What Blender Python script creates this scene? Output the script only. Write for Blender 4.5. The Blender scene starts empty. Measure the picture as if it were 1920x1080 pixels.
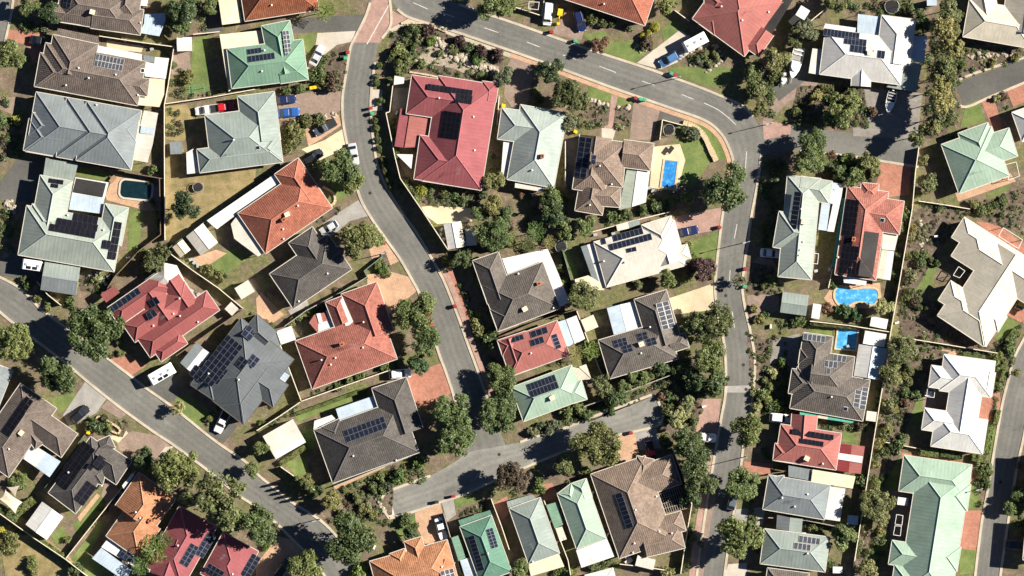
import bpy, bmesh, math, random
from mathutils import Vector, Matrix
random.seed(7)
R = math.radians
scene = bpy.context.scene
COL = scene.collection

# ------------------------------------------------------------------ camera, sky, sun, exposure
S = 0.11                                    # metres for one photo pixel on the ground
CAM_H = 1400.0
cam_d = bpy.data.cameras.new("survey_camera")
cam_d.sensor_width = 36.0
cam_d.lens = 36.0 * CAM_H / (1920 * S)
cam_d.clip_start = 50.0
cam_d.clip_end = 9000.0
cam = bpy.data.objects.new("survey_camera", cam_d)
cam.location = (0, 0, CAM_H)
COL.objects.link(cam)
scene.camera = cam

SUN_EL, SUN_AZ = R(33), math.atan2(0.97, 0.235)      # azimuth from +Y towards +X
world = bpy.data.worlds.new("World"); scene.world = world
world.use_nodes = True
wn = world.node_tree.nodes; wl = world.node_tree.links
sky = wn.new('ShaderNodeTexSky'); sky.sky_type = 'NISHITA'; sky.sun_disc = False
sky.air_density = 0.38; sky.dust_density = 0.05; sky.ozone_density = 2.5; sky.altitude = 300
sky.sun_elevation = SUN_EL; sky.sun_rotation = SUN_AZ
bg = wn['Background']; bg.inputs['Strength'].default_value = 0.05
wl.new(sky.outputs[0], bg.inputs['Color'])
sun_d = bpy.data.lights.new("sun", 'SUN'); sun_d.energy = 5.0; sun_d.angle = R(0.5); sun_d.color = (1.0, 0.93, 0.81)
sun = bpy.data.objects.new("sun", sun_d); COL.objects.link(sun)
to_sun = Vector((math.sin(SUN_AZ) * math.cos(SUN_EL), math.cos(SUN_AZ) * math.cos(SUN_EL), math.sin(SUN_EL)))
sun.rotation_euler = (-to_sun).to_track_quat('-Z', 'Y').to_euler()
sun.location = to_sun * 300
vs = scene.view_settings
vs.view_transform = 'Standard'; vs.look = 'None'; vs.gamma = 1.0; vs.exposure = 1.22
vs.use_curve_mapping = False

# ------------------------------------------------------------------ coordinates
# the survey plan is read in sheets of 480 x 270 photo pixels, four plan units to the pixel
def FX(px, py): return Vector(((px - 960) * S, (540 - py) * S))
def T(t, x, y): return FX(t[0] + x / t[2], t[1] + y / t[2]) if len(t) > 2 else FX(t[0] * 480 + x / 4.0, t[1] * 270 + y / 4.0)
def QS(t): return S / t[2] if len(t) > 2 else S / 4.0

# ------------------------------------------------------------------ mesh helpers
class MB:
    def __init__(s): s.v = []; s.f = []; s.uv = []; s.m = []
    def face(s, pts, uv=None, m=0):
        b = len(s.v); s.v += [tuple(p) for p in pts]; s.f.append(tuple(range(b, b + len(pts))))
        s.uv.append(uv if uv else [(p[0], p[1]) for p in pts]); s.m.append(m)
    def box(s, a, b, m=0):
        x0, y0, z0 = a; x1, y1, z1 = b
        P = [(x0,y0,z0),(x1,y0,z0),(x1,y1,z0),(x0,y1,z0),(x0,y0,z1),(x1,y0,z1),(x1,y1,z1),(x0,y1,z1)]
        for q in ((3,2,1,0),(4,5,6,7),(0,1,5,4),(1,2,6,5),(2,3,7,6),(3,0,4,7)):
            s.face([P[i] for i in q], None, m)
    def prism(s, pts, z0, z1, m=0, uvdir=None, slope=None):
        a = sum(pts[i-1][0]*pts[i][1]-pts[i][0]*pts[i-1][1] for i in range(len(pts)))
        if a < 0: pts = pts[::-1]
        n = len(pts)
        dz = slope if slope else (lambda p: 0.0)
        top = [(p[0], p[1], z1 + dz(p)) for p in pts]; bot = [(p[0], p[1], z0 + dz(p)) for p in pts]
        uv = None
        if uvdir: uv = [(p[0]*uvdir[0]+p[1]*uvdir[1], -p[0]*uvdir[1]+p[1]*uvdir[0]) for p in pts]
        s.face(top, uv, m); s.face(bot[::-1], None, m)
        for i in range(n):
            j = (i + 1) % n
            s.face([bot[i], bot[j], top[j], top[i]], None, m)
    def tube(s, pts, rad, seg=6, m=0):
        rings = []
        for i, p in enumerate(pts):
            p = Vector(p); d = (Vector(pts[min(i+1, len(pts)-1)]) - Vector(pts[max(i-1, 0)])).normalized()
            a = d.orthogonal().normalized(); b = d.cross(a)
            r = rad[i] if isinstance(rad, (list, tuple)) else rad
            rings.append([p + (a * math.cos(2*math.pi*k/seg) + b * math.sin(2*math.pi*k/seg)) * r for k in range(seg)])
        for i in range(len(rings) - 1):
            for k in range(seg):
                l = (k + 1) % seg
                s.face([rings[i][k], rings[i][l], rings[i+1][l], rings[i+1][k]], None, m)
        s.face(rings[0][::-1], None, m); s.face(rings[-1], None, m)
    def bar(s, a, b, w, h, m=0):
        a = Vector(a); b = Vector(b); d = (b - a).normalized()
        n = Vector((-d.y, d.x, 0)); n = n.normalized() * w / 2 if n.length > 1e-6 else Vector((w/2, 0, 0))
        u = Vector((0, 0, h))
        P = [a-n, b-n, b+n, a+n, a-n+u, b-n+u, b+n+u, a+n+u]
        for q in ((3,2,1,0),(4,5,6,7),(0,1,5,4),(1,2,6,5),(2,3,7,6),(3,0,4,7)):
            s.face([P[i] for i in q], None, m)
    def mesh(s, name, mats, smooth=False):
        me = bpy.data.meshes.new(name)
        me.from_pydata([tuple(v) for v in s.v], [], s.f)
        for mm in (mats if isinstance(mats, (list, tuple)) else [mats]): me.materials.append(mm)
        uvl = me.uv_layers.new(name="UVMap")
        flat = []
        for u in s.uv:
            for c in u: flat += [c[0], c[1]]
        uvl.data.foreach_set('uv', flat)
        me.polygons.foreach_set('material_index', s.m)
        if smooth: me.polygons.foreach_set('use_smooth', [True] * len(s.f))
        me.update(); return me

def link(name, me, parent=None, loc=None, rz=None):
    o = bpy.data.objects.new(name, me); COL.objects.link(o)
    if parent: o.parent = parent
    if loc is not None: o.location = loc
    if rz is not None: o.rotation_euler = (0, 0, rz)
    return o
def tag(o, label=None, cat=None, group=None, kind=None):
    if label: o['label'] = label
    if cat: o['category'] = cat
    if group: o['group'] = group
    if kind: o['kind'] = kind
    return o
def empty(name, loc=(0, 0, 0), rz=0):
    o = bpy.data.objects.new(name, None); COL.objects.link(o); o.location = loc; o.rotation_euler = (0, 0, rz)
    o.empty_display_size = 0.3; return o
def copy_tree(src, parent=None):
    c = src.copy(); COL.objects.link(c); c.parent = parent
    for ch in src.children: copy_tree(ch, c)
    return c
def recolour(o, m, slot=0):
    o.material_slots[slot].link = 'OBJECT'; o.material_slots[slot].material = m

# ------------------------------------------------------------------ materials
def nodes(name):
    m = bpy.data.materials.new(name); m.use_nodes = True
    return m, m.node_tree.nodes, m.node_tree.links, m.node_tree.nodes['Principled BSDF']
def mixrgb(N, L, fac, a, b, mode='MIX'):
    n = N.new('ShaderNodeMix'); n.data_type = 'RGBA'; n.blend_type = mode
    for sock, v in ((n.inputs[0], fac), (n.inputs[6], a), (n.inputs[7], b)):
        if hasattr(v, 'is_output'): L.new(v, sock)
        elif isinstance(v, (int, float)): sock.default_value = v
        else: sock.default_value = (*v, 1)
    return n.outputs[2]
def noise(N, L, vec, scale, detail=3, rough=0.6):
    n = N.new('ShaderNodeTexNoise'); n.inputs['Scale'].default_value = scale
    n.inputs['Detail'].default_value = detail; n.inputs['Roughness'].default_value = rough
    if vec: L.new(vec, n.inputs['Vector'])
    return n.outputs[0]
def ramp(N, L, fac, stops):
    r = N.new('ShaderNodeValToRGB'); L.new(fac, r.inputs[0])
    e = r.color_ramp.elements
    while len(e) < len(stops): e.new(0.5)
    for i, (p, c) in enumerate(stops):
        e[i].position = p; e[i].color = (*c, 1) if not isinstance(c, (int, float)) else (c, c, c, 1)
    return r.outputs[0]
def math_n(N, L, op, a, b=None):
    n = N.new('ShaderNodeMath'); n.operation = op
    for i, v in enumerate((a, b)):
        if v is None: continue
        if hasattr(v, 'is_output'): L.new(v, n.inputs[i])
        else: n.inputs[i].default_value = v
    return n.outputs[0]
def bump(N, L, B, h, strength, dist):
    b = N.new('ShaderNodeBump'); b.inputs['Strength'].default_value = strength; b.inputs['Distance'].default_value = dist
    L.new(h, b.inputs['Height']); L.new(b.outputs[0], B.inputs['Normal'])
def worldpos(N): return N.new('ShaderNodeNewGeometry').outputs['Position']

def mat_flat(name, c, rough=0.6, metal=0.0, var=0.12, scale=2.0):
    m, N, L, B = nodes(name)
    n = noise(N, L, worldpos(N), scale, 4)
    f = ramp(N, L, n, [(0.3, 1 - var), (0.7, 1 + var)])
    L.new(mixrgb(N, L, 1.0, c, f, 'MULTIPLY'), B.inputs['Base Color'])
    B.inputs['Roughness'].default_value = rough; B.inputs['Metallic'].default_value = metal; B.inputs['Specular IOR Level'].default_value = 0.2
    return m
def mat_tile(name, c, var=0.22):
    # interlocking roof tiles: rolls run down the slope (u), courses step along v; weathering and lichen
    m, N, L, B = nodes(name)
    uv = N.new('ShaderNodeUVMap'); sep = N.new('ShaderNodeSeparateXYZ'); L.new(uv.outputs[0], sep.inputs[0])
    u = math_n(N, L, 'MULTIPLY', sep.outputs[0], 2*math.pi/0.42)
    v = math_n(N, L, 'FRACT', math_n(N, L, 'MULTIPLY', sep.outputs[1], 1/0.42))
    roll = math_n(N, L, 'SINE', u)
    h = math_n(N, L, 'ADD', math_n(N, L, 'MULTIPLY', roll, 0.5), math_n(N, L, 'MULTIPLY', v, 0.7))
    pos = worldpos(N)
    big = ramp(N, L, noise(N, L, pos, 0.35, 4), [(0.3, 1 - var), (0.7, 1 + var)])
    sp = ramp(N, L, noise(N, L, pos, 6.0, 3, 0.7), [(0.3, 0.72), (0.7, 1.28)])
    cell = N.new('ShaderNodeTexWhiteNoise')
    fl = N.new('ShaderNodeVectorMath'); fl.operation = 'FLOOR'
    sc = N.new('ShaderNodeVectorMath'); sc.operation = 'SCALE'; sc.inputs['Scale'].default_value = 1/0.42
    L.new(uv.outputs[0], sc.inputs[0]); L.new(sc.outputs[0], fl.inputs[0]); L.new(fl.outputs[0], cell.inputs['Vector'])
    tl = ramp(N, L, cell.outputs[0], [(0.0, 0.84), (1.0, 1.16)])
    col = mixrgb(N, L, 1.0, mixrgb(N, L, 1.0, mixrgb(N, L, 1.0, c, big, 'MULTIPLY'), sp, 'MULTIPLY'), tl, 'MULTIPLY')
    lich = ramp(N, L, noise(N, L, pos, 1.3, 5, 0.7), [(0.60, 0.0), (0.78, 0.35)])
    col = mixrgb(N, L, lich, col, tuple(min(1, x * 0.5 + 0.10) for x in c))
    L.new(col, B.inputs['Base Color']); B.inputs['Roughness'].default_value = 0.85; B.inputs['Specular IOR Level'].default_value = 0.15
    bump(N, L, B, h, 0.55, 0.05)
    return m
def mat_metal(name, c, var=0.15, rough=0.5, period=0.76):
    m, N, L, B = nodes(name)
    uv = N.new('ShaderNodeUVMap'); sep = N.new('ShaderNodeSeparateXYZ'); L.new(uv.outputs[0], sep.inputs[0])
    fr = math_n(N, L, 'FRACT', math_n(N, L, 'MULTIPLY', sep.outputs[0], 1/period))
    d = math_n(N, L, 'ABSOLUTE', math_n(N, L, 'SUBTRACT', fr, 0.5))
    rib = ramp(N, L, d, [(0.0, 1.0), (0.10, 1.0), (0.22, 0.0), (1.0, 0.0)])
    fine = math_n(N, L, 'SINE', math_n(N, L, 'MULTIPLY', sep.outputs[0], 2*math.pi/0.19))
    h = math_n(N, L, 'ADD', rib, math_n(N, L, 'MULTIPLY', fine, 0.15))
    pos = worldpos(N)
    big = ramp(N, L, noise(N, L, pos, 0.3, 5, 0.65), [(0.3, 1 - var), (0.7, 1 + var)])
    # streaks of dirt down the slope
    mp = N.new('ShaderNodeMapping'); mp.inputs['Scale'].default_value = (3.0, 0.25, 1); L.new(uv.outputs[0], mp.inputs[0])
    st = ramp(N, L, noise(N, L, mp.outputs[0], 1.6, 4, 0.7), [(0.35, 0.86), (0.65, 1.07)])
    col = mixrgb(N, L, 1.0, mixrgb(N, L, 1.0, c, big, 'MULTIPLY'), st, 'MULTIPLY')
    col = mixrgb(N, L, ramp(N, L, noise(N, L, pos, 0.9, 5, 0.75), [(0.56, 0.0), (0.75, 0.30)]), col, tuple(x * 0.62 + 0.02 for x in c))
    col = mixrgb(N, L, math_n(N, L, 'MULTIPLY', rib, 0.13 if sum(c) < 1.2 else 0.07), col, tuple(x * 0.55 for x in c))
    L.new(col, B.inputs['Base Color']); B.inputs['Roughness'].default_value = 0.7; B.inputs['Specular IOR Level'].default_value = 0.12
    bump(N, L, B, h, 0.20 if sum(c) < 1.2 else 0.10, 0.04)
    return m
def mat_ground(name, stops, scale=0.35, fine=5.0, famt=0.35, bumpd=0.05, rough=0.95):
    m, N, L, B = nodes(name)
    pos = worldpos(N)
    col = ramp(N, L, noise(N, L, pos, scale, 6, 0.65), stops)
    f = ramp(N, L, noise(N, L, pos, fine, 4, 0.75), [(0.3, 1 - famt), (0.7, 1 + famt)])
    f2 = ramp(N, L, noise(N, L, pos, 0.06, 2), [(0.3, 0.86), (0.7, 1.12)])
    col = mixrgb(N, L, 1.0, mixrgb(N, L, 1.0, col, f, 'MULTIPLY'), f2, 'MULTIPLY')
    L.new(col, B.inputs['Base Color']); B.inputs['Roughness'].default_value = rough
    bump(N, L, B, noise(N, L, pos, fine, 4, 0.75), 0.8, bumpd)
    return m
def mat_paving(name, c, c2, sx=0.55, sy=0.28, mortar=(0.2, 0.17, 0.14)):
    m, N, L, B = nodes(name)
    pos = worldpos(N)
    b = N.new('ShaderNodeTexBrick'); b.inputs['Scale'].default_value = 1.0
    b.inputs['Brick Width'].default_value = sx; b.inputs['Row Height'].default_value = sy; b.inputs['Mortar Size'].default_value = 0.02
    b.inputs['Color1'].default_value = (*c, 1); b.inputs['Color2'].default_value = (*c2, 1); b.inputs['Mortar'].default_value = (*mortar, 1)
    mp = N.new('ShaderNodeMapping'); mp.inputs['Rotation'].default_value = (0, 0, 0.5); L.new(pos, mp.inputs[0]); L.new(mp.outputs[0], b.inputs['Vector'])
    f = ramp(N, L, noise(N, L, pos, 0.5, 6, 0.7), [(0.3, 0.78), (0.7, 1.15)])
    f3 = ramp(N, L, noise(N, L, pos, 7.0, 3, 0.7), [(0.3, 0.8), (0.7, 1.2)])
    col = mixrgb(N, L, 1.0, mixrgb(N, L, 1.0, b.outputs[0], f, 'MULTIPLY'), f3, 'MULTIPLY')
    L.new(col, B.inputs['Base Color']); B.inputs['Roughness'].default_value = 0.85
    bump(N, L, B, b.outputs[1], 0.3, -0.02)
    return m
def mat_leaf(name, c, dark=0.66, light=1.38):
    m, N, L, B = nodes(name)
    at = N.new('ShaderNodeAttribute'); at.attribute_name = 'leaf'; at.attribute_type = 'GEOMETRY'
    oi = N.new('ShaderNodeObjectInfo')
    f = ramp(N, L, at.outputs['Fac'], [(0.0, dark), (1.0, light)])
    f2 = ramp(N, L, oi.outputs['Random'], [(0.0, (0.66, 0.74, 0.62)), (0.35, (0.9, 1.0, 0.85)), (0.7, (1.2, 1.15, 0.95)), (1.0, (1.55, 1.38, 1.1))])
    col = mixrgb(N, L, 1.0, mixrgb(N, L, 1.0, c, f, 'MULTIPLY'), f2, 'MULTIPLY')
    L.new(col, B.inputs['Base Color']); B.inputs['Roughness'].default_value = 0.55
    tr = N.new('ShaderNodeBsdfTranslucent'); L.new(mixrgb(N, L, 1.0, col, (1.1, 1.25, 0.6), 'MULTIPLY'), tr.inputs['Color'])
    mx = N.new('ShaderNodeMixShader'); mx.inputs[0].default_value = 0.25
    L.new(B.outputs[0], mx.inputs[1]); L.new(tr.outputs[0], mx.inputs[2])
    L.new(mx.outputs[0], N['Material Output'].inputs['Surface'])
    return m
def mat_gloss(name, c, rough=0.25, coat=0.5, metal=0.0):
    m, N, L, B = nodes(name)
    B.inputs['Base Color'].default_value = (*c, 1); B.inputs['Roughness'].default_value = rough
    B.inputs['Coat Weight'].default_value = coat; B.inputs['Metallic'].default_value = metal
    return m
def mat_solar(name, c, line, nx=4, ny=6):
    m, N, L, B = nodes(name)
    uv = N.new('ShaderNodeUVMap'); sep = N.new('ShaderNodeSeparateXYZ'); L.new(uv.outputs[0], sep.inputs[0])
    def lines(s, n):
        fr = math_n(N, L, 'FRACT', math_n(N, L, 'MULTIPLY', s, n))
        d = math_n(N, L, 'ABSOLUTE', math_n(N, L, 'SUBTRACT', fr, 0.5))
        return math_n(N, L, 'GREATER_THAN', d, 0.465)
    g = math_n(N, L, 'MAXIMUM', lines(sep.outputs[0], nx), lines(sep.outputs[1], ny))
    vr = ramp(N, L, noise(N, L, worldpos(N), 0.8, 2), [(0.3, 0.7), (0.7, 1.3)])
    col = mixrgb(N, L, g, mixrgb(N, L, 1.0, c, vr, 'MULTIPLY'), line)
    L.new(col, B.inputs['Base Color']); B.inputs['Roughness'].default_value = 0.035; B.inputs['Specular IOR Level'].default_value = 0.15
    return m

M = {}
def tile(n, c): M[n] = mat_tile(n, c); M[n + '_cap'] = mat_flat(n + '_cap', tuple(min(1, x*1.25+0.015) for x in c), 0.8, 0, 0.2)
def metal(n, c, **k): M[n] = mat_metal(n, c, **k); M[n + '_cap'] = mat_flat(n + '_cap', tuple(min(0.9, x*1.12+0.01) for x in c), 0.5, 0, 0.08)
tile('tile_brown', (0.136, 0.110, 0.095)); tile('tile_dark', (0.084, 0.077, 0.072)); tile('tile_greybrown', (0.116, 0.102, 0.091))
tile('tile_rust', (0.215, 0.078, 0.042)); tile('tile_orangered', (0.295, 0.108, 0.072)); tile('tile_orange', (0.355, 0.168, 0.092))
tile('tile_red', (0.268, 0.102, 0.080)); tile('tile_coral', (0.315, 0.128, 0.102)); tile('tile_tan', (0.188, 0.142, 0.114))
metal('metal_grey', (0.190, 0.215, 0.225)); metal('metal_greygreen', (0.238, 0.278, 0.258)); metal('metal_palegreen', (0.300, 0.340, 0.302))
metal('metal_green', (0.160, 0.270, 0.195)); metal('metal_mint', (0.285, 0.385, 0.305)); metal('metal_emerald', (0.108, 0.215, 0.160))
metal('metal_slate', (0.110, 0.122, 0.130)); metal('metal_crimson', (0.255, 0.080, 0.078)); metal('metal_pink', (0.270, 0.084, 0.092))
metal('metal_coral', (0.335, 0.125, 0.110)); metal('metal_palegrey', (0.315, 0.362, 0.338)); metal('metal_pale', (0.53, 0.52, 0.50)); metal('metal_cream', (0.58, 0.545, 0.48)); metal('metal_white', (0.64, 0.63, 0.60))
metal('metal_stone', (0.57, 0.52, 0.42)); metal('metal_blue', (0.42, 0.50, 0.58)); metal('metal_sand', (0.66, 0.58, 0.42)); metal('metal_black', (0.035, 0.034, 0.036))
metal('metal_sage', (0.275, 0.305, 0.255)); metal('metal_darkred', (0.20, 0.035, 0.04)); metal('metal_teal', (0.09, 0.36, 0.27))
M['gutter'] = mat_flat('gutter', (0.55, 0.52, 0.46), 0.5); M['gutter_dark'] = mat_flat('gutter_dark', (0.12, 0.11, 0.10), 0.5)
M['wall_brick'] = mat_paving('wall_brick', (0.36, 0.22, 0.15), (0.42, 0.27, 0.19)); M['wall_cream'] = mat_flat('wall_cream', (0.55, 0.48, 0.38), 0.8)
M['glass'] = mat_gloss('glass', (0.015, 0.02, 0.03), 0.08); M['frame_white'] = mat_flat('frame_white', (0.7, 0.69, 0.66), 0.5)
M['frame_alu'] = mat_flat('frame_alu', (0.45, 0.46, 0.47), 0.4, 0.3); M['frame_panel'] = mat_flat('frame_panel', (0.17, 0.18, 0.20), 0.5)
M['solar_blue'] = mat_solar('solar_blue', (0.011, 0.015, 0.030), (0.035, 0.042, 0.060)); M['solar_black'] = mat_solar('solar_black', (0.010, 0.010, 0.016), (0.016, 0.016, 0.022))
M['solar_grey'] = mat_solar('solar_grey', (0.05, 0.055, 0.07), (0.12, 0.125, 0.14))
M['mat_rubber'] = mat_metal('heating_mat', (0.035, 0.033, 0.033), 0.3, 0.7, 0.35)
# ground covers
def mat_yard(name):
    m, N, L, B = nodes(name); pos = worldpos(N)
    soil = ramp(N, L, noise(N, L, pos, 0.5, 6, 0.7), [(0.28, (0.085, 0.064, 0.046)), (0.5, (0.155, 0.116, 0.080)), (0.72, (0.27, 0.205, 0.140))])
    grass = ramp(N, L, noise(N, L, pos, 1.2, 5, 0.7), [(0.28, (0.060, 0.076, 0.026)), (0.5, (0.125, 0.125, 0.050)), (0.75, (0.25, 0.205, 0.095))])
    k = ramp(N, L, noise(N, L, pos, 0.16, 5, 0.65), [(0.45, 0.0), (0.56, 1.0)])
    col = mixrgb(N, L, k, soil, grass)
    f = ramp(N, L, noise(N, L, pos, 4.5, 4, 0.8), [(0.25, 0.5), (0.75, 1.5)])
    col = mixrgb(N, L, 1.0, col, f, 'MULTIPLY')
    v = N.new('ShaderNodeTexVoronoi'); v.inputs['Scale'].default_value = 1.1; L.new(pos, v.inputs['Vector'])
    litter = ramp(N, L, v.outputs['Distance'], [(0.06, 1.0), (0.16, 0.0)])
    col = mixrgb(N, L, math_n(N, L, 'MULTIPLY', litter, 0.55), col, (0.36, 0.30, 0.22))
    L.new(col, B.inputs['Base Color']); B.inputs['Roughness'].default_value = 0.95
    bump(N, L, B, noise(N, L, pos, 4.0, 4, 0.8), 1.0, 0.12)
    return m
M['earth'] = mat_yard('earth')
M['mulch'] = mat_ground('mulch', [(0.3, (0.060, 0.043, 0.032)), (0.52, (0.115, 0.084, 0.062)), (0.72, (0.22, 0.170, 0.125))], 0.8, 6.0, 0.5, 0.1)
M['lawn'] = mat_ground('lawn', [(0.25, (0.072, 0.112, 0.028)), (0.5, (0.118, 0.160, 0.044)), (0.75, (0.200, 0.215, 0.072))], 0.45, 7.0, 0.45, 0.08)
M['dry_grass'] = mat_ground('dry_grass', [(0.28, (0.125, 0.120, 0.042)), (0.5, (0.24, 0.185, 0.085)), (0.75, (0.34, 0.255, 0.130))], 0.5, 7.0, 0.4, 0.08)
def mat_asphalt(name, k=1.0, lanes=False):
    m, N, L, B = nodes(name); pos = worldpos(N)
    c = ramp(N, L, noise(N, L, pos, 0.10, 4, 0.6), [(0.28, (0.104*k, 0.101*k, 0.092*k)), (0.55, (0.138*k, 0.134*k, 0.122*k)), (0.78, (0.188*k, 0.182*k, 0.166*k))])
    f = ramp(N, L, noise(N, L, pos, 5.0, 4, 0.8), [(0.25, 0.66), (0.75, 1.34)])
    f2 = ramp(N, L, noise(N, L, pos, 1.1, 5, 0.7), [(0.3, 0.86), (0.7, 1.12)])
    v = N.new('ShaderNodeTexVoronoi'); v.feature = 'DISTANCE_TO_EDGE'; v.inputs['Scale'].default_value = 0.09
    wv = N.new('ShaderNodeTexNoise'); wv.inputs['Scale'].default_value = 0.35; wv.inputs['Detail'].default_value = 5; L.new(pos, wv.inputs['Vector'])
    ad = N.new('ShaderNodeVectorMath'); ad.operation = 'MULTIPLY_ADD'; ad.inputs[1].default_value = (7, 7, 0); L.new(wv.outputs['Color'], ad.inputs[0]); L.new(pos, ad.inputs[2]); L.new(ad.outputs[0], v.inputs['Vector'])
    cr = ramp(N, L, v.outputs['Distance'], [(0.0, 0.84), (0.010, 0.97), (0.025, 1.0)])
    st = ramp(N, L, noise(N, L, pos, 0.7, 2), [(0.70, 1.0), (0.80, 0.74)])
    col = mixrgb(N, L, 1.0, c, f, 'MULTIPLY')
    for q in (f2, cr, st): col = mixrgb(N, L, 1.0, col, q, 'MULTIPLY')
    if lanes:       # wheel tracks polished darker, gutters and crown dusted paler; u runs across the carriageway
        uv = N.new('ShaderNodeUVMap'); sp = N.new('ShaderNodeSeparateXYZ'); L.new(uv.outputs[0], sp.inputs[0])
        wob = math_n(N, L, 'ADD', sp.outputs[0], math_n(N, L, 'MULTIPLY', math_n(N, L, 'SUBTRACT', noise(N, L, pos, 0.12, 2), 0.5), 0.12))
        tr = ramp(N, L, wob, [(0.0, 1.16), (0.08, 1.05), (0.20, 0.90), (0.30, 1.02), (0.40, 0.90), (0.50, 1.10), (0.60, 0.90), (0.70, 1.02), (0.80, 0.90), (0.92, 1.05), (1.0, 1.16)])
        col = mixrgb(N, L, 1.0, col, tr, 'MULTIPLY')
    L.new(col, B.inputs['Base Color']); B.inputs['Roughness'].default_value = 0.9
    bump(N, L, B, noise(N, L, pos, 9.0, 3, 0.8), 0.5, 0.02)
    return m
M['asphalt'] = mat_asphalt('asphalt', 1.10); M['road_lanes'] = mat_asphalt('road_lanes', 1.10, True); M['road_pale'] = mat_asphalt('road_pale', 1.42, True)
M['asphalt_dark'] = mat_asphalt('asphalt_dark', 0.72)
M['concrete'] = mat_ground('concrete', [(0.3, (0.40, 0.36, 0.30)), (0.7, (0.52, 0.47, 0.40))], 0.4, 5.0, 0.10, 0.005)
M['concrete_grey'] = mat_ground('concrete_grey', [(0.25, (0.22, 0.21, 0.195)), (0.5, (0.30, 0.285, 0.265)), (0.75, (0.37, 0.35, 0.325))], 0.6, 5.0, 0.12, 0.005)
M['gravel'] = mat_ground('gravel', [(0.3, (0.20, 0.165, 0.125)), (0.55, (0.31, 0.26, 0.20)), (0.75, (0.42, 0.36, 0.285))], 0.9, 3.0, 0.45, 0.12)
M['kerb'] = mat_ground('kerb', [(0.3, (0.36, 0.31, 0.24)), (0.7, (0.50, 0.44, 0.35))], 0.5, 6.0, 0.15, 0.005)
M['sand'] = mat_ground('sand', [(0.3, (0.46, 0.385, 0.255)), (0.7, (0.60, 0.51, 0.355))], 0.5, 4.0, 0.08, 0.01)
M['pink_paving'] = mat_paving('pink_paving', (0.34, 0.20, 0.165), (0.40, 0.25, 0.205))
M['red_paving'] = mat_paving('red_paving', (0.34, 0.130, 0.085), (0.42, 0.175, 0.115))
M['brown_paving'] = mat_paving('brown_paving', (0.235, 0.165, 0.130), (0.285, 0.205, 0.165))
M['orange_paving'] = mat_paving('orange_paving', (0.46, 0.27, 0.165), (0.52, 0.33, 0.21))
M['grey_paving'] = mat_paving('grey_paving', (0.20, 0.185, 0.17), (0.25, 0.23, 0.21))
M['line_paint'] = mat_flat('line_paint', (0.60, 0.585, 0.55), 0.7, 0, 0.3, 3.0)
M['iron'] = mat_flat('iron', (0.05, 0.046, 0.042), 0.6, 0.3)
M['fence_cream'] = mat_flat('fence_cream', (0.66, 0.59, 0.47), 0.6); M['fence_green'] = mat_flat('fence_green', (0.13, 0.19, 0.14), 0.6)
M['fence_brown'] = mat_flat('fence_brown', (0.17, 0.12, 0.085), 0.8); M['fence_grey'] = mat_flat('fence_grey', (0.32, 0.30, 0.27), 0.7)
M['stone_wall'] = mat_ground('stone_wall', [(0.3, (0.42, 0.32, 0.19)), (0.7, (0.58, 0.46, 0.30))], 1.5, 4.0, 0.2, 0.05)
M['rock'] = mat_ground('rock', [(0.3, (0.26, 0.22, 0.17)), (0.7, (0.46, 0.40, 0.32))], 1.5, 4.0, 0.3, 0.08)
# foliage
for n, c in {'dark': (0.074, 0.102, 0.042), 'mid': (0.118, 0.148, 0.056), 'olive': (0.138, 0.142, 0.056), 'grey': (0.125, 0.135, 0.088),
             'yellow': (0.30, 0.28, 0.045), 'purple': (0.075, 0.040, 0.044), 'bright': (0.098, 0.148, 0.040), 'pale': (0.30, 0.29, 0.155),
             'brown': (0.125, 0.080, 0.060), 'deep': (0.050, 0.092, 0.040), 'gum': (0.168, 0.166, 0.074)}.items():
    M['leaf_' + n] = mat_leaf('leaf_' + n, c)
M['bark'] = mat_flat('bark', (0.13, 0.10, 0.075), 0.9, 0, 0.3, 5.0)
M['rubber'] = mat_flat('rubber', (0.02, 0.02, 0.02), 0.8); M['trim_black'] = mat_flat('trim_black', (0.03, 0.03, 0.032), 0.6)
M['lamp_white'] = mat_gloss('lamp_white', (0.7, 0.7, 0.68), 0.2); M['lamp_red'] = mat_gloss('lamp_red', (0.4, 0.02, 0.02), 0.25)
M['steel'] = mat_flat('steel', (0.38, 0.39, 0.40), 0.45, 0.4); M['timber'] = mat_flat('timber', (0.27, 0.18, 0.11), 0.8, 0, 0.25, 4)
M['canvas'] = mat_flat('canvas', (0.66, 0.58, 0.44), 0.9); M['terracotta'] = mat_flat('terracotta', (0.45, 0.16, 0.08), 0.8)
M['plastic_white'] = mat_gloss('plastic_white', (0.78, 0.78, 0.77), 0.35, 0.2); M['plastic_green'] = mat_gloss('plastic_green', (0.06, 0.34, 0.19), 0.4, 0.1)
M['plastic_red'] = mat_gloss('plastic_red', (0.30, 0.035, 0.035), 0.4, 0.1); M['plastic_yellow'] = mat_gloss('plastic_yellow', (0.75, 0.50, 0.02), 0.4, 0.1)
M['plastic_dark'] = mat_gloss('plastic_dark', (0.025, 0.035, 0.03), 0.5, 0.0); M['plastic_blue'] = mat_gloss('plastic_blue', (0.03, 0.12, 0.5), 0.4, 0.1)
M['net_black'] = mat_flat('net_black', (0.022, 0.022, 0.024), 0.9)
def mat_water(name, c, c2, cells=1.6):
    m, N, L, B = nodes(name)
    pos = worldpos(N)
    w = ramp(N, L, noise(N, L, pos, cells * 0.55, 5, 0.75), [(0.32, tuple(x * 0.8 for x in c)), (0.5, c), (0.66, c2)])
    L.new(w, B.inputs['Base Color']); B.inputs['Roughness'].default_value = 0.12
    bump(N, L, B, noise(N, L, pos, 1.5, 3), 0.25, 0.1)
    return m
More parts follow.
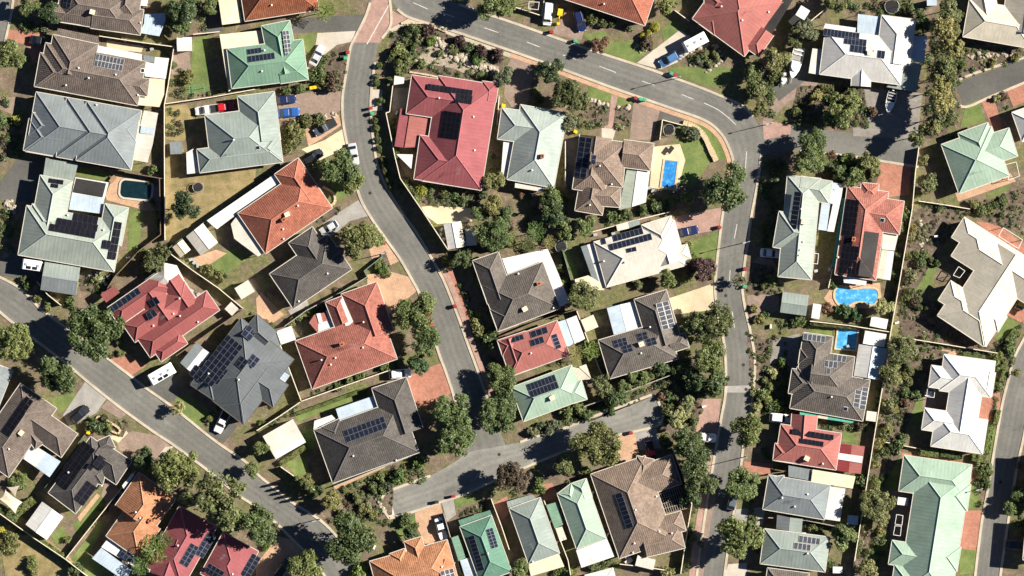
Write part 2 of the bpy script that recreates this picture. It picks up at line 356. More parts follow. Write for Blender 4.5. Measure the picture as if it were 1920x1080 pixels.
M['water_blue'] = mat_water('pool_water_blue', (0.03, 0.20, 0.52), (0.09, 0.36, 0.68)); M['water_deep'] = mat_water('pool_water_deep', (0.006, 0.020, 0.028), (0.010, 0.030, 0.036))
M['water_aqua'] = mat_water('pool_water_aqua', (0.06, 0.30, 0.60), (0.20, 0.52, 0.78))
CARCOL = {'white': (0.80, 0.80, 0.79), 'silver': (0.48, 0.50, 0.52), 'blue': (0.02, 0.09, 0.32), 'darkblue': (0.012, 0.02, 0.08), 'red': (0.50, 0.015, 0.02),
          'black': (0.016, 0.017, 0.02), 'grey': (0.10, 0.115, 0.13), 'yellow': (0.75, 0.50, 0.02), 'steelblue': (0.08, 0.17, 0.34)}
for k, c in CARCOL.items(): M['paint_' + k] = mat_gloss('paint_' + k, c, 0.3, 0.8, 0.0)
# ------------------------------------------------------------------ ground, roads, kerbs
def sheet(name, pts, z, m, kind='structure'):
    b = MB(); P = [(p[0], p[1], z) for p in pts]
    a = sum(P[i-1][0]*P[i][1]-P[i][0]*P[i-1][1] for i in range(len(P)))
    if a < 0: P = P[::-1]
    b.face(P)
    o = link(name, b.mesh(name, m)); o['kind'] = kind
    return o
g = sheet('ground', [(-3000, -3000), (3000, -3000), (3000, 3000), (-3000, 3000)], 0.0, M['earth'])
def smooth_line(pts, n=6):
    out = []
    for i in range(len(pts) - 1):
        p0, p1, p2, p3 = pts[max(i-1, 0)], pts[i], pts[i+1], pts[min(i+2, len(pts)-1)]
        for k in range(n):
            t = k / n
            out.append(tuple(0.5*((2*p1[d]) + (-p0[d]+p2[d])*t + (2*p0[d]-5*p1[d]+4*p2[d]-p3[d])*t*t + (-p0[d]+3*p1[d]-3*p2[d]+p3[d])*t**3) for d in (0, 1)))
    out.append(pts[-1]); return out
def ribbon(name, line, w, z0, z1, m):
    b = MB(); L = [Vector((p[0], p[1])) for p in line]; l, r = [], []
    for i, p in enumerate(L):
        d = (L[min(i+1, len(L)-1)] - L[max(i-1, 0)]).normalized(); n = Vector((-d.y, d.x)) * w / 2
        l.append(p + n); r.append(p - n)
    for i in range(len(L) - 1):
        A, B_, C, D = r[i], r[i+1], l[i+1], l[i]
        b.face([(*A, z1), (*B_, z1), (*C, z1), (*D, z1)])
        b.face([(*A, z0), (*B_, z0), (*B_, z1), (*A, z1)]); b.face([(*C, z0), (*D, z0), (*D, z1), (*C, z1)])
    b.face([(*l[0], z0), (*r[0], z0), (*r[0], z1), (*l[0], z1)]); b.face([(*r[-1], z0), (*l[-1], z0), (*l[-1], z1), (*r[-1], z1)])
    o = link(name, b.mesh(name, m)); o['kind'] = 'structure'; return o
def kerb(pts): ribbon('kerb', [FX(*p) for p in smooth_line(pts)], 0.52, -0.05, 0.11, M['kerb'])
def road(left, right, z=0.008, m='road_lanes'):
    l = smooth_line(left); r = smooth_line(right)
    def resample(P, n):
        P = [Vector(p) for p in P]; D = [0.0]
        for a, b in zip(P, P[1:]): D.append(D[-1] + (b - a).length)
        out = []; j = 0
        for k in range(n + 1):
            d = D[-1] * k / n
            while j < len(P) - 2 and D[j+1] < d: j += 1
            out.append(FX(*P[j].lerp(P[j+1], (d - D[j]) / max(1e-6, D[j+1] - D[j]))))
        return out
    A, B_ = resample(l, 120), resample(r, 120); b = MB(); s = 0.0
    for i in range(120):
        s2 = s + (A[i+1] - A[i]).length
        q = [(*A[i], z), (*B_[i], z), (*B_[i+1], z), (*A[i+1], z)]; u = [(0, s), (1, s), (1, s2), (0, s2)]
        if (q[1][0]-q[0][0])*(q[2][1]-q[0][1])-(q[1][1]-q[0][1])*(q[2][0]-q[0][0]) < 0: q, u = q[::-1], u[::-1]
        b.face(q, u); s = s2
    o = link('road', b.mesh('road', M[m])); o['kind'] = 'structure'
    return l, r

R1L = [(729, -14), (745, 17), (768, 33), (840, 55), (960, 96), (1055, 130), (1150, 165), (1250, 200), (1320, 225), (1350, 248), (1366, 275), (1375, 307), (1368, 345), (1357, 390), (1349, 450), (1344, 495), (1341, 545), (1346, 590), (1357, 640), (1361, 690), (1360, 740), (1352, 785), (1342, 842), (1326, 940), (1312, 1035), (1305, 1092)]
R1R = [(810, -14), (860, 8), (900, 22), (960, 42), (1060, 77), (1130, 101), (1195, 122), (1250, 141), (1310, 163), (1352, 180), (1390, 197), (1412, 218), (1425, 245), (1427, 290), (1421, 340), (1409, 405), (1402, 455), (1396, 495), (1392, 540), (1397, 577), (1407, 622), (1415, 670), (1414, 720), (1408, 770), (1396, 822), (1388, 885), (1376, 960), (1362, 1050), (1357, 1092)]
R2L = [(694, -14), (694, 5), (685, 32), (668, 66), (657, 90), (650, 132), (643, 175), (642, 207), (645, 240), (652, 275), (660, 307), (666, 337), (677, 375), (697, 410), (725, 450), (750, 485), (773, 525), (786, 550), (805, 602), (822, 660), (835, 695), (850, 740), (862, 790), (872, 850)]
R2R = [(731, -14), (733, 5), (733, 45), (716, 72), (708, 90), (703, 117), (697, 162), (695, 200), (697, 237), (701, 270), (708, 310), (722, 345), (733, 365), (755, 400), (777, 430), (803, 473), (826, 514), (838, 540), (862, 602), (877, 645), (892, 685), (906, 725), (924, 775), (950, 840)]
road(R2L, R2R, 0.008); road(R1L, R1R, 0.016)
R3U = [(713, 948), (722, 925), (755, 911), (807, 892), (850, 868), (880, 848), (930, 838), (975, 829), (1000, 820), (1047, 807), (1110, 782), (1177, 757), (1222, 740)]
R3D = [(730, 972), (780, 958), (830, 940), (870, 927), (930, 900), (1000, 870), (1060, 846), (1140, 820), (1195, 808), (1238, 795), (1241, 772), (1234, 752), (1222, 740)]
road(R3U, R3D, 0.012, 'road_pale')
R4U = [(-16, 512), (37, 540), (75, 578), (125, 615), (195, 667), (245, 705), (277, 730), (325, 764), (382, 810), (415, 835), (462, 867), (487, 893), (517, 917), (545, 940), (600, 975), (635, 1010), (665, 1050), (685, 1092)]
R4D = [(-16, 570), (0, 585), (30, 610), (80, 648), (125, 682), (160, 712), (207, 750), (240, 775), (290, 811), (325, 834), (395, 886), (445, 927), (475, 947), (520, 983), (542, 1005), (575, 1038), (600, 1068), (618, 1092)]
road(R4U, R4D)
R5L = [(1940, 598), (1920, 635), (1902, 670), (1890, 715), (1880, 755), (1870, 810), (1860, 870), (1850, 930), (1840, 985), (1827, 1092)]
R5R = [(1990, 600), (1965, 650), (1945, 700), (1930, 760), (1919, 822), (1907, 875), (1898, 930), (1890, 980), (1882, 1035), (1874, 1092)]
road(R5L, R5R)
sheet('road', [FX(*p) for p in [(1790, 157), (1930, 107), (1930, 148), (1860, 177), (1806, 197)]], 0.008, M['asphalt_dark'])
sheet('road', [FX(*p) for p in [(1424, 230), (1480, 236), (1540, 243), (1700, 262), (1724, 268), (1722, 311), (1640, 298), (1580, 289), (1490, 282), (1426, 292)]], 0.008, M['asphalt'])
sheet('road', [FX(*p) for p in [(-12, -12), (26, -12), (22, 20), (16, 50), (9, 80), (-12, 84)]], 0.008, M['asphalt'])
for L_ in (R1L[1:], R1R[1:12], R1R[13:], [(731, 0), (733, 45), (716, 72)], R2L[1:], R2R[5:-1], R3U[0:4] , R3U[7:], R3D[:-1], R4U, R4D, R5L, R5R): kerb(L_)
kerb([(1722, 313), (1640, 300), (1580, 291), (1500, 284)]); kerb([(1930, 105), (1788, 155), (1804, 200), (1860, 180), (1930, 151)])
kerb([(26, -12), (22, 20), (16, 50), (9, 80)]); kerb([(713, 948), (730, 972)])

# ------------------------------------------------------------------ ground covers (each one a sheet, stepped over those it overlaps)
LAY = []
def patch(name, m, pts, t=None):
    P = [T(t, *p) if t else FX(*p) for p in pts]
    x0, x1 = min(p[0] for p in P), max(p[0] for p in P); y0, y1 = min(p[1] for p in P), max(p[1] for p in P)
    k = 0
    for (a, b, c, d, j) in LAY:
        if a < x1 and b > x0 and c < y1 and d > y0: k = max(k, j + 1)
    LAY.append((x0, x1, y0, y1, k))
    return sheet(name, P, 0.024 + 0.005 * k, M[m])
# junction paving, footpaths
patch('junction_paving', 'pink_paving', [(697, 0), (731, 0), (735, 20), (764, 34), (733, 52), (712, 80), (660, 80), (668, 68), (686, 34)])
patch('junction_paving', 'pink_paving', [(1430, 226), (1484, 234), (1482, 252), (1432, 262)])
patch('verge', 'kerb', [(765, 35), (850, 62), (960, 101), (1050, 134), (1050, 141), (955, 108), (845, 68), (785, 44), (752, 50), (735, 62), (730, 55)])
patch('footpath', 'brown_paving', [(1343, 925), (1332, 985), (1318, 1085), (1298, 1085), (1305, 1040), (1320, 945), (1325, 925)])
patch('footpath', 'pink_paving', [(1318, 748), (1352, 748), (1342, 830), (1300, 826)])
patch('footpath', 'red_paving', [(848, 505), (866, 545), (885, 610), (872, 612), (855, 565), (828, 512)])
patch('footpath', 'concrete', [(697, 168), (717, 168), (717, 207), (696, 208)])
patch('speed_hump', 'concrete_grey', [(1363, 724), (1414, 722), (1412, 736), (1362, 736)])
def offset_line(pts, d):
    L = [Vector(p) for p in smooth_line(pts)]; out = []
    for i, p in enumerate(L): v = (L[min(i+1, len(L)-1)] - L[max(i-1, 0)]).normalized(); out.append(p + Vector((-v.y, v.x)) * d)
    return out
ribbon('footpath', [FX(*p) for p in offset_line(R1L[4:13], 7.5)], 0.85, 0.0, 0.045, M['orange_paving'])
ribbon('footpath', [FX(*p) for p in offset_line(R1L[22:], 9)], 1.3, 0.0, 0.045, M['pink_paving'])
ribbon('footpath', [FX(*p) for p in offset_line(R2R[16:23], -9)], 1.1, 0.0, 0.045, M['pink_paving'])
# lawns
for pts in ([(558, 66), (594, 62), (588, 90), (575, 102), (562, 102)], [(362, 72), (392, 66), (390, 110), (392, 172), (345, 178), (352, 150), (358, 110)],
            [(1092, 65), (1135, 58), (1150, 80), (1190, 75), (1212, 98), (1190, 118), (1125, 95)], [(1240, 55), (1262, 38), (1288, 52), (1272, 72), (1245, 80)],
            [(1105, 155), (1150, 165), (1147, 192), (1100, 185)], [(1158, 170), (1190, 180), (1188, 192), (1156, 200)],
            [(1252, 128), (1330, 122), (1395, 130), (1340, 165), (1310, 158)], [(1284, 212), (1330, 230), (1360, 262), (1366, 298), (1345, 300), (1320, 262), (1290, 232)],
            [(1812, 195), (1835, 188), (1848, 228), (1800, 240)], [(1240, 275), (1310, 250), (1335, 300), (1300, 350), (1262, 345)],
            [(620, 345), (662, 330), (668, 355), (645, 372), (620, 380)], [(360, 490), (440, 465), (475, 480), (425, 512), (375, 500)],
            [(243, 395), (268, 395), (262, 460), (240, 470)], [(1290, 455), (1350, 432), (1343, 495), (1300, 495)],
            [(100, 745), (150, 735), (135, 752), (115, 775), (98, 762)], [(325, 745), (355, 740), (400, 775), (375, 800), (340, 782)],
            [(548, 775), (690, 720), (675, 748), (560, 790)], [(535, 868), (572, 853), (580, 885), (556, 895)], [(135, 1045), (190, 975), (190, 1000), (165, 1040), (225, 1090), (160, 1090)],
            [(95, 1005), (118, 985), (125, 1010), (108, 1025)], [(137, 985), (215, 890), (240, 905), (150, 1010)],
            [(775, 965), (785, 960), (785, 985), (765, 1000)], [(848, 938), (885, 925), (900, 935), (855, 955)], [(740, 985), (765, 970), (765, 1005), (745, 1010)],
            [(1760, 420), (1782, 395), (1805, 410), (1770, 445), (1730, 475)], [(1850, 365), (1892, 345), (1892, 355), (1850, 375)],
            [(1886, 595), (1910, 605), (1885, 642), (1866, 635)], [(1720, 575), (1770, 545), (1760, 590), (1725, 600)], [(1718, 675), (1735, 675), (1732, 695), (1715, 693)],
            [(1817, 905), (1838, 910), (1832, 955), (1815, 955)], [(1800, 1030), (1832, 1030), (1826, 1075), (1800, 1078)], [(1650, 860), (1690, 855), (1680, 920), (1648, 918)],
            [(1640, 1000), (1668, 990), (1660, 1050), (1635, 1050)], [(1700, 745), (1740, 735), (1730, 790), (1690, 790)], [(1580, 805), (1600, 815), (1605, 830), (1580, 828)],
            [(1725, 465), (1760, 490), (1745, 540), (1705, 545)], [(1860, 800), (1868, 805), (1858, 850), (1850, 850)], [(1045, 465), (1062, 480), (1072, 520), (1085, 520), (1065, 460)],
            [(625, 550), (660, 530), (665, 545), (640, 560)], [(560, 810), (600, 800), (590, 840), (570, 850)], [(600, 330), (640, 310), (650, 335), (615, 345)], [(1520, 614), (1560, 620), (1560, 632), (1518, 626)],
            [(147, 312), (205, 322), (203, 340), (148, 330)]):
    patch('lawn', 'lawn', pts)
for pts in ([(312, 272), (345, 280), (350, 330), (375, 330), (480, 312), (478, 345), (330, 455), (310, 450)], [(310, 200), (350, 195), (365, 225), (345, 265), (312, 262)],
            [(450, 10), (470, 20), (440, 60)], [(30, 960), (130, 1045), (165, 1085), (10, 1085), (0, 1010)], [(500, 545), (520, 560), (540, 590), (510, 605)]):
    patch('dry_lawn', 'dry_grass', pts)
# driveways and paved yards
D = [('driveway', 'asphalt_dark', [(545, 38), (610, 30), (688, 27), (668, 58), (595, 60), (548, 62)]), ('driveway', 'concrete', [(595, 62), (667, 58), (660, 78), (632, 84), (605, 105), (590, 125), (575, 130), (590, 95)]),
     ('driveway', 'brown_paving', [(520, 178), (600, 172), (644, 160), (642, 205), (618, 220), (560, 228), (525, 225)]), ('driveway', 'sand', [(565, 280), (610, 262), (645, 240), (655, 275), (600, 300)]),
     ('garden_bed', 'orange_paving', [(570, 235), (635, 215), (640, 235), (600, 262), (578, 275)]),
     ('driveway', 'concrete_grey', [(605, 420), (640, 395), (672, 375), (690, 405), (655, 415), (620, 445)]), ('driveway', 'orange_paving', [(688, 515), (735, 510), (770, 520), (782, 545), (715, 600), (690, 560)]),
     ('driveway', 'orange_paving', [(690, 460), (722, 452), (748, 490), (725, 500), (700, 495)]), ('driveway', 'red_paving', [(753, 710), (800, 690), (830, 680), (848, 735), (815, 760), (772, 765)]),
     ('driveway', 'red_paving', [(205, 672), (230, 657), (250, 670), (275, 685), (245, 705), (205, 675)]), ('driveway', 'concrete_grey', [(118, 778), (160, 715), (202, 745), (180, 775), (130, 800)]),
     ('driveway', 'brown_paving', [(180, 775), (203, 748), (240, 775), (225, 785), (190, 765)]), ('driveway', 'asphalt_dark', [(290, 715), (330, 690), (340, 740), (310, 760), (278, 730)]),
     ('driveway', 'asphalt_dark', [(385, 812), (400, 790), (430, 775), (445, 800), (420, 830)]), ('driveway', 'brown_paving', [(215, 820), (250, 808), (300, 818), (318, 835), (300, 860), (250, 850), (225, 845)]),
     ('driveway', 'sand', [(205, 820), (232, 800), (240, 812), (222, 830)]), ('driveway', 'concrete', [(310, 838), (328, 836), (310, 850), (300, 850)]),
     ('driveway', 'orange_paving', [(480, 1060), (520, 1005), (548, 1012), (570, 1040), (545, 1085), (480, 1085)]), ('driveway', 'orange_paving', [(778, 962), (825, 942), (842, 1005), (800, 1025), (780, 985)]),
     ('driveway', 'concrete_grey', [(828, 942), (850, 935), (855, 965), (838, 978)]), ('driveway', 'red_paving', [(925, 945), (950, 930), (960, 955), (935, 985)]),
     ('driveway', 'red_paving', [(1015, 910), (1035, 905), (1050, 935), (1020, 940)]), ('driveway', 'orange_paving', [(1150, 820), (1193, 812), (1198, 855), (1165, 870)]), ('driveway', 'concrete_grey', [(1190, 812), (1230, 803), (1240, 840), (1200, 845)]),
     ('driveway', 'sand', [(1253, 560), (1342, 530), (1343, 568), (1345, 580), (1262, 590)]), ('driveway', 'pink_paving', [(1255, 408), (1357, 388), (1350, 430), (1272, 445), (1262, 425)]),
     ('driveway', 'brown_paving', [(1188, 190), (1240, 200), (1222, 262), (1180, 262)]), ('driveway', 'asphalt_dark', [(1240, 200), (1282, 212), (1276, 232), (1235, 225)]), ('path', 'pink_paving', [(1148, 166), (1160, 170), (1148, 240), (1130, 245), (1142, 215)]),
     ('driveway', 'brown_paving', [(1035, 60), (1060, 20), (1080, 20), (1095, 60), (1090, 76), (1045, 66)]), ('driveway', 'concrete', [(1194, 118), (1275, 56), (1300, 72), (1325, 80), (1330, 92), (1238, 130)]),
     ('driveway', 'brown_paving', [(960, 105), (1000, 118), (998, 140), (990, 195), (962, 205), (945, 180), (948, 130)]), ('driveway', 'brown_paving', [(1430, 225), (1455, 185), (1475, 150), (1535, 155), (1520, 175), (1480, 190), (1455, 215), (1445, 232)]),
     ('driveway', 'asphalt_dark', [(1440, 150), (1475, 140), (1500, 100), (1520, 90), (1512, 150), (1460, 190)]),
     ('driveway', 'grey_paving', [(1590, 160), (1730, 175), (1720, 262), (1600, 255)]), ('driveway', 'red_paving', [(1648, 306), (1674, 306), (1708, 310), (1705, 365), (1660, 370), (1640, 350), (1648, 330)]),
     ('driveway', 'brown_paving', [(1395, 505), (1425, 480), (1450, 490), (1470, 520), (1455, 545), (1400, 545)]), ('driveway', 'brown_paving', [(1400, 555), (1460, 545), (1460, 580), (1412, 610), (1402, 580)]),
     ('driveway', 'grey_paving', [(1440, 640), (1500, 625), (1495, 690), (1440, 680)]), ('driveway', 'red_paving', [(1395, 865), (1450, 870), (1445, 890), (1392, 888)]), ('driveway', 'concrete_grey', [(1380, 955), (1435, 950), (1430, 985), (1375, 980)]),
     ('driveway', 'concrete', [(1365, 1058), (1400, 1055), (1400, 1085), (1358, 1085)]), ('driveway', 'brown_paving', [(0, 900), (10, 900), (10, 910)]),
     ('driveway', 'red_paving', [(18, 55), (80, 62), (100, 100), (62, 120), (50, 85), (12, 75)]), ('driveway', 'asphalt_dark', [(0, 340), (35, 297), (85, 300), (75, 330), (60, 380), (0, 375)]), ('driveway', 'brown_paving', [(0, 182), (28, 182), (25, 215), (0, 205)]),
     ('driveway', 'asphalt_dark', [(0, 490), (40, 465), (85, 500), (75, 535), (40, 525), (0, 515)]), ('driveway', 'red_paving', [(1838, 187), (1862, 178), (1880, 240), (1865, 250)]), ('driveway', 'red_paving', [(1888, 170), (1925, 155), (1925, 190), (1900, 200)]),
     ('terrace', 'orange_paving', [(1790, 360), (1895, 325), (1905, 340), (1797, 378)]), ('terrace', 'red_paving', [(1830, 415), (1870, 420), (1925, 460), (1925, 485), (1895, 475)]), ('driveway', 'red_paving', [(1886, 590), (1912, 565), (1925, 570), (1925, 610)]),
     ('terrace', 'orange_paving', [(1766, 655), (1870, 668), (1872, 690), (1845, 720), (1835, 780), (1760, 675)]), ('driveway', 'red_paving', [(1835, 743), (1878, 735), (1872, 790), (1830, 785)]), ('terrace', 'red_paving', [(1690, 848), (1825, 870), (1822, 905), (1690, 870)]),
     ('driveway', 'red_paving', [(1805, 957), (1843, 957), (1830, 1032), (1795, 1028)]), ('terrace', 'brown_paving', [(1672, 920), (1715, 925), (1702, 1018), (1668, 1015)]), ('terrace', 'brown_paving', [(1732, 728), (1778, 735), (1775, 770), (1730, 765)]),
     ('terrace', 'sand', [(1225, 275), (1275, 270), (1285, 300), (1270, 358), (1218, 352)]), ('terrace', 'orange_paving', [(198, 365), (215, 325), (250, 335), (290, 345), (275, 395), (200, 375)]), ('terrace', 'sand', [(790, 388), (835, 382), (890, 392), (885, 415), (820, 420), (800, 405)]),
     ('terrace', 'brown_paving', [(270, 360), (300, 345), (303, 395), (268, 395)]), ('terrace', 'orange_paving', [(360, 485), (405, 468), (425, 475), (395, 495), (370, 500)]), ('yard', 'brown_paving', [(318, 98), (355, 95), (358, 130), (322, 140)]),
     ('yard', 'sand', [(200, 76), (270, 86), (265, 98), (200, 92)]), ('yard', 'orange_paving', [(480, 560), (490, 548), (532, 590), (510, 608), (482, 590)]), ('yard', 'concrete_grey', [(540, 582), (575, 560), (580, 575), (545, 590)]),
     ('terrace', 'red_paving', [(1598, 612), (1612, 614), (1612, 660), (1650, 660), (1648, 672), (1596, 662)]), ('terrace', 'orange_paving', [(1545, 560), (1560, 535), (1650, 530), (1655, 580), (1580, 575), (1560, 575)]),
     ('path', 'orange_paving', [(145, 970), (182, 925), (188, 930), (150, 978)]), ('path', 'orange_paving', [(625, 910), (720, 868), (722, 876), (628, 918)]), ('verge', 'concrete', [(720, 920), (728, 918), (740, 965), (730, 972)]),
     ('yard', 'brown_paving', [(600, 600), (640, 590), (630, 620), (605, 625)]), ('terrace', 'brown_paving', [(200, 890), (235, 935), (215, 960), (190, 930)]), ('yard', 'brown_paving', [(385, 200), (470, 180), (475, 200), (395, 215)]), ('yard', 'asphalt_dark', [(390, 12), (415, 10), (418, 60), (385, 62)]),
     ('yard', 'grey_paving', [(735, 165), (770, 165), (765, 205), (735, 205)]), ('terrace', 'grey_paving', [(1060, 262), (1082, 262), (1078, 350), (1060, 350)]), ('path', 'concrete', [(1128, 240), (1155, 242), (1150, 260), (1128, 258)]),
     ('yard', 'concrete', [(420, 5), (450, 0), (455, 15)])]
for n, m, pts in D: patch(n, m, pts)
# planted beds
BEDS = []
for pts in ([(610, 105), (652, 82), (650, 135), (640, 165), (605, 130)], [(735, 62), (790, 45), (945, 105), (940, 160), (770, 140), (735, 120), (730, 90)], [(1100, 185), (1145, 195), (1140, 235), (1110, 240), (1095, 215)], [(1155, 200), (1186, 195), (1182, 240), (1150, 245)],
            [(1270, 115), (1310, 88), (1350, 90), (1358, 110), (1330, 132), (1300, 125)], [(1745, 60), (1920, 95), (1920, 110), (1785, 155), (1800, 200), (1770, 260), (1730, 260)], [(1700, 390), (1820, 395), (1760, 470), (1690, 590), (1690, 500)], [(1800, 392), (1925, 350), (1925, 440), (1860, 420)],
            [(1680, 540), (1760, 570), (1870, 660), (1690, 635)], [(1660, 640), (1780, 660), (1730, 720), (1690, 830), (1645, 820)], [(1640, 830), (1690, 850), (1640, 940), (1625, 1080), (1600, 1080), (1630, 900)], [(1875, 640), (1920, 600), (1890, 690), (1875, 750)],
            [(1860, 180), (1888, 170), (1900, 200), (1875, 210)], [(700, 490), (722, 470), (735, 505), (705, 512)], [(640, 930), (740, 880), (735, 965), (660, 985)], [(1240, 740), (1300, 730), (1320, 770), (1260, 830), (1240, 800)], [(1108, 790), (1215, 735), (1220, 745), (1110, 785)],
            [(1400, 620), (1450, 640), (1440, 700), (1480, 780), (1412, 770)], [(1400, 490), (1450, 500), (1470, 555), (1400, 550)], [(1540, 285), (1650, 305), (1640, 345), (1560, 350), (1530, 330)], [(742, 290), (760, 330), (830, 360), (920, 350), (890, 390), (800, 385), (760, 350)],
            [(858, 955), (912, 940), (915, 955), (862, 970)], [(1495, 160), (1620, 165), (1630, 240), (1480, 230)], [(150, 515), (215, 530), (205, 555), (150, 545)], [(180, 780), (245, 790), (230, 820), (180, 810)], [(585, 405), (640, 385), (635, 400), (600, 420)]):
    patch('garden_bed', 'mulch', pts); BEDS.append((pts, max(6, int(abs(sum(pts[i-1][0]*pts[i][1]-pts[i][0]*pts[i-1][1] for i in range(len(pts)))) / 2 / 75))))

patch('garden_bed', 'gravel', [(803, 68), (826, 70), (850, 92), (885, 103), (935, 125), (938, 146), (880, 142), (850, 128), (815, 122), (785, 128), (778, 112), (800, 95)])
# lane markings, covers
def mark(pts, w=0.11): ribbon('lane_marking', [FX(*p) for p in pts], w, 0.015, 0.023, M['line_paint'])
for a, b in (((775, 5), (802, 17)), ((830, 24), (852, 32)), ((908, 52), (934, 61)), ((988, 79), (1012, 88)), ((1055, 103), (1080, 111)), ((1124, 124), (1155, 136)), ((1204, 152), (1227, 160)), ((1278, 177), (1300, 186)),
             ((1400, 284), (1396, 337)), ((1382, 420), (1377, 447)), ((1369, 507), (1367, 537)), ((1373, 584), (1377, 614))): mark([a, b])
# repaired trenches in the carriageways
for pts in ([(655, 150), (672, 150), (670, 176), (653, 176)], [(757, 440), (770, 455), (762, 461), (749, 446)], [(1090, 100), (1130, 113), (1126, 122), (1087, 110)], [(1352, 470), (1372, 468), (1371, 482), (1351, 483)], [(240, 735), (262, 750), (256, 757), (234, 743)], [(830, 920), (880, 900), (884, 908), (834, 929)],
            [(1385, 600), (1398, 598), (1404, 640), (1391, 642)], [(430, 880), (455, 898), (449, 905), (424, 887)], [(1858, 880), (1870, 882), (1866, 905), (1854, 903)], [(800, 555), (812, 551), (822, 580), (810, 584)]):
    sheet('road_patch', [FX(*p) for p in pts], 0.0225, M['asphalt_dark'] if len(pts) % 2 else M['asphalt'])
mark(smooth_line([(1320, 193), (1345, 205), (1365, 220), (1380, 234)]))
ribbon('lane_marking', [FX(*p) for p in ((730, 8), (712, 40), (688, 83))], 0.16, 0.03, 0.042, M['line_paint'])
cov = MB(); n = 16
cov.prism([(0.33*math.cos(2*math.pi*k/n), 0.33*math.sin(2*math.pi*k/n)) for k in range(n)], 0.0, 0.03)
cov.prism([(0.26*math.cos(2*math.pi*k/n), 0.26*math.sin(2*math.pi*k/n)) for k in range(n)], 0.03, 0.036)
cov_me = cov.mesh('manhole_cover', M['iron'])
for (x, y), lab in (((694, 362), 'round iron manhole cover on the left street beside the orange-red house'), ((1361, 554), 'iron manhole cover where the cream driveway meets the right street'),
              ((1394, 684), 'iron manhole cover on the right street just above the pale crossing strip'), ((936, 852), 'iron manhole cover in the cul-de-sac mouth near the T junction'),
              ((1876, 904), 'iron manhole cover on the street at the far right'), ((1399, 730), 'small iron cover on the pale strip across the right street')):
    tag(link('manhole_cover', cov_me, None, (*FX(x, y), 0.012)), lab, 'manhole cover', 'manhole covers on the streets')
# ------------------------------------------------------------------ houses
EAVE = 2.9
ANCH = []                                    # (position, short phrase) for wording labels
class Wing:
    def __init__(s, t, wing, i, pitch, eave):
        x1, y1, x2, y2, w, ends = wing[:6]; eave += wing[6] if len(wing) > 6 else 0.0
        a = T(t, x1, y1); b = T(t, x2, y2); w = w * QS(t); d = b - a; Ln = d.length; u = d / Ln
        if ends == 'hh' and Ln < w:
            c = (a + b) / 2; u = Vector((-u.y, u.x)); a = c - u * w / 2; Ln, w = w, Ln
        s.a, s.u, s.L, s.w, s.ends = a, u, Ln, w, ends
        s.n = Vector((-u.y, u.x)); s.tan = math.tan(pitch); s.z = eave + 0.007 * i
    def P(s, l, t, z): p = s.a + s.u * l + s.n * t; return (p.x, p.y, z)
    def height(s, p):
        d = Vector(p) - s.a; l = d.dot(s.u); t = d.dot(s.n)
        if l < 0 or l > s.L or abs(t) > s.w / 2: return None
        h = s.w / 2 - abs(t)
        if s.ends[0] == 'h': h = min(h, l)
        if s.ends[1] == 'h': h = min(h, s.L - l)
        return s.z + h * s.tan
    def build(s, roof, cap, gut, wall, inset):
        hw = s.w / 2; r0 = min(hw, s.L * 0.96) if s.ends[0] == 'h' else 0.0
        r1 = s.L - (min(hw, s.L * 0.96) if s.ends[1] == 'h' else 0.0)
        if r1 < r0: r0 = r1 = (r0 + r1) / 2
        zr = s.z + hw * s.tan; z0 = s.z
        k = 1 / math.cos(math.atan(s.tan))
        A, B_, C, D_ = s.P(0, -hw, z0), s.P(s.L, -hw, z0), s.P(s.L, hw, z0), s.P(0, hw, z0)
        E, F = s.P(r0, 0, zr), s.P(r1, 0, zr)
        roof.face([A, B_, F, E], [(0, 0), (s.L, 0), (r1, hw*k), (r0, hw*k)])
        roof.face([C, D_, E, F], [(s.L, 0), (0, 0), (r0, hw*k), (r1, hw*k)])
        roof.face([D_, A, E], [(hw, 0), (-hw, 0), (0, r0*k)]); roof.face([B_, C, F], [(-hw, 0), (hw, 0), (0, (s.L-r1)*k)])
        zb = z0 - 0.16
        a, b, c, d = [(p[0], p[1], zb) for p in (A, B_, C, D_)]
        for q in ((a, b, B_, A), (b, c, C, B_), (c, d, D_, C), (d, a, A, D_)): roof.face(q)
        roof.face([d, c, b, a])
        def capline(p, q):
            p = Vector(p); q = Vector(q); dv = (q - p)
            if dv.length < 0.15: return
            n = Vector((-dv.y, dv.x, 0)).normalized() * 0.13; up = Vector((0, 0, 0.10)); dn = Vector((0, 0, -0.015))
            cap.face([p-n+dn, q-n+dn, q+up, p+up]); cap.face([p+up, q+up, q+n+dn, p+n+dn]); cap.face([p-n+dn, p+up, p+n+dn]); cap.face([q+n+dn, q+up, q-n+dn])
        capline(E, F)
        if s.ends[0] == 'h': capline(A, E); capline(D_, E)
        if s.ends[1] == 'h': capline(B_, F); capline(C, F)
        g = 0.07
        def gl(p, q): gut.bar((p[0], p[1], z0 - 0.12), (q[0], q[1], z0 - 0.12), 0.13, 0.15)
        P = s.P
        gl(P(-g, -hw - g, 0), P(s.L + g, -hw - g, 0)); gl(P(-g, hw + g, 0), P(s.L + g, hw + g, 0))
        if s.ends[0] == 'h': gl(P(-g, -hw, 0), P(-g, hw, 0))
        if s.ends[1] == 'h': gl(P(s.L + g, -hw, 0), P(s.L + g, hw, 0))
        i = inset; i0 = i if s.ends[0] == 'h' else 0.02; i1 = i if s.ends[1] == 'h' else 0.02
        if s.L > i0 + i1 + 0.3 and hw > i + 0.2:
            wall.prism([P(i0, -hw+i, 0)[:2], P(s.L-i1, -hw+i, 0)[:2], P(s.L-i1, hw-i, 0)[:2], P(i0, hw-i, 0)[:2]], 0.0, z0 - 0.155)
        return (E, F)

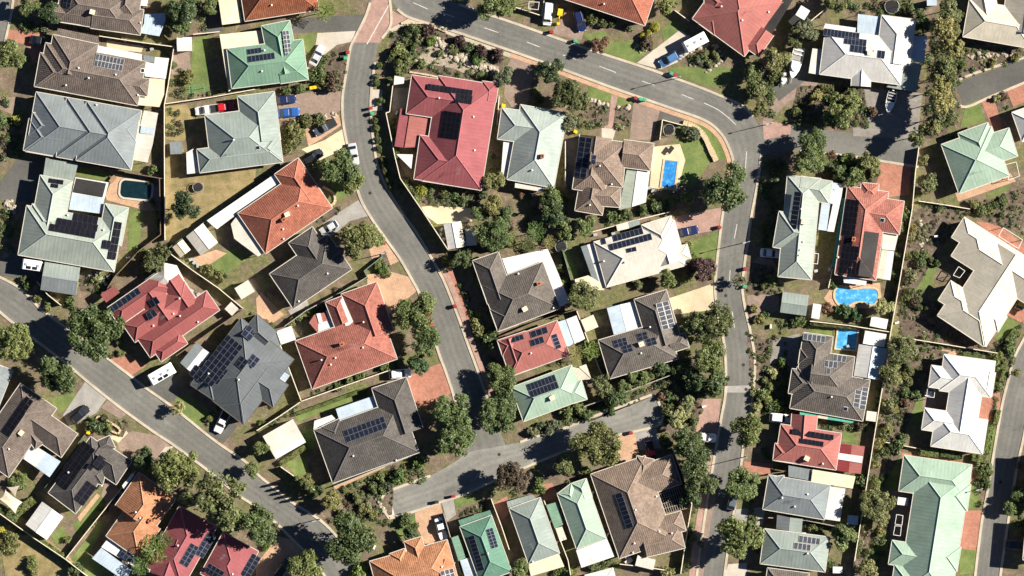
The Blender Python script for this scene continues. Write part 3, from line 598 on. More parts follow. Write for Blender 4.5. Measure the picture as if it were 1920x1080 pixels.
post_b = MB(); post_b.box((-0.05, -0.05, 0), (0.05, 0.05, 1)); POST = post_b.mesh('post', M['frame_white'])
def unit_panel(name, face, frame):
    b = MB(); f = 0.035; fy = 0.025
    b.face([(-0.5+f, -0.5+fy, 0.052), (0.5-f, -0.5+fy, 0.052), (0.5-f, 0.5-fy, 0.052), (-0.5+f, 0.5-fy, 0.052)], [(0, 0), (1, 0), (1, 1), (0, 1)], 0)
    for a, c in (((-0.5, -0.5), (0.5, -0.5+fy)), ((-0.5, 0.5-fy), (0.5, 0.5)), ((-0.5, -0.5+fy), (-0.5+f, 0.5-fy)), ((0.5-f, -0.5+fy), (0.5, 0.5-fy))):
        b.face([(a[0], a[1], 0.06), (c[0], a[1], 0.06), (c[0], c[1], 0.06), (a[0], c[1], 0.06)], None, 1)
    for p, q in (((-.5, -.5), (.5, -.5)), ((.5, -.5), (.5, .5)), ((.5, .5), (-.5, .5)), ((-.5, .5), (-.5, -.5))):
        b.face([(*p, 0.01), (*q, 0.01), (*q, 0.06), (*p, 0.06)], None, 1)
    return b.mesh(name, [face, frame])
PANEL = {'b': unit_panel('solar_panel', M['solar_blue'], M['frame_panel']), 'k': unit_panel('solar_panel', M['solar_black'], M['trim_black']),
         'w': unit_panel('solar_panel', M['solar_grey'], M['frame_white'])}
def vent_mesh():
    b = MB(); n = 10
    b.tube([(0, 0, -0.2), (0, 0, 0.16)], 0.10, n); prof = [(0.16, 0.16), (0.21, 0.24), (0.20, 0.33), (0.13, 0.40), (0.02, 0.43)]
    for (r0, z0), (r1, z1) in zip(prof, prof[1:]):
        for k in range(n):
            a, c = 2*math.pi*k/n, 2*math.pi*(k+1)/n
            b.face([(r0*math.cos(a), r0*math.sin(a), z0), (r0*math.cos(c), r0*math.sin(c), z0), (r1*math.cos(c), r1*math.sin(c), z1), (r1*math.cos(a), r1*math.sin(a), z1)])
    return b.mesh('roof_vent', M['frame_white'], True)
VENT = vent_mesh()
def cooler_mesh():
    b = MB(); b.prism([(-.5, -.45), (.5, -.45), (.5, .45), (-.5, .45)], -0.5, 0.62); b.prism([(-.54, -.49), (.54, -.49), (.54, .49), (-.54, .49)], 0.62, 0.70); b.prism([(-.2, -.2), (.2, -.2), (.2, .2), (-.2, .2)], 0.70, 0.75)
    return b.mesh('roof_cooler', M['canvas'])
COOLER = cooler_mesh()
def antenna_mesh():
    b = MB(); b.tube([(0, 0, -0.1), (0, 0, 1.9)], 0.02, 5); b.bar((-0.7, 0, 1.8), (0.7, 0, 1.8), 0.025, 0.025)
    for k in range(7): b.bar((-0.66 + k*0.22, -0.45 + k*0.03, 1.83), (-0.66 + k*0.22, 0.45 - k*0.03, 1.83), 0.018, 0.018)
    return b.mesh('antenna', M['steel'])
ANT = antenna_mesh()
def skylight_mesh():
    b = MB(); b.prism([(-.45, -.45), (.45, -.45), (.45, .45), (-.45, .45)], -0.2, 0.06, 0); b.prism([(-.36, -.36), (.36, -.36), (.36, .36), (-.36, .36)], 0.06, 0.09, 1)
    return b.mesh('skylight', [M['frame_white'], M['glass']])
SKYL = skylight_mesh()
def chimney_mesh():
    b = MB(); b.prism([(-.4, -.3), (.4, -.3), (.4, .3), (-.4, .3)], -0.6, 1.0, 0); b.prism([(-.46, -.36), (.46, -.36), (.46, .36), (-.46, .36)], 1.0, 1.1, 0); b.prism([(-.25, -.17), (.25, -.17), (.25, .17), (-.25, .17)], 1.1, 1.14, 1)
    return b.mesh('chimney', [M['terracotta'], M['trim_black']])
CHIM = chimney_mesh()
WIN = MB(); WIN.box((-0.8, -0.03, 0), (0.8, 0.04, 1.2), 0); WIN.box((-0.73, 0.04, 0.07), (-0.03, 0.06, 1.13), 1); WIN.box((0.03, 0.04, 0.07), (0.73, 0.06, 1.13), 1)
WIN = WIN.mesh('window', [M['frame_white'], M['glass']])

def house(label, short, t, m, wings, flats=(), solar=(), bits=(), mats=(), pyr=(), pitch=25, eave=EAVE, wall='wall_cream', gut='gutter', cat='house', name='house'):
    Q = QS(t)
    ws = [Wing(t, w, i, R(pitch), eave) for i, w in enumerate(wings)]
    c = sum(((w.a + w.u * w.L / 2) for w in ws), Vector((0, 0))) / len(ws)
    root = empty(name, (c.x, c.y, 0)); tag(root, label, cat); inv = Matrix.Translation((-c.x, -c.y, 0))
    ANCH.append((c, short))
    def put(nm, mb, mat, parent=root):
        o = link(nm, mb.mesh(nm, mat), parent)
        if parent is root: o.location = (-c.x, -c.y, 0)
        return o
    roof, cap, gt, wl_ = MB(), MB(), MB(), MB()
    for w in ws: w.build(roof, cap, gt, wl_, 0.5)
    ro = put('roof', roof, M[m]); put('ridge_capping', cap, M[m + '_cap'], ro); put('gutter', gt, M[gut], ro); put('wall', wl_, M[wall])
    FL = []
    for k, f in enumerate(flats):
        fm, pts = f[0], f[1]; fz = f[2] if len(f) > 2 else 2.28 + 0.03 * (k % 4)
        P = [T(t, *p) for p in pts]
        e = max(((P[(i+1) % len(P)] - P[i]) for i in range(len(P))), key=lambda v: v.length).normalized()
        dv = Vector((-e.y, e.x)); cc = sum(P, Vector((0, 0))) / len(P)
        b = MB(); b.prism([tuple(p) for p in P], fz, fz + 0.09, 0, (e.x, e.y), lambda p: (Vector(p) - cc).dot(dv) * 0.035)
        put('patio_roof', b, M[fm]); FL.append((P, fz + 0.1))
        for p in P[::max(1, len(P) // 4)]:
            q = p + (cc - p).normalized() * 0.25
            po = link('patio_post', POST, root, (q.x - c.x, q.y - c.y, 0)); po.scale = (1, 1, fz + 0.02 + (q - cc).dot(dv) * 0.035)
    for (pm, apex, pts, zr) in pyr:
        b = MB(); P = [T(t, *p) for p in pts]; ap = T(t, *apex)
        for i in range(len(P)):
            q, r_ = P[i], P[(i+1) % len(P)]; ln = (r_ - q).length
            tri = [(*q, 2.5), (*r_, 2.5), (*ap, zr)]
            if (r_-q).x * (ap-q).y - (r_-q).y * (ap-q).x < 0: tri = tri[::-1]; b.face(tri, [(ln/2, 3), (ln, 0), (0, 0)])
            else: b.face(tri, [(0, 0), (ln, 0), (ln/2, 3)])
        b.prism([tuple(p) for p in P], 2.38, 2.49)
        put('gazebo_roof', b, M[pm])
        for p in P:
            q = p + (ap - p).normalized() * 0.3; po = link('patio_post', POST, root, (q.x - c.x, q.y - c.y, 0)); po.scale = (1, 1, 2.4)
    def inside(P, p):
        r = False
        for i in range(len(P)):
            a, b = P[i-1], P[i]
            if (a.y > p.y) != (b.y > p.y) and p.x < (b.x-a.x)*(p.y-a.y)/(b.y-a.y)+a.x: r = not r
        return r
    def rz(p):
        hs = [h for h in (w.height(p) for w in ws) if h is not None] + [z for (P, z) in FL if inside(P, p)]
        return max(hs) if hs else None
    def grad(p):
        z = rz(p)
        if z is None: return 2.9, 0, 0
        best = None
        for w in ws:
            h = w.height(p)
            if h is not None and abs(h - z) < 1e-6: best = w
        if best is None: return z, 0, 0
        e = 0.02; zx = best.height(p + Vector((e, 0))); zy = best.height(p + Vector((0, e)))
        return z, ((zx if zx is not None else z) - z) / e, ((zy if zy is not None else z) - z) / e
    for s_ in solar:
        x, y, ang, nx, ny, pw, ph = s_[:7]; kd = s_[7] if len(s_) > 7 else 'b'
        cc = T(t, x, y); z, gx, gy = grad(cc); a = R(ang)
        u = Vector((math.cos(a), -math.sin(a))); v = Vector((math.sin(a), math.cos(a)))
        u3 = Vector((u.x, u.y, u.x*gx + u.y*gy)); v3 = Vector((v.x, v.y, v.x*gx + v.y*gy)); n3 = u3.cross(v3).normalized()
        # lift the whole plane just clear of the roof it lies on
        lift = 0.0
        for i in range(nx):
            for j in range(ny):
                for du in (-.45, .45):
                    for dv in (-.45, .45):
                        d = u*((i-(nx-1)/2+du)*pw*Q) + v*((j-(ny-1)/2+dv)*ph*Q); zz = rz(cc + d)
                        if zz is not None: lift = max(lift, min(0.35, zz - (z + d.x*gx + d.y*gy)))
        for i in range(nx):
            for j in range(ny):
                d = u*((i-(nx-1)/2)*pw*Q) + v*((j-(ny-1)/2)*ph*Q); p = cc + d
                o = link('solar_panel', PANEL[kd], root)
                A, B_ = u3*pw*Q*0.955, v3*ph*Q*0.965
                o.matrix_local = Matrix(((A.x, B_.x, n3.x, p.x-c.x), (A.y, B_.y, n3.y, p.y-c.y), (A.z, B_.z, n3.z, z + d.x*gx + d.y*gy + lift + 0.06), (0, 0, 0, 1)))
    for k, (mm, pts) in enumerate(mats):
        P = [T(t, *p) for p in pts]; cc = sum(P, Vector((0, 0))) / len(P); z, gx, gy = grad(cc)
        e = max(((P[(i+1) % len(P)] - P[i]) for i in range(len(P))), key=lambda q: q.length).normalized()
        b = MB(); b.prism([tuple(p) for p in P], z + 0.05, z + 0.09, 0, (-e.y, e.x), lambda p: (p[0]-cc.x)*gx + (p[1]-cc.y)*gy)
        put('pool_heating_mat', b, M[mm])
    KB = {'v': ('roof_vent', VENT), 'c': ('roof_cooler', COOLER), 'a': ('antenna', ANT), 's': ('skylight', SKYL), 'y': ('chimney', CHIM)}
    for k, x, y in bits:
        p = T(t, x, y); z = rz(p); z = EAVE if z is None else z
        nm, me = KB[k]; o = link(nm, me, root, (p.x - c.x, p.y - c.y, z), random.uniform(-.3, .3) + math.atan2(ws[0].u.y, ws[0].u.x))
        if k == 's':
            _, gx, gy = grad(p); o.rotation_mode = 'QUATERNION'; o.rotation_quaternion = Vector((-gx, -gy, 1)).to_track_quat('Z', 'Y')
    # windows in the two long walls of the first wing
    w = ws[0]
    for sgn in (-1, 1):
        for fr in (0.3, 0.68):
            p = w.a + w.u * (w.L * fr) + w.n * sgn * (w.w / 2 - 0.5)
            o = link('window', WIN, root, (p.x - c.x, p.y - c.y, 0.95), math.atan2(w.n.y * sgn, w.n.x * sgn) - math.pi / 2)
    return root

H = house
H('brown tiled house cut off by the top edge, white box on roof', 'brown top-left house', (0, 0), 'tile_brown',
  [(450, 15, 980, 100, 300, 'hh'), (378, 88, 620, 125, 130, 'gg'), (700, 120, 1070, 172, 190, 'gh'), (930, 150, 975, -140, 220, 'hg')],
  flats=[('metal_white', [(1020, 0), (1115, 0), (1110, 50), (1015, 40)]), ('metal_blue', [(1090, 110), (1240, 100), (1245, 160), (1200, 275), (1050, 250), (1085, 180)])], solar=[(512, 30, 10, 2, 2, 30, 32, 'b')], bits=[('c', 703, 97), ('v', 1058, 175)])
H('brown tiled house with sixteen grey solar panels and a white patio roof behind', 'brown house with white patio', (0, 0), 'tile_brown',
  [(320, 490, 1069, 630, 335, 'hh'), (575, 300, 520, 560, 345, 'hg'), (288, 525, 540, 570, 254, 'hg'), (950, 640, 1118, 660, 130, 'gh')],
  flats=[('tile_brown', [(440, 215), (745, 275), (745, 350), (425, 270)], 2.5), ('metal_white', [(745, 345), (1068, 410), (1068, 465), (735, 410)]), ('metal_white', [(1165, 430), (1272, 440), (1247, 595), (1090, 575), (1095, 465), (1160, 480)]),
         ('metal_grey', [(1075, 415), (1168, 430), (1163, 475), (1092, 462)], 2.42), ('metal_sand', [(1120, 590), (1242, 595), (1235, 710), (1200, 805), (1040, 790), (1060, 700), (1105, 700)])],
  solar=[(826, 474, 11, 8, 2, 27, 48, 'w')], bits=[('v', 600, 515), ('v', 878, 565), ('v', 675, 590), ('v', 503, 643), ('s', 1075, 532), ('v', 1040, 715)])
H('grey metal roofed house with stepped parallel hips and cream patio end', 'stepped grey roof house', (0, 0), 'metal_grey',
  [(240, 915, 1028, 1055, 450, 'hh'), (470, 956, 1028, 1055, 450, 'hh', .42), (620, 983, 1028, 1055, 450, 'hh', .84), (205, 1010, 520, 1066, 240, 'hg'), (240, 930, 470, 970, 170, 'hg', .25), (890, 960, 1035, 985, 150, 'hh', .9)],
  flats=[('metal_cream', [(1085, 830), (1190, 850), (1150, 1085), (1110, 1220), (968, 1195), (1040, 1000)]), ('metal_blue', [(1065, 945), (1165, 965), (1155, 1010), (1055, 1000)], 2.45)], bits=[('v', 732, 790)])
H('rust tiled house cut off by the top edge, cream patio roof on its left', 'rust tiled top house', (1, 0), 'tile_rust',
  [(-110, -45, 440, -130, 420, 'hh'), (330, -60, 380, -220, 260, 'gg')], flats=[('metal_sand', [(-280, -10), (-140, -20), (-100, 170), (-250, 190)])], bits=[('v', 122, 45)])
H('green metal roofed house wrapped by a cream verandah on two sides', 'green house with cream verandah', (1, 0), 'metal_green',
  [(-195, 518, 372, 448, 300, 'hh'), (150, 178, 225, 560, 215, 'hg'), (180, 560, 385, 530, 140, 'gh')],
  flats=[('metal_sand', [(-270, 262), (45, 230), (60, 335), (-215, 372), (-165, 660), (-200, 690)])], solar=[(240, 350, -7, 2, 7, 24, 33, 'w'), (-8, 388, -8, 4, 1, 27, 42), (45, 437, -8, 7, 1, 29, 50)], bits=[('v', 50, 540), ('v', 68, 382)])
H('pale grey-green metal house with two blue cars parked at its right', 'grey house with blue cars', (340, 160, 6), 'metal_greygreen',
  [(310, 645, 1075, 550, 610, 'hh'), (845, 103, 915, 640, 415, 'hg'), (200, 855, 1130, 735, 265, 'hh'), (1125, 690, 900, 718, 300, 'hg')],
  flats=[('metal_white', [(60, 760), (140, 715), (215, 985), (70, 1000)])], bits=[('v', 600, 620), ('a', 640, 760), ('s', 870, 705)])
H('orange-red tiled house set diagonally with long white patio roof on its left', 'orange-red diagonal house', (1, 1), 'tile_orangered',
  [(-28, 672, 472, 330, 365, 'hh'), (232, 168, 419, 440, 215, 'hg')],
  flats=[('metal_white', [(-365, 575), (135, 232), (178, 292), (-290, 640)]), ('metal_cream', [(-185, 600), (-130, 528), (65, 815), (20, 845), (-160, 710)])], bits=[('c', 240, 530), ('v', 208, 640), ('v', 210, 712), ('y', 215, 570), ('v', 320, 465)])
H('dark grey-brown tiled house set diagonally below the orange-red roof', 'dark grey diagonal house', (1, 1), 'tile_dark',
  [(195, 1105, 631, 809, 316, 'hh'), (337, 683, 505, 932, 215, 'hg'), (600, 770, 560, 960, 130, 'hg')], bits=[('v', 540, 972), ('v', 325, 1180)])
H('pale grey-green metal house covered with large black solar arrays at left', 'pale green house with black panels', (0, 1), 'metal_palegreen',
  [(176, 647, 894, 773, 374, 'hh'), (430, 258, 360, 640, 245, 'hg'), (882, 465, 828, 750, 178, 'hg'), (230, 560, 400, 590, 220, 'hg')],
  flats=[('metal_greygreen', [(350, 105), (590, 150), (560, 275), (330, 235)]), ('metal_blue', [(545, 365), (790, 400), (770, 525), (522, 492)]), ('metal_white', [(572, 250), (820, 290), (790, 410), (545, 370)])],
  solar=[(648, 562, 10, 5, 1, 38, 60, 'k'), (588, 607, 10, 8, 1, 39, 55, 'k'), (553, 655, 10, 9, 1, 39, 56, 'k'), (870, 725, 10, 2, 5, 28, 57, 'k'), (808, 755, 10, 2, 1, 28, 66, 'k'), (428, 283, 8, 4, 1, 28, 34, 'k'), (418, 316, 8, 2, 1, 28, 30, 'k')],
  mats=[('mat_rubber', [(578, 258), (802, 296), (775, 400), (556, 362)])], bits=[('v', 515, 535), ('v', 785, 645)])
H('crimson metal roofed house with many stepped hips and white gazebo roof', 'crimson stepped house', (180, 470, 4.908), 'metal_crimson',
  [(170, 607, 660, 270, 200, 'hh'), (310, 760, 880, 368, 200, 'hh'), (447, 893, 1082, 457, 215, 'hh'), (570, 965, 812, 800, 132, 'hh'), (500, 385, 680, 640, 250, 'gg'), (690, 270, 860, 520, 190, 'gg')],
  flats=[('metal_crimson', [(48, 405), (175, 318), (225, 385), (100, 478)])], pyr=[('metal_cream', (640, 245), [(455, 268), (555, 195), (635, 112), (748, 135), (835, 305), (740, 380), (525, 362)], 4.3)],
  solar=[(268, 462, -35, 7, 1, 49, 66), (545, 472, -33, 2, 1, 46, 72), (522, 588, -33, 2, 1, 46, 72)], bits=[('v', 775, 440), ('v', 720, 580), ('a', 630, 610), ('v', 780, 600), ('v', 535, 690), ('v', 945, 655)])
H('slate grey metal house with one very large solar array on its left slope', 'slate house with large array', (0, 2), 'metal_slate',
  [(1630, 865, 2010, 380, 500, 'hh'), (1870, 270, 2020, 400, 190, 'hg'), (1744, 954, 2010, 600, 226, 'hg'), (1880, 660, 2110, 810, 200, 'gh'), (1520, 780, 1640, 600, 200, 'hg', .2)],
  flats=[('metal_grey', [(1355, 560), (1480, 405), (1530, 450), (1405, 605)]), ('metal_white', [(1405, 605), (1525, 450), (1585, 490), (1455, 642)]), ('metal_blue', [(1995, 690), (2075, 585), (2178, 655), (2095, 772)], 2.75), ('metal_grey', [(1950, 490), (2070, 335), (2185, 655), (2080, 585)])],
  solar=[(1655, 545, 38, 4, 8, 38, 48), (1495, 645, 38, 3, 2, 40, 45), (1650, 650, 38, 2, 3, 38, 46), (1875, 335, 38, 2, 2, 42, 46), (1822, 560, 38, 2, 2, 36, 42), (1905, 545, 38, 2, 2, 36, 42)], bits=[('v', 1798, 685), ('v', 1570, 640)], gut='gutter_dark')
H('red tiled house with white polycarbonate strips on its rear porch', 'red tiled porch house', (1, 2), 'tile_red',
  [(362, 577, 996, 351, 380, 'hh'), (775, 0, 900, 360, 280, 'hg'), (585, 85, 655, 270, 130, 'hg')],
  flats=[('metal_white', [(470, 262), (640, 205), (680, 272), (470, 338)]), ('metal_coral', [(400, 260), (440, 200), (600, 165), (640, 208), (470, 268), (465, 335)]), ('metal_white', [(612, 150), (652, 66), (732, 252), (682, 296)], 3.1), ('metal_white', [(455, 192), (485, 188), (505, 262), (475, 265)], 2.45), ('metal_white', [(525, 168), (550, 165), (570, 232), (545, 238)], 2.45)],
  bits=[('y', 650, 420), ('a', 738, 430), ('v', 805, 445), ('v', 600, 522), ('v', 565, 573), ('v', 495, 538), ('v', 808, 255)])
H('charcoal tiled house with pale blue patio roof and eighteen framed solar panels', 'charcoal blue-patio house', (1, 3), 'tile_dark',
  [(509, 182, 1154, -48, 420, 'hh'), (1000, -370, 1125, 10, 270, 'hg'), (560, -70, 620, 60, 150, 'hg')],
  flats=[('metal_blue', [(600, -175), (890, -275), (938, -140), (640, -50)]), ('metal_white', [(440, -85), (570, -130), (640, -55), (600, 5), (430, 5)])], solar=[(822, -22, -20, 9, 2, 36, 47)], bits=[('v', 733, 175), ('v', 1053, 210)])
H('largest pink-red metal house, beside the rock garden, with two solar arrays', 'largest pink-red house', (1, 0), 'metal_pink',
  [(1592, 607, 1467, 1392, 450, 'hh'), (1150, 710, 1640, 783, 290, 'hg'), (1210, 1180, 1560, 1230, 330, 'hg'), (1760, 620, 1740, 760, 120, 'hg')],
  flats=[('metal_pink', [(1085, 815), (1160, 825), (1115, 1110), (1040, 1100)]), ('metal_coral', [(1160, 825), (1332, 850), (1300, 1100), (1115, 1110)], 2.4), ('metal_white', [(1040, 570), (1115, 585), (1110, 628), (1035, 640)]), ('metal_white', [(1055, 1158), (1178, 1160), (1166, 1268)]), ('metal_pink', [(1195, 565), (1620, 625), (1615, 650), (1190, 590)])],
  solar=[(1455, 678, 8.5, 11, 1, 31, 44, 'k'), (1560, 748, 8.5, 4, 2, 31, 33, 'k'), (1462, 942, 8.5, 4, 5, 34, 40, 'k')], bits=[('v', 1632, 880), ('v', 1640, 1130), ('v', 1375, 740), ('a', 1520, 1290)])
H('pale grey-green metal house with a red chimney between pink-red and brown roofs', 'grey red-chimney house', (2, 1), 'metal_palegrey',
  [(240, -260, 138, 298, 355, 'hh'), (-92, -152, 220, -108, 235, 'hg')],
  flats=[('metal_white', [(-60, -70), (20, -60), (5, 268), (-85, 262)]), ('metal_cream', [(25, 282), (252, 312), (246, 362), (20, 328)])], bits=[('y', 228, 95), ('a', 130, 90), ('v', 150, 200)])
H('tan-brown tiled house with a tall blue solar bank beside the rectangular pool', 'brown poolside house', (1040, 230, 5.685), 'tile_tan',
  [(440, 150, 360, 732, 345, 'gh'), (370, 412, 745, 452, 480, 'gh'), (400, 775, 697, 795, 215, 'gh', -.25), (360, 962, 405, 700, 293, 'hg', -.4), (720, 330, 1035, 370, 290, 'gh')],
  flats=[('metal_sage', [(770, 485), (875, 505), (820, 900), (680, 932)]), ('metal_white', [(875, 505), (1012, 520), (970, 850), (820, 900)])],
  solar=[(300, 375, 9, 2, 8, 66, 54), (412, 400, 9, 1, 2, 48, 50)], bits=[('v', 478, 465), ('v', 605, 660), ('v', 372, 880)], pitch=25)
H('cream-white metal roofed house with two long rows of solar panels', 'cream house with panel rows', (2, 1), 'metal_cream',
  [(660, 905, 1260, 740, 350, 'hh'), (1080, 575, 1180, 900, 230, 'hg'), (1200, 840, 1325, 806, 110, 'gh')],
  flats=[('metal_grey', [(515, 770), (562, 757), (665, 1075), (600, 1010)]), ('metal_white', [(562, 757), (612, 740), (705, 1078), (640, 1078)]), ('metal_sand', [(470, 1015), (570, 985), (690, 1055), (690, 1095), (490, 1105)])],
  solar=[(868, 682, -15, 7, 1, 33, 50), (885, 737, -15, 10, 1, 33, 52), (684, 730, -15, 1, 1, 36, 50), (893, 795, -12, 2, 1, 38, 34)], bits=[('v', 686, 880), ('v', 845, 888)])
H('grey-brown tiled house with a bright white awning wrapped round its top right', 'grey-brown white-awning house', (880, 460, 6), 'tile_greybrown',
  [(232, 704, 920, 447, 555, 'hh'), (182, 125, 350, 610, 305, 'hg'), (278, 845, 500, 765, 260, 'hg')],
  flats=[('metal_white', [(370, 150), (880, 40), (960, 220), (1130, 640), (1010, 690), (825, 190), (430, 320)])], bits=[('c', 625, 715), ('v', 550, 320), ('y', 785, 430), ('v', 945, 705)])
H('coral red metal house with half blue, half white patio roof', 'coral blue-white patio house', (2, 2), 'metal_coral',
  [(-50, 530, 385, 372, 275, 'hh'), (-25, 380, 60, 630, 160, 'gh'), (-90, 450, 120, 380, 120, 'hg')],
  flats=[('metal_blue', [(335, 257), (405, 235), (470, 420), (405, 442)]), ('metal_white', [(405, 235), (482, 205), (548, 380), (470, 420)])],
  solar=[(202, 332, -18, 3, 1, 44, 50), (188, 400, -18, 3, 1, 34, 50), (330, 400, -20, 1, 4, 48, 28), (40, 378, -18, 3, 1, 32, 40)], bits=[('v', 142, 488)])
H('small mint green house with two rows of eight solar panels', 'small mint house', (2, 2), 'metal_mint',
  [(40, 872, 492, 705, 270, 'hh'), (440, 790, 540, 760, 150, 'gh')], flats=[('metal_stone', [(450, 592), (500, 600), (592, 682), (495, 692)]), ('metal_stone', [(500, 590), (555, 570), (595, 680)]), ('metal_cream', [(5, 748), (45, 735), (70, 855), (35, 880)])],
  solar=[(230, 735, -20, 8, 2, 28, 54)], bits=[('c', 300, 822)])
H('brown tiled house with twelve white-framed panels and half white patio roof', 'brown white-framed-panel house', (2, 2), 'tile_greybrown',
  [(690, 535, 1200, 385, 300, 'hh'), (1035, 50, 1150, 430, 250, 'hg'), (1180, 430, 1310, 390, 110, 'gh')],
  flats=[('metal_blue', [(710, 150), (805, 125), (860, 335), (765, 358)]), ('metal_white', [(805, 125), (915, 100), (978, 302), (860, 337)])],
  solar=[(1148, 205, -15, 2, 6, 50, 34, 'w'), (810, 410, -15, 3, 2, 34, 30), (862, 455, -15, 2, 2, 38, 28), (976, 362, -15, 2, 2, 38, 28), (1042, 403, -15, 2, 2, 38, 28)], bits=[('c', 968, 420), ('v', 965, 488), ('v', 1032, 292), ('a', 1105, 490)])
H('big brown tiled house with a dark slatted pergola at its right side', 'big brown pergola house', (2, 3), 'tile_tan',
  [(793, 245, 1008, 875, 430, 'hh'), (930, 380, 1232, 277, 230, 'gh'), (1000, 740, 1283, 662, 150, 'gh'), (990, 850, 1275, 782, 170, 'gh'), (1000, 190, 950, 420, 130, 'hg')],
  solar=[(838, 585, -19, 1, 8, 56, 34, 'b')], bits=[('v', 915, 830), ('v', 1080, 480), ('v', 905, 900), ('a', 990, 620), ('v', 1195, 755), ('v', 922, 578), ('v', 1100, 738)], pitch=25)
H('light green metal house with white rear patio, left of the big brown house', 'light green white-rear house', (2, 3), 'metal_mint',
  [(450, 420, 595, 835, 235, 'hh'), (500, 365, 545, 500, 115, 'hg'), (395, 420, 500, 560, 120, 'hg')],
  flats=[('metal_white', [(480, 885), (712, 800), (768, 930), (520, 1015)]), ('metal_green', [(255, 545), (340, 520), (388, 690), (320, 722)]), ('metal_stone', [(325, 720), (375, 705), (410, 800), (360, 820)])], bits=[('a', 560, 770)])
H('grey-green metal house with cream rear patio, second left of the big brown house', 'grey-green cream-rear house', (2, 3), 'metal_greygreen',
  [(95, 530, 240, 945, 245, 'hh')], flats=[('metal_greygreen', [(-40, 520), (150, 465), (178, 492), (-30, 565)]), ('metal_sand', [(120, 990), (352, 912), (392, 1005), (142, 1078)])], bits=[('a', 150, 850), ('v', 155, 970)])
H('emerald green metal house by the bottom edge with an L of solar panels', 'emerald green house', (1, 3), 'metal_emerald',
  [(1648, 665, 1800, 1085, 250, 'hh')], flats=[('metal_emerald', [(1518, 660), (1755, 583), (1770, 622), (1535, 700)]), ('metal_green', [(1465, 790), (1522, 770), (1572, 940), (1520, 965)]), ('metal_blue', [(1530, 960), (1575, 945), (1630, 1090), (1570, 1090)]), ('metal_white', [(1575, 945), (1612, 935), (1668, 1085), (1630, 1090)])],
  solar=[(1652, 905, -17, 1, 9, 52, 30), (1770, 792, -17, 2, 6, 27, 25, 'b')], bits=[('v', 1740, 905), ('a', 1790, 1045)])
H('orange tiled house cut off by the bottom edge beside a white parked car', 'orange bottom-edge house', (1, 3), 'tile_orange',
  [(900, 1130, 1480, 968, 340, 'hh'), (1178, 800, 1275, 1130, 135, 'hg'), (1060, 890, 1130, 1090, 120, 'hg'), (1360, 1120, 1420, 950, 150, 'gg')], solar=[(1438, 1062, -14, 3, 2, 34, 36, 'w')], bits=[('v', 1395, 1005)], pitch=26)
H('orange tiled house at lower left half shaded by a large tree', 'orange tree-shaded house', (0, 3), 'tile_orange',
  [(1185, 400, 1010, 645, 340, 'hg'), (1085, 635, 925, 862, 300, 'gh')], flats=[('metal_white', [(765, 860), (845, 755), (1015, 880), (1015, 1010)]), ('metal_blue', [(695, 945), (765, 865), (990, 1032), (960, 1085), (900, 1085)]), ('metal_white', [(920, 400), (995, 305), (1012, 318), (935, 430)])],
  solar=[(972, 905, 37, 3, 3, 34, 36)], bits=[('v', 1028, 595), ('a', 1050, 655), ('v', 1060, 640), ('y', 1135, 660)], pitch=26)
H('pink-red metal house at the bottom left beside tall palms', 'pink palm-side house', (0, 3), 'metal_pink',
  [(1490, 630, 1235, 1085, 320, 'hh'), (1340, 800, 1240, 1085, 240, 'gg')], solar=[(1425, 918, 31, 2, 5, 36, 35), (1545, 845, 31, 2, 5, 36, 38)], bits=[('v', 1342, 845), ('a', 1330, 920)])
H('smaller pink-red metal house at the bottom edge next to the palm-side one', 'smaller pink bottom house', (0, 3), 'metal_pink',
  [(1810, 820, 1640, 1130, 300, 'hh')], solar=[(1885, 1000, 31, 2, 5, 38, 36), (1615, 1040, 31, 4, 2, 34, 36)], bits=[('a', 1680, 930), ('v', 1750, 1060)])
H('dark brown tiled house at lower left with black solar arrays on three slopes', 'dark brown black-array house', (0, 3), 'tile_dark',
  [(472, 530, 790, 110, 256, 'hh'), (720, 160, 935, 303, 210, 'gh'), (640, 300, 790, 335, 120, 'gh'), (760, 110, 850, 70, 100, 'gh')],
  solar=[(600, 200, 37, 3, 5, 40, 52, 'k'), (500, 345, 37, 3, 3, 38, 46, 'k'), (760, 225, 37, 2, 2, 40, 48, 'k'), (690, 255, 37, 1, 1, 40, 50, 'k'), (645, 455, 37, 2, 4, 46, 44, 'k')], bits=[('v', 520, 300), ('v', 770, 400)], gut='gutter')
H('brown tiled house cut by the left edge beside the concrete driveway', 'brown left-edge house', (0, 720, 4.319), 'tile_brown',
  [(320, 95, -66, 651, 354, 'hh'), (170, 218, 569, 496, 230, 'gh'), (330, 500, 250, 390, 90, 'hg')], flats=[('metal_white', [(265, 482), (380, 553), (290, 668), (195, 602)]), ('metal_blue', [(380, 553), (497, 625), (408, 752), (290, 668)])],
  solar=[(155, 258, 34.8, 2, 7, 38, 50, 'k')], bits=[('c', 185, 392), ('v', 85, 522)])
H('salmon red metal house at the top edge with a black heating mat', 'salmon top-edge house', (2, 0), 'metal_coral',
  [(1545, 285, 1840, -120, 480, 'hh'), (1455, 222, 1590, 40, 150, 'hg'), (1790, 390, 1900, 230, 140, 'hg'), (1440, 30, 1660, 20, 200, 'hg')], mats=[('mat_rubber', [(1830, 300), (2030, 0), (2110, -10), (1925, 290), (1890, 330)])], bits=[('v', 1565, 55), ('a', 1800, 90), ('v', 1720, 160), ('v', 1920, 95)])
H('orange-red tiled house at the top edge above three clipped yellow-green shrubs', 'orange-red top house', (2, 0), 'tile_orangered',
  [(380, -180, 1046, 38, 330, 'hh'), (820, 80, 880, -120, 180, 'hg')], bits=[('v', 688, 35)], pitch=26)
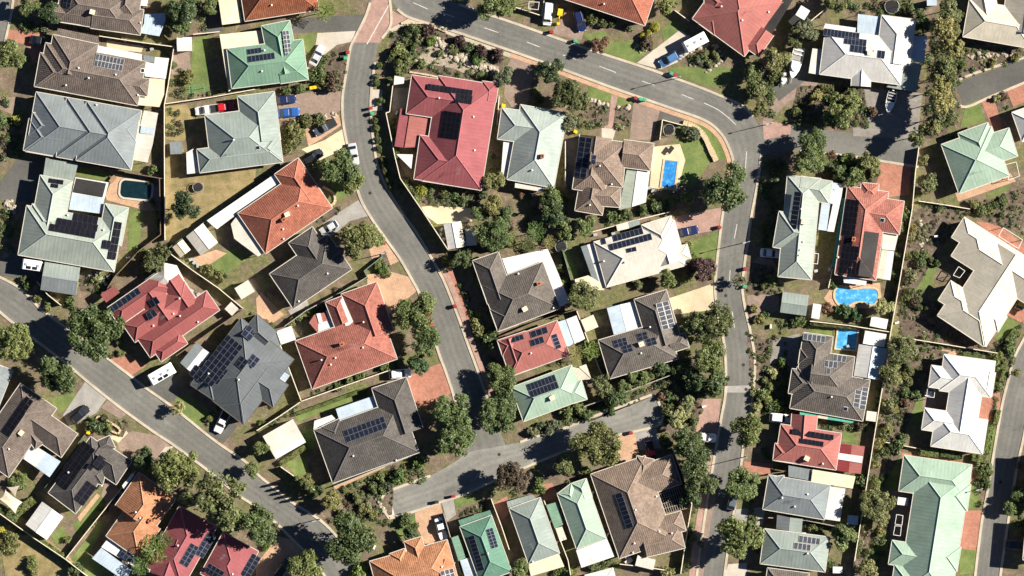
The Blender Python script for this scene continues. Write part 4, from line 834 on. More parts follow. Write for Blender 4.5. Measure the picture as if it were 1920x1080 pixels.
H('pale stone metal roofed house with boats parked beside it', 'pale boat house', (3, 0), 'metal_pale',
  [(405, 390, 1010, 470, 340, 'hh'), (975, 135, 930, 480, 255, 'hg'), (690, 650, 700, 480, 142, 'gg'), (860, 440, 985, 550, 160, 'gh')],
  flats=[('metal_cream', [(330, 365), (430, 380), (412, 535), (620, 575), (605, 600), (300, 550)]), ('metal_white', [(425, 180), (655, 212), (650, 245), (410, 228)]), ('metal_blue', [(670, 108), (862, 132), (845, 272), (664, 246)]), ('metal_blue', [(1085, 272), (1190, 277), (1165, 478), (1062, 462)]), ('metal_greygreen', [(885, 655), (1105, 695), (1150, 490), (1060, 462), (980, 545)])],
  solar=[(545, 262, 8, 10, 1, 27, 58), (648, 318, 8, 6, 1, 28, 56), (668, 375, 8, 4, 1, 30, 56), (840, 415, 8, 2, 1, 28, 62)], bits=[('c', 755, 400), ('v', 790, 385)], pitch=22)
H('cream metal roofed house in the top right corner', 'cream top-right house', (3, 0), 'metal_stone',
  [(1480, 140, 1990, 230, 280, 'hh'), (1960, -200, 1905, 250, 320, 'hg'), (1600, -60, 1640, 160, 180, 'gg')])
H('mint green hipped house beside the short dead-end road at right', 'mint dead-end house', (3, 1), 'metal_mint',
  [(1360, 190, 1735, 55, 390, 'hh'), (1530, -118, 1605, 90, 235, 'hg'), (1600, 60, 1832, -12, 220, 'gh')], bits=[('a', 1605, 205)])
H('large cream metal house with saw-tooth left side near the right edge', 'large cream saw-tooth house', (1720, 390, 4), 'metal_stone',
  [(328, 234, 960, 640, 297, 'hh'), (298, 145, 480, 260, 178, 'hg'), (725, 350, 345, 935, 382, 'gh'), (221, 692, 568, 923, 275, 'hh'), (197, 618, 380, 735, 173, 'hg'), (632, 872, 480, 780, 130, 'hg'), (800, 570, 700, 500, 110, 'hg')])
H('white metal roofed house with paved courtyard notch below the cream saw-tooth one', 'white courtyard house', (1720, 650, 5.144), 'metal_white',
  [(227, 247, 720, 313, 350, 'hh'), (115, 282, 420, 325, 209, 'hg'), (487, 260, 395, 830, 312, 'gg'), (147, 792, 645, 868, 330, 'hh'), (50, 692, 330, 735, 209, 'hg'), (652, 475, 690, 240, 110, 'hg')])
H('large mint green house at lower right with a narrow rear courtyard', 'large mint courtyard house', (3, 3), 'metal_mint',
  [(1315, 290, 1165, 1240, 400, 'hh'), (995, 305, 1503, 378, 270, 'hh'), (912, 897, 1150, 935, 180, 'hg'), (930, 1085, 1200, 1125, 190, 'hg'), (1500, 490, 1290, 460, 200, 'hg'), (1425, 950, 1250, 920, 180, 'hg')])
H('long grey-green metal house with eight white-framed panels in a column', 'long grey-green house', (3, 1), 'metal_palegreen',
  [(265, 250, 195, 1005, 250, 'hh'), (55, 640, 230, 670, 270, 'hg'), (230, 325, 462, 365, 165, 'gh'), (110, 880, 210, 900, 160, 'hg')],
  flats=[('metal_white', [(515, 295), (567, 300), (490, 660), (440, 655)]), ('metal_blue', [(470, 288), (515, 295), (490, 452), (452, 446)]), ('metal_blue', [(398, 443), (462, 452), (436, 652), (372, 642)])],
  solar=[(198, 500, 8, 1, 8, 56, 35, 'b')], bits=[('c', 258, 585), ('v', 240, 490), ('v', 255, 735), ('v', 225, 835), ('v', 232, 797)], eave=3.9)
H('red tiled house with black solar arrays and a dark heating mat at right', 'red heating-mat house', (3, 1), 'tile_coral',
  [(745, 340, 650, 1000, 310, 'hh'), (690, 510, 997, 555, 250, 'gh'), (690, 345, 820, 360, 110, 'hh')],
  flats=[('metal_teal', [(553, 403), (592, 408), (505, 932), (473, 925)]), ('metal_cream', [(860, 670), (972, 685), (945, 800), (848, 790)]), ('metal_stone', [(848, 795), (890, 800), (865, 1015), (812, 1005)]), ('metal_white', [(890, 800), (942, 806), (912, 1022), (865, 1015)]), ('metal_white', [(560, 985), (738, 1015), (730, 1062), (565, 1040)])],
  solar=[(612, 555, 8, 3, 6, 32, 46, 'k'), (595, 725, 8, 2, 2, 34, 42, 'k'), (598, 870, 8, 4, 4, 31, 54, 'k')], mats=[('mat_rubber', [(718, 655), (828, 670), (776, 1003), (668, 988)])], bits=[('s', 850, 572), ('v', 520, 850), ('y', 635, 715)], pitch=22)
H('brown tiled house with small white-framed panel groups beside the narrow pool', 'brown narrow-pool house', (1440, 600, 5.4), 'tile_greybrown',
  [(253, 682, 988, 813, 420, 'hh'), (502, 147, 430, 640, 300, 'hg'), (420, 540, 839, 597, 455, 'gh'), (220, 615, 460, 652, 250, 'hg'), (312, 365, 480, 390, 150, 'hg')],
  flats=[('metal_teal', [(318, 925), (505, 950), (500, 990), (318, 962)]), ('metal_stone', [(505, 950), (605, 968), (600, 1005), (500, 990)]), ('metal_teal', [(605, 968), (865, 1018), (852, 1042), (600, 1005)])],
  solar=[(461, 182, 8, 5, 1, 45, 68, 'w'), (717, 387, 9, 3, 1, 45, 70, 'w'), (627, 447, 9, 3, 1, 45, 68, 'w'), (600, 516, 9, 1, 1, 46, 66, 'w'), (962, 790, 9, 1, 5, 66, 45, 'w'), (893, 792, 9, 1, 4, 66, 44, 'w')], bits=[('v', 632, 775), ('s', 778, 895)])
H('pink-red metal house with red and white striped patio at lower right', 'pink striped-patio house', (3, 3), 'metal_coral',
  [(72, 75, 525, 145, 275, 'hh'), (270, -130, 255, 60, 190, 'gg'), (42, 145, 200, 165, 125, 'hg')],
  flats=[('metal_darkred', [(540, 85), (625, 95), (600, 302), (508, 286)]), ('metal_coral', [(625, 95), (722, 105), (692, 312), (600, 302)]), ('metal_white', [(526, 155), (708, 180), (700, 232), (520, 202)], 2.5)],
  solar=[(330, 15, 9, 9, 1, 35, 40, 'k'), (320, 75, 9, 6, 1, 30, 38, 'k')], bits=[('c', 285, 195), ('v', 405, 235)])
H('grey metal house with white side patio and a cream roof strip above', 'grey cream-strip house', (3, 3), 'metal_grey',
  [(-20, 447, 440, 525, 260, 'hh'), (60, 330, 75, 440, 110, 'hg')], flats=[('metal_white', [(455, 403), (577, 420), (535, 667), (418, 650)]), ('metal_sand', [(330, 278), (652, 330), (630, 422), (318, 370)], 2.75), ('metal_grey', [(150, 248), (325, 280), (315, 362), (150, 332)])], bits=[('v', 195, 555), ('a', 265, 490), ('v', 100, 490), ('v', 290, 462)])
H('grey-green metal house at the lower right with ten panels facing up', 'grey-green bottom-right house', (3, 3), 'metal_greygreen',
  [(-45, 852, 440, 915, 262, 'hh')], flats=[('metal_slate', [(65, 618), (162, 638), (152, 742), (58, 722)]), ('metal_greygreen', [(162, 638), (257, 650), (247, 752), (152, 742)])], solar=[(305, 808, 8, 5, 1, 32, 52, 'w'), (250, 855, 8, 4, 1, 32, 50, 'w')], bits=[('v', 290, 905)])
H('brown tiled roof corner just entering at the bottom edge, right of the street', 'brown bottom roof corner', (3, 3), 'tile_greybrown', [(-20, 1120, 290, 1160, 210, 'hh')])
H('pale blue-grey roof corner at the right edge below the dead-end road', 'pale right-edge house', (3, 0), 'metal_white', [(1860, 955, 2160, 850, 230, 'hh')])
H('pale grey roof cut by the left edge above the brown left-edge house', 'pale left-edge house', (0, 2), 'metal_grey', [(35, 590, -80, 880, 150, 'hh'), (-60, 560, -160, 860, 180, 'hh')])
H('low pale roof at the bottom edge below the big brown house', 'low pale bottom roof', (2, 3), 'metal_white', [(560, 1130, 770, 1075, 120, 'hh')], eave=2.3)
# a neighbour out of frame to the right whose gables shade the far street
H('house beyond the right edge whose gable shadows cross the far street', 'house beyond right edge', (3, 3), 'metal_stone', [(2045, 150, 2020, 560, 200, 'hh'), (2030, 640, 2000, 960, 200, 'hh')], eave=4.3)
# ------------------------------------------------------------------ wording of labels for repeated things
AUTO = []
def auto(o, desc, p, cat, group): o['category'] = cat; o['group'] = group; AUTO.append((o, desc, Vector((p[0], p[1])))); return o
# ------------------------------------------------------------------ sheds and small roofs
def shed(label, t, pts, m, h=2.1, gable=True, wall='frame_white', m2=None, short=False):
    P = [T(t, *p) for p in pts]; c = sum(P, Vector((0, 0))) / 4
    e1 = ((P[1] - P[0]) + (P[2] - P[3])) / 2; e2 = ((P[3] - P[0]) + (P[2] - P[1])) / 2
    if e1.length < e2.length: e1, e2 = e2, e1
    L, W = e1.length, e2.length; a = math.atan2(e1.y, e1.x)
    root = empty('garden_shed', (c.x, c.y, 0), a); tag(root, label, 'shed', 'garden sheds')
    b = MB(); k = 0.12; b.prism([(-L/2+k, -W/2+k), (L/2-k, -W/2+k), (L/2-k, W/2-k), (-L/2+k, W/2-k)], 0, h - 0.005); link('wall', b.mesh('wall', M[wall]), root)
    b = MB(); r = h + (W * 0.16 if gable else 0.0)
    if gable:
        for s in (-1, 1):
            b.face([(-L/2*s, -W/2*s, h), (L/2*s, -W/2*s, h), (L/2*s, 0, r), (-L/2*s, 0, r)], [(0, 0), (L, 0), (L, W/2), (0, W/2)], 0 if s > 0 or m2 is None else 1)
        b.face([(-L/2, -W/2, h), (-L/2, 0, r), (-L/2, W/2, h)]); b.face([(L/2, W/2, h), (L/2, 0, r), (L/2, -W/2, h)]); b.face([(-L/2, W/2, h), (L/2, W/2, h), (L/2, -W/2, h), (-L/2, -W/2, h)])
    else:
        b.prism([(-L/2, -W/2), (L/2, -W/2), (L/2, W/2), (-L/2, W/2)], h, h + 0.07, 0, (1, 0), lambda p: p[1] * 0.05)
    link('roof', b.mesh('roof', [M[m], M[m2 or m]]), root)
    if gable:
        b = MB(); b.bar((-L/2, 0, r - 0.01), (L/2, 0, r - 0.01), 0.2, 0.05); link('ridge_capping', b.mesh('ridge_capping', M[m + '_cap']), root)
    b = MB(); b.box((-0.45, -W/2 + k - 0.04, 0.05), (0.45, -W/2 + k - 0.003, min(1.9, h - 0.15))); link('door', b.mesh('door', M['frame_alu']), root)
    return root
shed('white shed on the strip left of the green cream-verandah house', (0, 0), [(1332, 285), (1445, 280), (1440, 385), (1330, 387)], 'metal_white')
shed('small pale lean-to shed half under a dark tree at the top', (0, 0), [(1370, 100), (1450, 105), (1435, 180), (1370, 165)], 'metal_stone', gable=False)
shed('grey shed beside the dry lawn left of the blue-car house', (0, 1), [(1275, -10), (1372, -15), (1366, 75), (1282, 80)], 'metal_grey', gable=False, wall='fence_grey')
shed('large cream shed above the small lawn left of the orange-red diagonal house', (0, 1), [(1395, 690), (1530, 600), (1640, 740), (1510, 838)], 'metal_cream', 2.4)
shed('small cream shed tucked in the fence corner beside the larger cream one', (0, 1), [(1295, 770), (1375, 720), (1437, 795), (1355, 852)], 'metal_sand', 2.0)
shed('cream garden shed at the right tip of the crimson stepped house', (0, 2), [(1690, 150), (1735, 110), (1802, 155), (1735, 210)], 'metal_cream', 2.0, gable=False)
shed('cream shed above the bare orange yard beside the dark diagonal house', (0, 2), [(1760, 0), (1868, -60), (1910, 25), (1815, 88)], 'metal_cream', 2.1, gable=False)
shed('white square shed between the slate house and the red tiled porch house', (1, 2), [(155, 320), (270, 285), (300, 385), (190, 427)], 'metal_white', 2.1, gable=False)
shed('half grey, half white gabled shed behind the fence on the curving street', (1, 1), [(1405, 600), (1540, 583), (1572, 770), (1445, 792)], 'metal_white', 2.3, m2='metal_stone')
shed('low pale carport roof right of the half white gabled shed', (1, 1), [(1570, 640), (1650, 630), (1660, 765), (1575, 760)], 'metal_stone', 2.1, gable=False)
shed('pale flat shed between the coral house and the white-framed-panel house', (2, 2), [(515, 238), (610, 200), (647, 290), (552, 332)], 'metal_stone', 2.1, gable=False)
shed('pale grey gabled shed left of the kidney pool', (3, 2), [(105, 20), (302, 62), (282, 202), (90, 190)], 'metal_greygreen', 2.3)
shed('narrow white shed by the fence left of the clipped shrubs at the kidney pool', (3, 2), [(332, 115), (402, 125), (376, 237), (325, 222)], 'metal_white', 2.0, gable=False)
shed('white shed under the yellow tree beside the kidney pool', (3, 2), [(772, 205), (895, 240), (886, 305), (760, 290)], 'metal_white', 2.0, gable=False)
shed('white flat shelter at the top right of the narrow pool', (3, 2), [(722, 320), (887, 345), (866, 445), (710, 415)], 'metal_white', 2.3, gable=False)
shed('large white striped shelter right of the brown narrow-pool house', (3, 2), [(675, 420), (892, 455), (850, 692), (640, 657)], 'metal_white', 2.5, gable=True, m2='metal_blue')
shed('small cream shed at the lower right corner of the narrow-pool house', (3, 2), [(738, 920), (817, 930), (800, 1002), (730, 992)], 'metal_cream', 2.0, gable=False)
shed('white gabled shed left of the dark brown black-array house', (0, 3), [(195, 685), (325, 525), (478, 628), (360, 812)], 'metal_white', 2.5)
shed('large cream flat shed left of the charcoal blue-patio house', (1, 3), [(40, 25), (285, -90), (372, 65), (165, 207)], 'metal_cream', 2.5, gable=False)
shed('small white shed at the bottom right of the grey-green bottom-right house', (3, 3), [(480, 1012), (557, 1002), (552, 1062), (486, 1050)], 'metal_white', 2.0, gable=False)
shed('pale blue shed by the long fence right of the grey cream-strip house', (3, 3), [(592, 618), (677, 630), (666, 692), (590, 690)], 'metal_blue', 2.0, gable=False)
shed('white shed inside the rear courtyard of the large mint house', (3, 3), [(970, 485), (1050, 495), (1042, 552), (965, 542)], 'metal_white', 2.0, gable=False)
shed('cream shed behind the big brown pergola house at the bottom edge', (2, 3), [(938, 920), (1072, 955), (1062, 1032), (925, 1000)], 'metal_cream', 2.1, gable=False)
shed('pale shed half hidden at the top centre beside the big street tree', (3, 0), [(1185, 0), (1260, -5), (1262, 45), (1190, 45)], 'metal_blue', 2.0, gable=False)
shed('dark and white striped carport beside the salmon top-edge house', (3, 0), [(200, 110), (250, 45), (308, 82), (270, 160)], 'metal_white', 2.2, gable=False)
shed('dark glass-roofed carport below the striped carport by the salmon house', (3, 0), [(145, 165), (200, 112), (245, 145), (195, 205)], 'metal_black', 2.1, gable=False)
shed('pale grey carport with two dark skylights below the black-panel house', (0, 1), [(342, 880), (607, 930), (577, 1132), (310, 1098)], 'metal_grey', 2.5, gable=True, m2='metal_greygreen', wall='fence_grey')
shed('white low shed row above the cream panel-row house', (2, 1), [(782, 610), (866, 590), (882, 632), (788, 655)], 'metal_cream', 2.0, gable=False)
shed('grey low shed beside the white one above the cream panel-row house', (2, 1), [(870, 588), (952, 566), (962, 605), (880, 630)], 'metal_greygreen', 2.0, gable=False)

# ------------------------------------------------------------------ fences: panels between posts with a capping rail
FPOST = MB(); FPOST.box((-0.05, -0.05, 0), (0.05, 0.05, 1.86)); FPOST_ME = {}
def fence(pts, m='fence_cream', h=1.75, step=3.6, desc=None):
    P = [FX(*p) for p in pts]; c = sum(P, Vector((0, 0))) / len(P)
    root = empty('fence', (c.x, c.y, 0))
    nm = {'fence_cream': 'cream panel fence', 'fence_green': 'green panel fence', 'fence_brown': 'brown timber fence', 'fence_grey': 'grey panel fence'}[m]
    mid = P[len(P)//2] if len(P) > 2 else (P[0] + P[1]) / 2
    auto(root, ('low ' if h < 1.2 else '') + nm, mid, 'fence', 'boundary fences')
    if m not in FPOST_ME: FPOST_ME[m] = FPOST.mesh('post', M[m])
    for a, b in zip(P, P[1:]):
        n = max(1, round((b - a).length / step)); d = (b - a).normalized(); rz = math.atan2(d.y, d.x); seg = (b - a).length / n
        mb = MB(); mb.box((0.06, -0.018, 0.05), (seg - 0.06, 0.018, h)); me = mb.mesh('panel', M[m])
        mb = MB(); mb.box((0.05, -0.085, h + 0.003), (seg - 0.05, 0.085, h + 0.063)); mc = mb.mesh('capping', M[m])
        for k in range(n):
            q = a + d * seg * k - c
            pn = link('panel', me, root, (q.x, q.y, 0), rz); link('capping', mc, pn)
            o = link('post', FPOST_ME[m], root, (q.x, q.y, 0), rz); o.scale = (1, 1, (h + 0.07) / 1.86)
    q = P[-1] - c; o = link('post', FPOST_ME[m], root, (q.x, q.y, 0)); o.scale = (1, 1, (h + 0.07) / 1.86)
    return root
F = fence
F([(327, 88), (316, 160), (309, 197), (309, 270), (310, 450)]); F([(311, 195), (400, 182), (478, 168)]); F([(363, 65), (412, 60)]); F([(187, 68), (265, 80), (326, 88)])
F([(147, 307), (230, 322), (304, 335)], 'fence_brown'); F([(318, 465), (400, 405), (480, 352), (558, 300)], 'fence_green'); F([(322, 477), (362, 507), (410, 540), (456, 578)]); F([(331, 667), (395, 622), (456, 581)], 'fence_brown')
F([(481, 591), (515, 617), (540, 684), (565, 751)]); F([(566, 752), (650, 722), (728, 695)]); F([(482, 807), (525, 780), (563, 754)]); F([(626, 912), (705, 880), (784, 850)], 'fence_grey', 1.2); F([(527, 875), (560, 898), (590, 918)])
F([(737, 160), (731, 210), (724, 212), (732, 250), (740, 290)]); F([(740, 290), (751, 335), (792, 395), (840, 468)], 'fence_cream', 2.7); F([(1722, 277), (1716, 320), (1710, 390), (1696, 470), (1684, 540), (1669, 625), (1654, 725), (1640, 810), (1624, 910), (1600, 1062)])
F([(1722, 377), (1770, 384), (1818, 392)], 'fence_cream', 1.0); F([(1687, 632), (1780, 647), (1870, 662)], 'fence_cream', 1.0); F([(1640, 825), (1728, 842)], 'fence_cream', 1.0); F([(1518, 602), (1590, 610), (1666, 622)])
F([(1110, 435), (1180, 416), (1257, 397)]); F([(1081, 582), (1105, 645), (1132, 712)]); F([(1095, 762), (1172, 735), (1258, 703)], 'fence_grey'); F([(1260, 840), (1280, 890), (1297, 945), (1286, 1010), (1276, 1075)]); F([(1162, 1057), (1205, 1062), (1245, 1068)])
F([(125, 1046), (165, 995), (205, 945), (254, 884)]); F([(0, 962), (60, 1005), (124, 1048), (165, 1080)]); F([(85, 915), (125, 862), (160, 815)], 'fence_green'); F([(0, 787), (48, 717)], 'fence_brown'); F([(1517, 42), (1562, 5)]); F([(70, 528), (90, 552), (115, 572)], 'fence_cream')
F([(1237, 262), (1242, 225), (1280, 235)], 'fence_cream', 1.2); F([(832, 962), (850, 1025), (865, 1075)], 'fence_grey'); F([(921, 935), (940, 985), (955, 1030)], 'fence_cream'); F([(1020, 938), (1040, 985), (1065, 1050), (1070, 1078)], 'fence_cream')
F([(960, 12), (1016, 30), (1020, 2)], 'fence_cream', 1.2); F([(1265, 20), (1292, 40)], 'fence_cream'); F([(690, 522), (683, 508), (718, 480)], 'fence_green', 1.2); F([(688, 520), (640, 548), (575, 582), (534, 612)], 'fence_grey'); F([(318, 75), (300, 58)], 'fence_brown')
F([(1561, 335), (1575, 345), (1570, 380)], 'fence_brown'); F([(1560, 505), (1553, 540)], 'fence_cream', 1.2); F([(300, 335), (302, 440), (262, 470), (215, 520), (200, 545)], 'fence_brown'); F([(840, 470), (905, 462), (925, 470)], 'fence_brown'); F([(1055, 470), (1075, 540)], 'fence_green')
F([(1060, 265), (1060, 350)], 'fence_cream'); F([(936, 180), (932, 235)], 'fence_cream'); F([(1060, 545), (1150, 520), (1255, 500)], 'fence_brown'); F([(935, 632), (1000, 605), (1075, 580)], 'fence_brown'); F([(1440, 888), (1500, 880), (1595, 895)], 'fence_brown'); F([(1440, 970), (1510, 975), (1595, 992)], 'fence_grey')

# ------------------------------------------------------------------ pools
def rounded(cx, cy, w, h, r, ang=0, n=6):
    out = []; a = R(ang)
    for sx, sy, a0 in ((1, 1, 0), (-1, 1, 90), (-1, -1, 180), (1, -1, 270)):
        for k in range(n + 1):
            q = R(a0 + 90 * k / n); x = sx * (w/2 - r) + r * math.cos(q); y = sy * (h/2 - r) + r * math.sin(q)
            out.append((cx + x * math.cos(a) - y * math.sin(a), cy + x * math.sin(a) + y * math.cos(a)))
    return out
def grow(pts, d):
    c = (sum(p[0] for p in pts)/len(pts), sum(p[1] for p in pts)/len(pts)); out = []
    for i, p in enumerate(pts):
        q = pts[i-1]; s = pts[(i+1) % len(pts)]; v = Vector((s[0]-q[0], s[1]-q[1])).normalized(); nrm = Vector((v.y, -v.x))
        if nrm.dot(Vector((p[0]-c[0], p[1]-c[1]))) < 0: nrm = -nrm
        out.append((p[0] + nrm.x*d, p[1] + nrm.y*d))
    return out
def pool(label, pts, wm, cop='stone_wall'):
    P = [FX(*p) for p in pts]; c = sum(P, Vector((0, 0))) / len(P); L = [(p.x - c.x, p.y - c.y) for p in P]
    root = empty('swimming_pool', (c.x, c.y, 0)); tag(root, label, 'pool', 'backyard pools')
    b = MB(); a = sum(L[i-1][0]*L[i][1]-L[i][0]*L[i-1][1] for i in range(len(L)));
    W = L if a > 0 else L[::-1]
    b.face([(p[0], p[1], 0.10) for p in W]); link('pool_water', b.mesh('pool_water', M[wm]), root)
    O = grow(L, 0.42); b = MB(); n = len(L)
    for i in range(n):
        j = (i + 1) % n; qs = [(*L[i], 0.17), (*L[j], 0.17), (*O[j], 0.17), (*O[i], 0.17)]
        nz = (qs[1][0]-qs[0][0])*(qs[2][1]-qs[0][1])-(qs[1][1]-qs[0][1])*(qs[2][0]-qs[0][0])
        b.face(qs if nz > 0 else qs[::-1]); b.face([(*L[i], 0.02), (*L[j], 0.02), (*L[j], 0.17), (*L[i], 0.17)]); b.face([(*O[i], 0.02), (*O[j], 0.02), (*O[j], 0.17), (*O[i], 0.17)])
    link('coping', b.mesh('coping', M[cop]), root)
    return root
pool('bright blue rectangular pool right of the tan-brown tiled house', [(1247, 300), (1270, 303), (1264, 352), (1240, 350)], 'water_blue')
pool('dark rounded pool right of the pale house with black panels', rounded(255, 356, 58, 32, 9, 6), 'water_deep', 'concrete')
pool('pale blue kidney-shaped pool under rippled cover below the red heating-mat house', smooth_line([(1566, 558), (1567, 545), (1575, 539), (1600, 543), (1622, 541), (1642, 543), (1646, 556), (1636, 571), (1618, 565), (1602, 566), (1590, 572), (1574, 570), (1566, 558)], 4)[:-1], 'water_aqua')
pool('blue narrow rectangular pool at the top right of the brown narrow-pool house', [(1572, 616), (1608, 620), (1604, 656), (1567, 653)], 'water_aqua')

# ------------------------------------------------------------------ trampolines, tank, lamps, bins, sails, pergola, frames
def ring(b, r, rt, z, n=24, m=0): b.tube([(r*math.cos(2*math.pi*k/n), r*math.sin(2*math.pi*k/n), z) for k in range(n + 1)], rt, 5, m)
def trampoline(label, px, py, r):
    root = empty('trampoline', (*FX(px, py), 0)); tag(root, label, 'trampoline', 'trampolines')
    n = 24; b = MB(); b.prism([((r-.25)*math.cos(2*math.pi*k/n), (r-.25)*math.sin(2*math.pi*k/n)) for k in range(n)], 0.84, 0.86); link('jumping_mat', b.mesh('jumping_mat', M['net_black']), root)
    b = MB(); ring(b, r, 0.06, 0.88); link('rim', b.mesh('rim', M['steel']), root)
    for k in range(6):
        b = MB(); a = k*math.pi/3; b.tube([(r*math.cos(a), r*math.sin(a), 0), (r*math.cos(a), r*math.sin(a), 2.4)], 0.03, 5); link('leg', b.mesh('leg', M['steel']), root)
    return root
trampoline('black trampoline inside the pale fence above the blue rectangular pool', 1254, 244, 1.2); trampoline('large dark trampoline at the top edge above the pale boat house', 1672, 12, 1.5); trampoline('dark trampoline on the dry lawn above a round dark tree', 372, 351, 1.15)
trampoline('dark round trampoline left of the cream panel-row house', 1052, 462, 1.25)
def lamp(label, px, py, h=5.4, arm=0.9):
    root = empty('street_lamp', (*FX(px, py), 0), R(195)); tag(root, label, 'street lamp', 'street lamps')
    b = MB(); b.tube([(0, 0, 0), (0, 0, h*0.5), (0, 0, h), (0.3, 0, h + 0.35), (arm, 0, h + 0.45)], [0.10, 0.08, 0.06, 0.05, 0.04], 8); link('pole', b.mesh('pole', M['steel']), root)
    b = MB(); b.prism([(arm-0.1, -0.14), (arm+0.55, -0.11), (arm+0.6, 0), (arm+0.55, 0.11), (arm-0.1, 0.14)], h + 0.38, h + 0.50); lh = link('lamp_head', b.mesh('lamp_head', M['frame_alu']), root)
    b = MB(); b.prism([(arm, -0.09), (arm+0.45, -0.08), (arm+0.45, 0.08), (arm, 0.09)], h + 0.34, h + 0.378); link('lens', b.mesh('lens', M['lamp_white']), lh)
lamp('street lamp above the bend beside red and green bins near the caravan', 1275, 145); lamp('street lamp on the right street opposite the cream panel-row house', 1404, 453); lamp('street lamp on the verge at the cul-de-sac dead end', 600, 973)
lamp('street lamp in the garden corner beside the dark diagonal house', 729, 473, 4.8); lamp('street lamp on the right street near the red paved driveway', 1399, 856); lamp('street lamp at the corner of the paved side road', 1447, 231, 4.6); lamp('street lamp beside the far right street below the mint courtyard house', 1840, 915, 4.4)
def bin_parts(lid):
    b = MB(); b.face([(-.24, -.27, .05), (-.24, .27, .05), (.24, .27, .05), (.24, -.27, .05)])
    lo = [(-.24, -.27, .05), (.24, -.27, .05), (.24, .27, .05), (-.24, .27, .05)]; hi = [(-.29, -.33, 1.0), (.29, -.33, 1.0), (.29, .33, 1.0), (-.29, .33, 1.0)]
    for i in range(4): j = (i+1) % 4; b.face([lo[i], lo[j], hi[j], hi[i]])
    b.face(hi); body = b.mesh('bin_body', M['plastic_dark'])
    b = MB(); b.prism([(-.31, -.36), (.31, -.36), (.33, .3), (.25, .38), (-.25, .38), (-.33, .3)], 1.005, 1.06); b.prism([(-.22, -.26), (.22, -.26), (.22, .26), (-.22, .26)], 1.06, 1.09); b.bar((-.26, -.42, 1.0), (.26, -.42, 1.0), .05, .05)
    return body, b.mesh('lid', M[lid])
w_ = MB(); w_.tube([(-.05, 0, .1), (.05, 0, .1)], .1, 10); WHEEL_S = w_.mesh('wheel', M['rubber'])
BINM = {}
def wheelie(col, px, py, rz=0.0):
    if col not in BINM: BINM[col] = bin_parts('plastic_' + col)
    root = empty('wheelie_bin', (*FX(px, py), 0.03), rz); auto(root, '%s-lidded wheelie bin' % col, FX(px, py), 'bin', 'wheelie bins put out')
    link('bin_body', BINM[col][0], root); link('lid', BINM[col][1], root)
    for s in (-.24, .24): link('wheel', WHEEL_S, root, (s, -.3, 0))
for c, x, y in (('red', 652, 98), ('green', 648, 109), ('green', 698, 213), ('red', 695, 203), ('yellow', 561, 150), ('yellow', 584, 165), ('yellow', 590, 164), ('red', 1034, 60), ('green', 1079, 77), ('green', 1259, 138), ('red', 1265, 141),
                ('red', 1192, 184), ('green', 1201, 186), ('green', 1208, 187), ('red', 1397, 504), ('green', 1396, 537), ('red', 1349, 426), ('red', 664, 357), ('red', 720, 455), ('red', 853, 574), ('yellow', 944, 198), ('yellow', 1079, 247),
                ('red', 850, 930), ('dark', 819, 941), ('green', 573, 1034), ('yellow', 166, 811), ('yellow', 1082, 30), ('red', 1183, 811), ('yellow', 168, 806)): wheelie(c, x, y, random.uniform(-.4, .4) + 1.4)
def sail(label, pts, m='canvas', z=2.6):
    P = [FX(*p) for p in pts]; c = sum(P, Vector((0, 0))) / len(P); root = empty('shade_sail', (c.x, c.y, 0)); tag(root, label, 'shade sail', 'shade sails')
    b = MB(); n = len(P); hs = [z + (0.5 if k % 2 else -0.1) for k in range(n)]; ring_ = []
    for i in range(n):
        j = (i + 1) % n
        for k in range(5):
            t = k / 5; q = (P[i] - c) * (1 - t) + (P[j] - c) * t; q = q * (1 - 0.28 * 4 * t * (1 - t) * 0.5); ring_.append((q.x, q.y, hs[i]*(1-t) + hs[j]*t))
    for i in range(len(ring_)):
        b.face([(0, 0, z + 0.1), ring_[i], ring_[(i+1) % len(ring_)]]); b.face([(0, 0, z + 0.08), ring_[(i+1) % len(ring_)], ring_[i]])
    link('sail_cloth', b.mesh('sail_cloth', M[m]), root)
    for i in range(n):
        b = MB(); q = (P[i] - c) * 1.03; b.tube([(q.x, q.y, 0), (q.x, q.y, hs[i] + 0.1)], 0.05, 6); link('post', b.mesh('post', M['steel']), root)
sail('four-pointed cream shade sail at the left edge', [(1, 935), (12, 918), (44, 941), (31, 962)]); sail('three-pointed cream shade sail just above the four-pointed one', [(15, 913), (39, 909), (30, 931)])
# slatted pergola beside the big brown house
P4 = [T((2, 3), *p) for p in ((1100, 465), (1260, 408), (1312, 570), (1147, 607))]; cpg = sum(P4, Vector((0, 0))) / 4
pg = empty('pergola', (cpg.x, cpg.y, 0)); tag(pg, 'dark slatted pergola with pale beams beside the big brown house', 'pergola')
for k in range(5):
    t = k / 4; a = P4[0].lerp(P4[3], t) - cpg; b_ = P4[1].lerp(P4[2], t) - cpg; b = MB(); b.bar((a.x, a.y, 2.62), (b_.x, b_.y, 2.62), 0.12, 0.14); link('beam', b.mesh('beam', M['timber']), pg)
for k in range(11):
    t = k / 10; a = P4[0].lerp(P4[1], t) - cpg; b_ = P4[3].lerp(P4[2], t) - cpg; b = MB(); b.bar((a.x, a.y, 2.52), (b_.x, b_.y, 2.52), 0.09, 0.09); link('slat', b.mesh('slat', M['frame_grey'] if 'frame_grey' in M else M['fence_grey']), pg)
b = MB(); b.prism([tuple(p - cpg) for p in P4], 2.40, 2.44); link('shade_cloth', b.mesh('shade_cloth', M['net_black']), pg)
for p in P4: q = (p - cpg) * 0.97; po = link('post', POST, pg, (q.x, q.y, 0)); po.scale = (1.4, 1.4, 2.4)
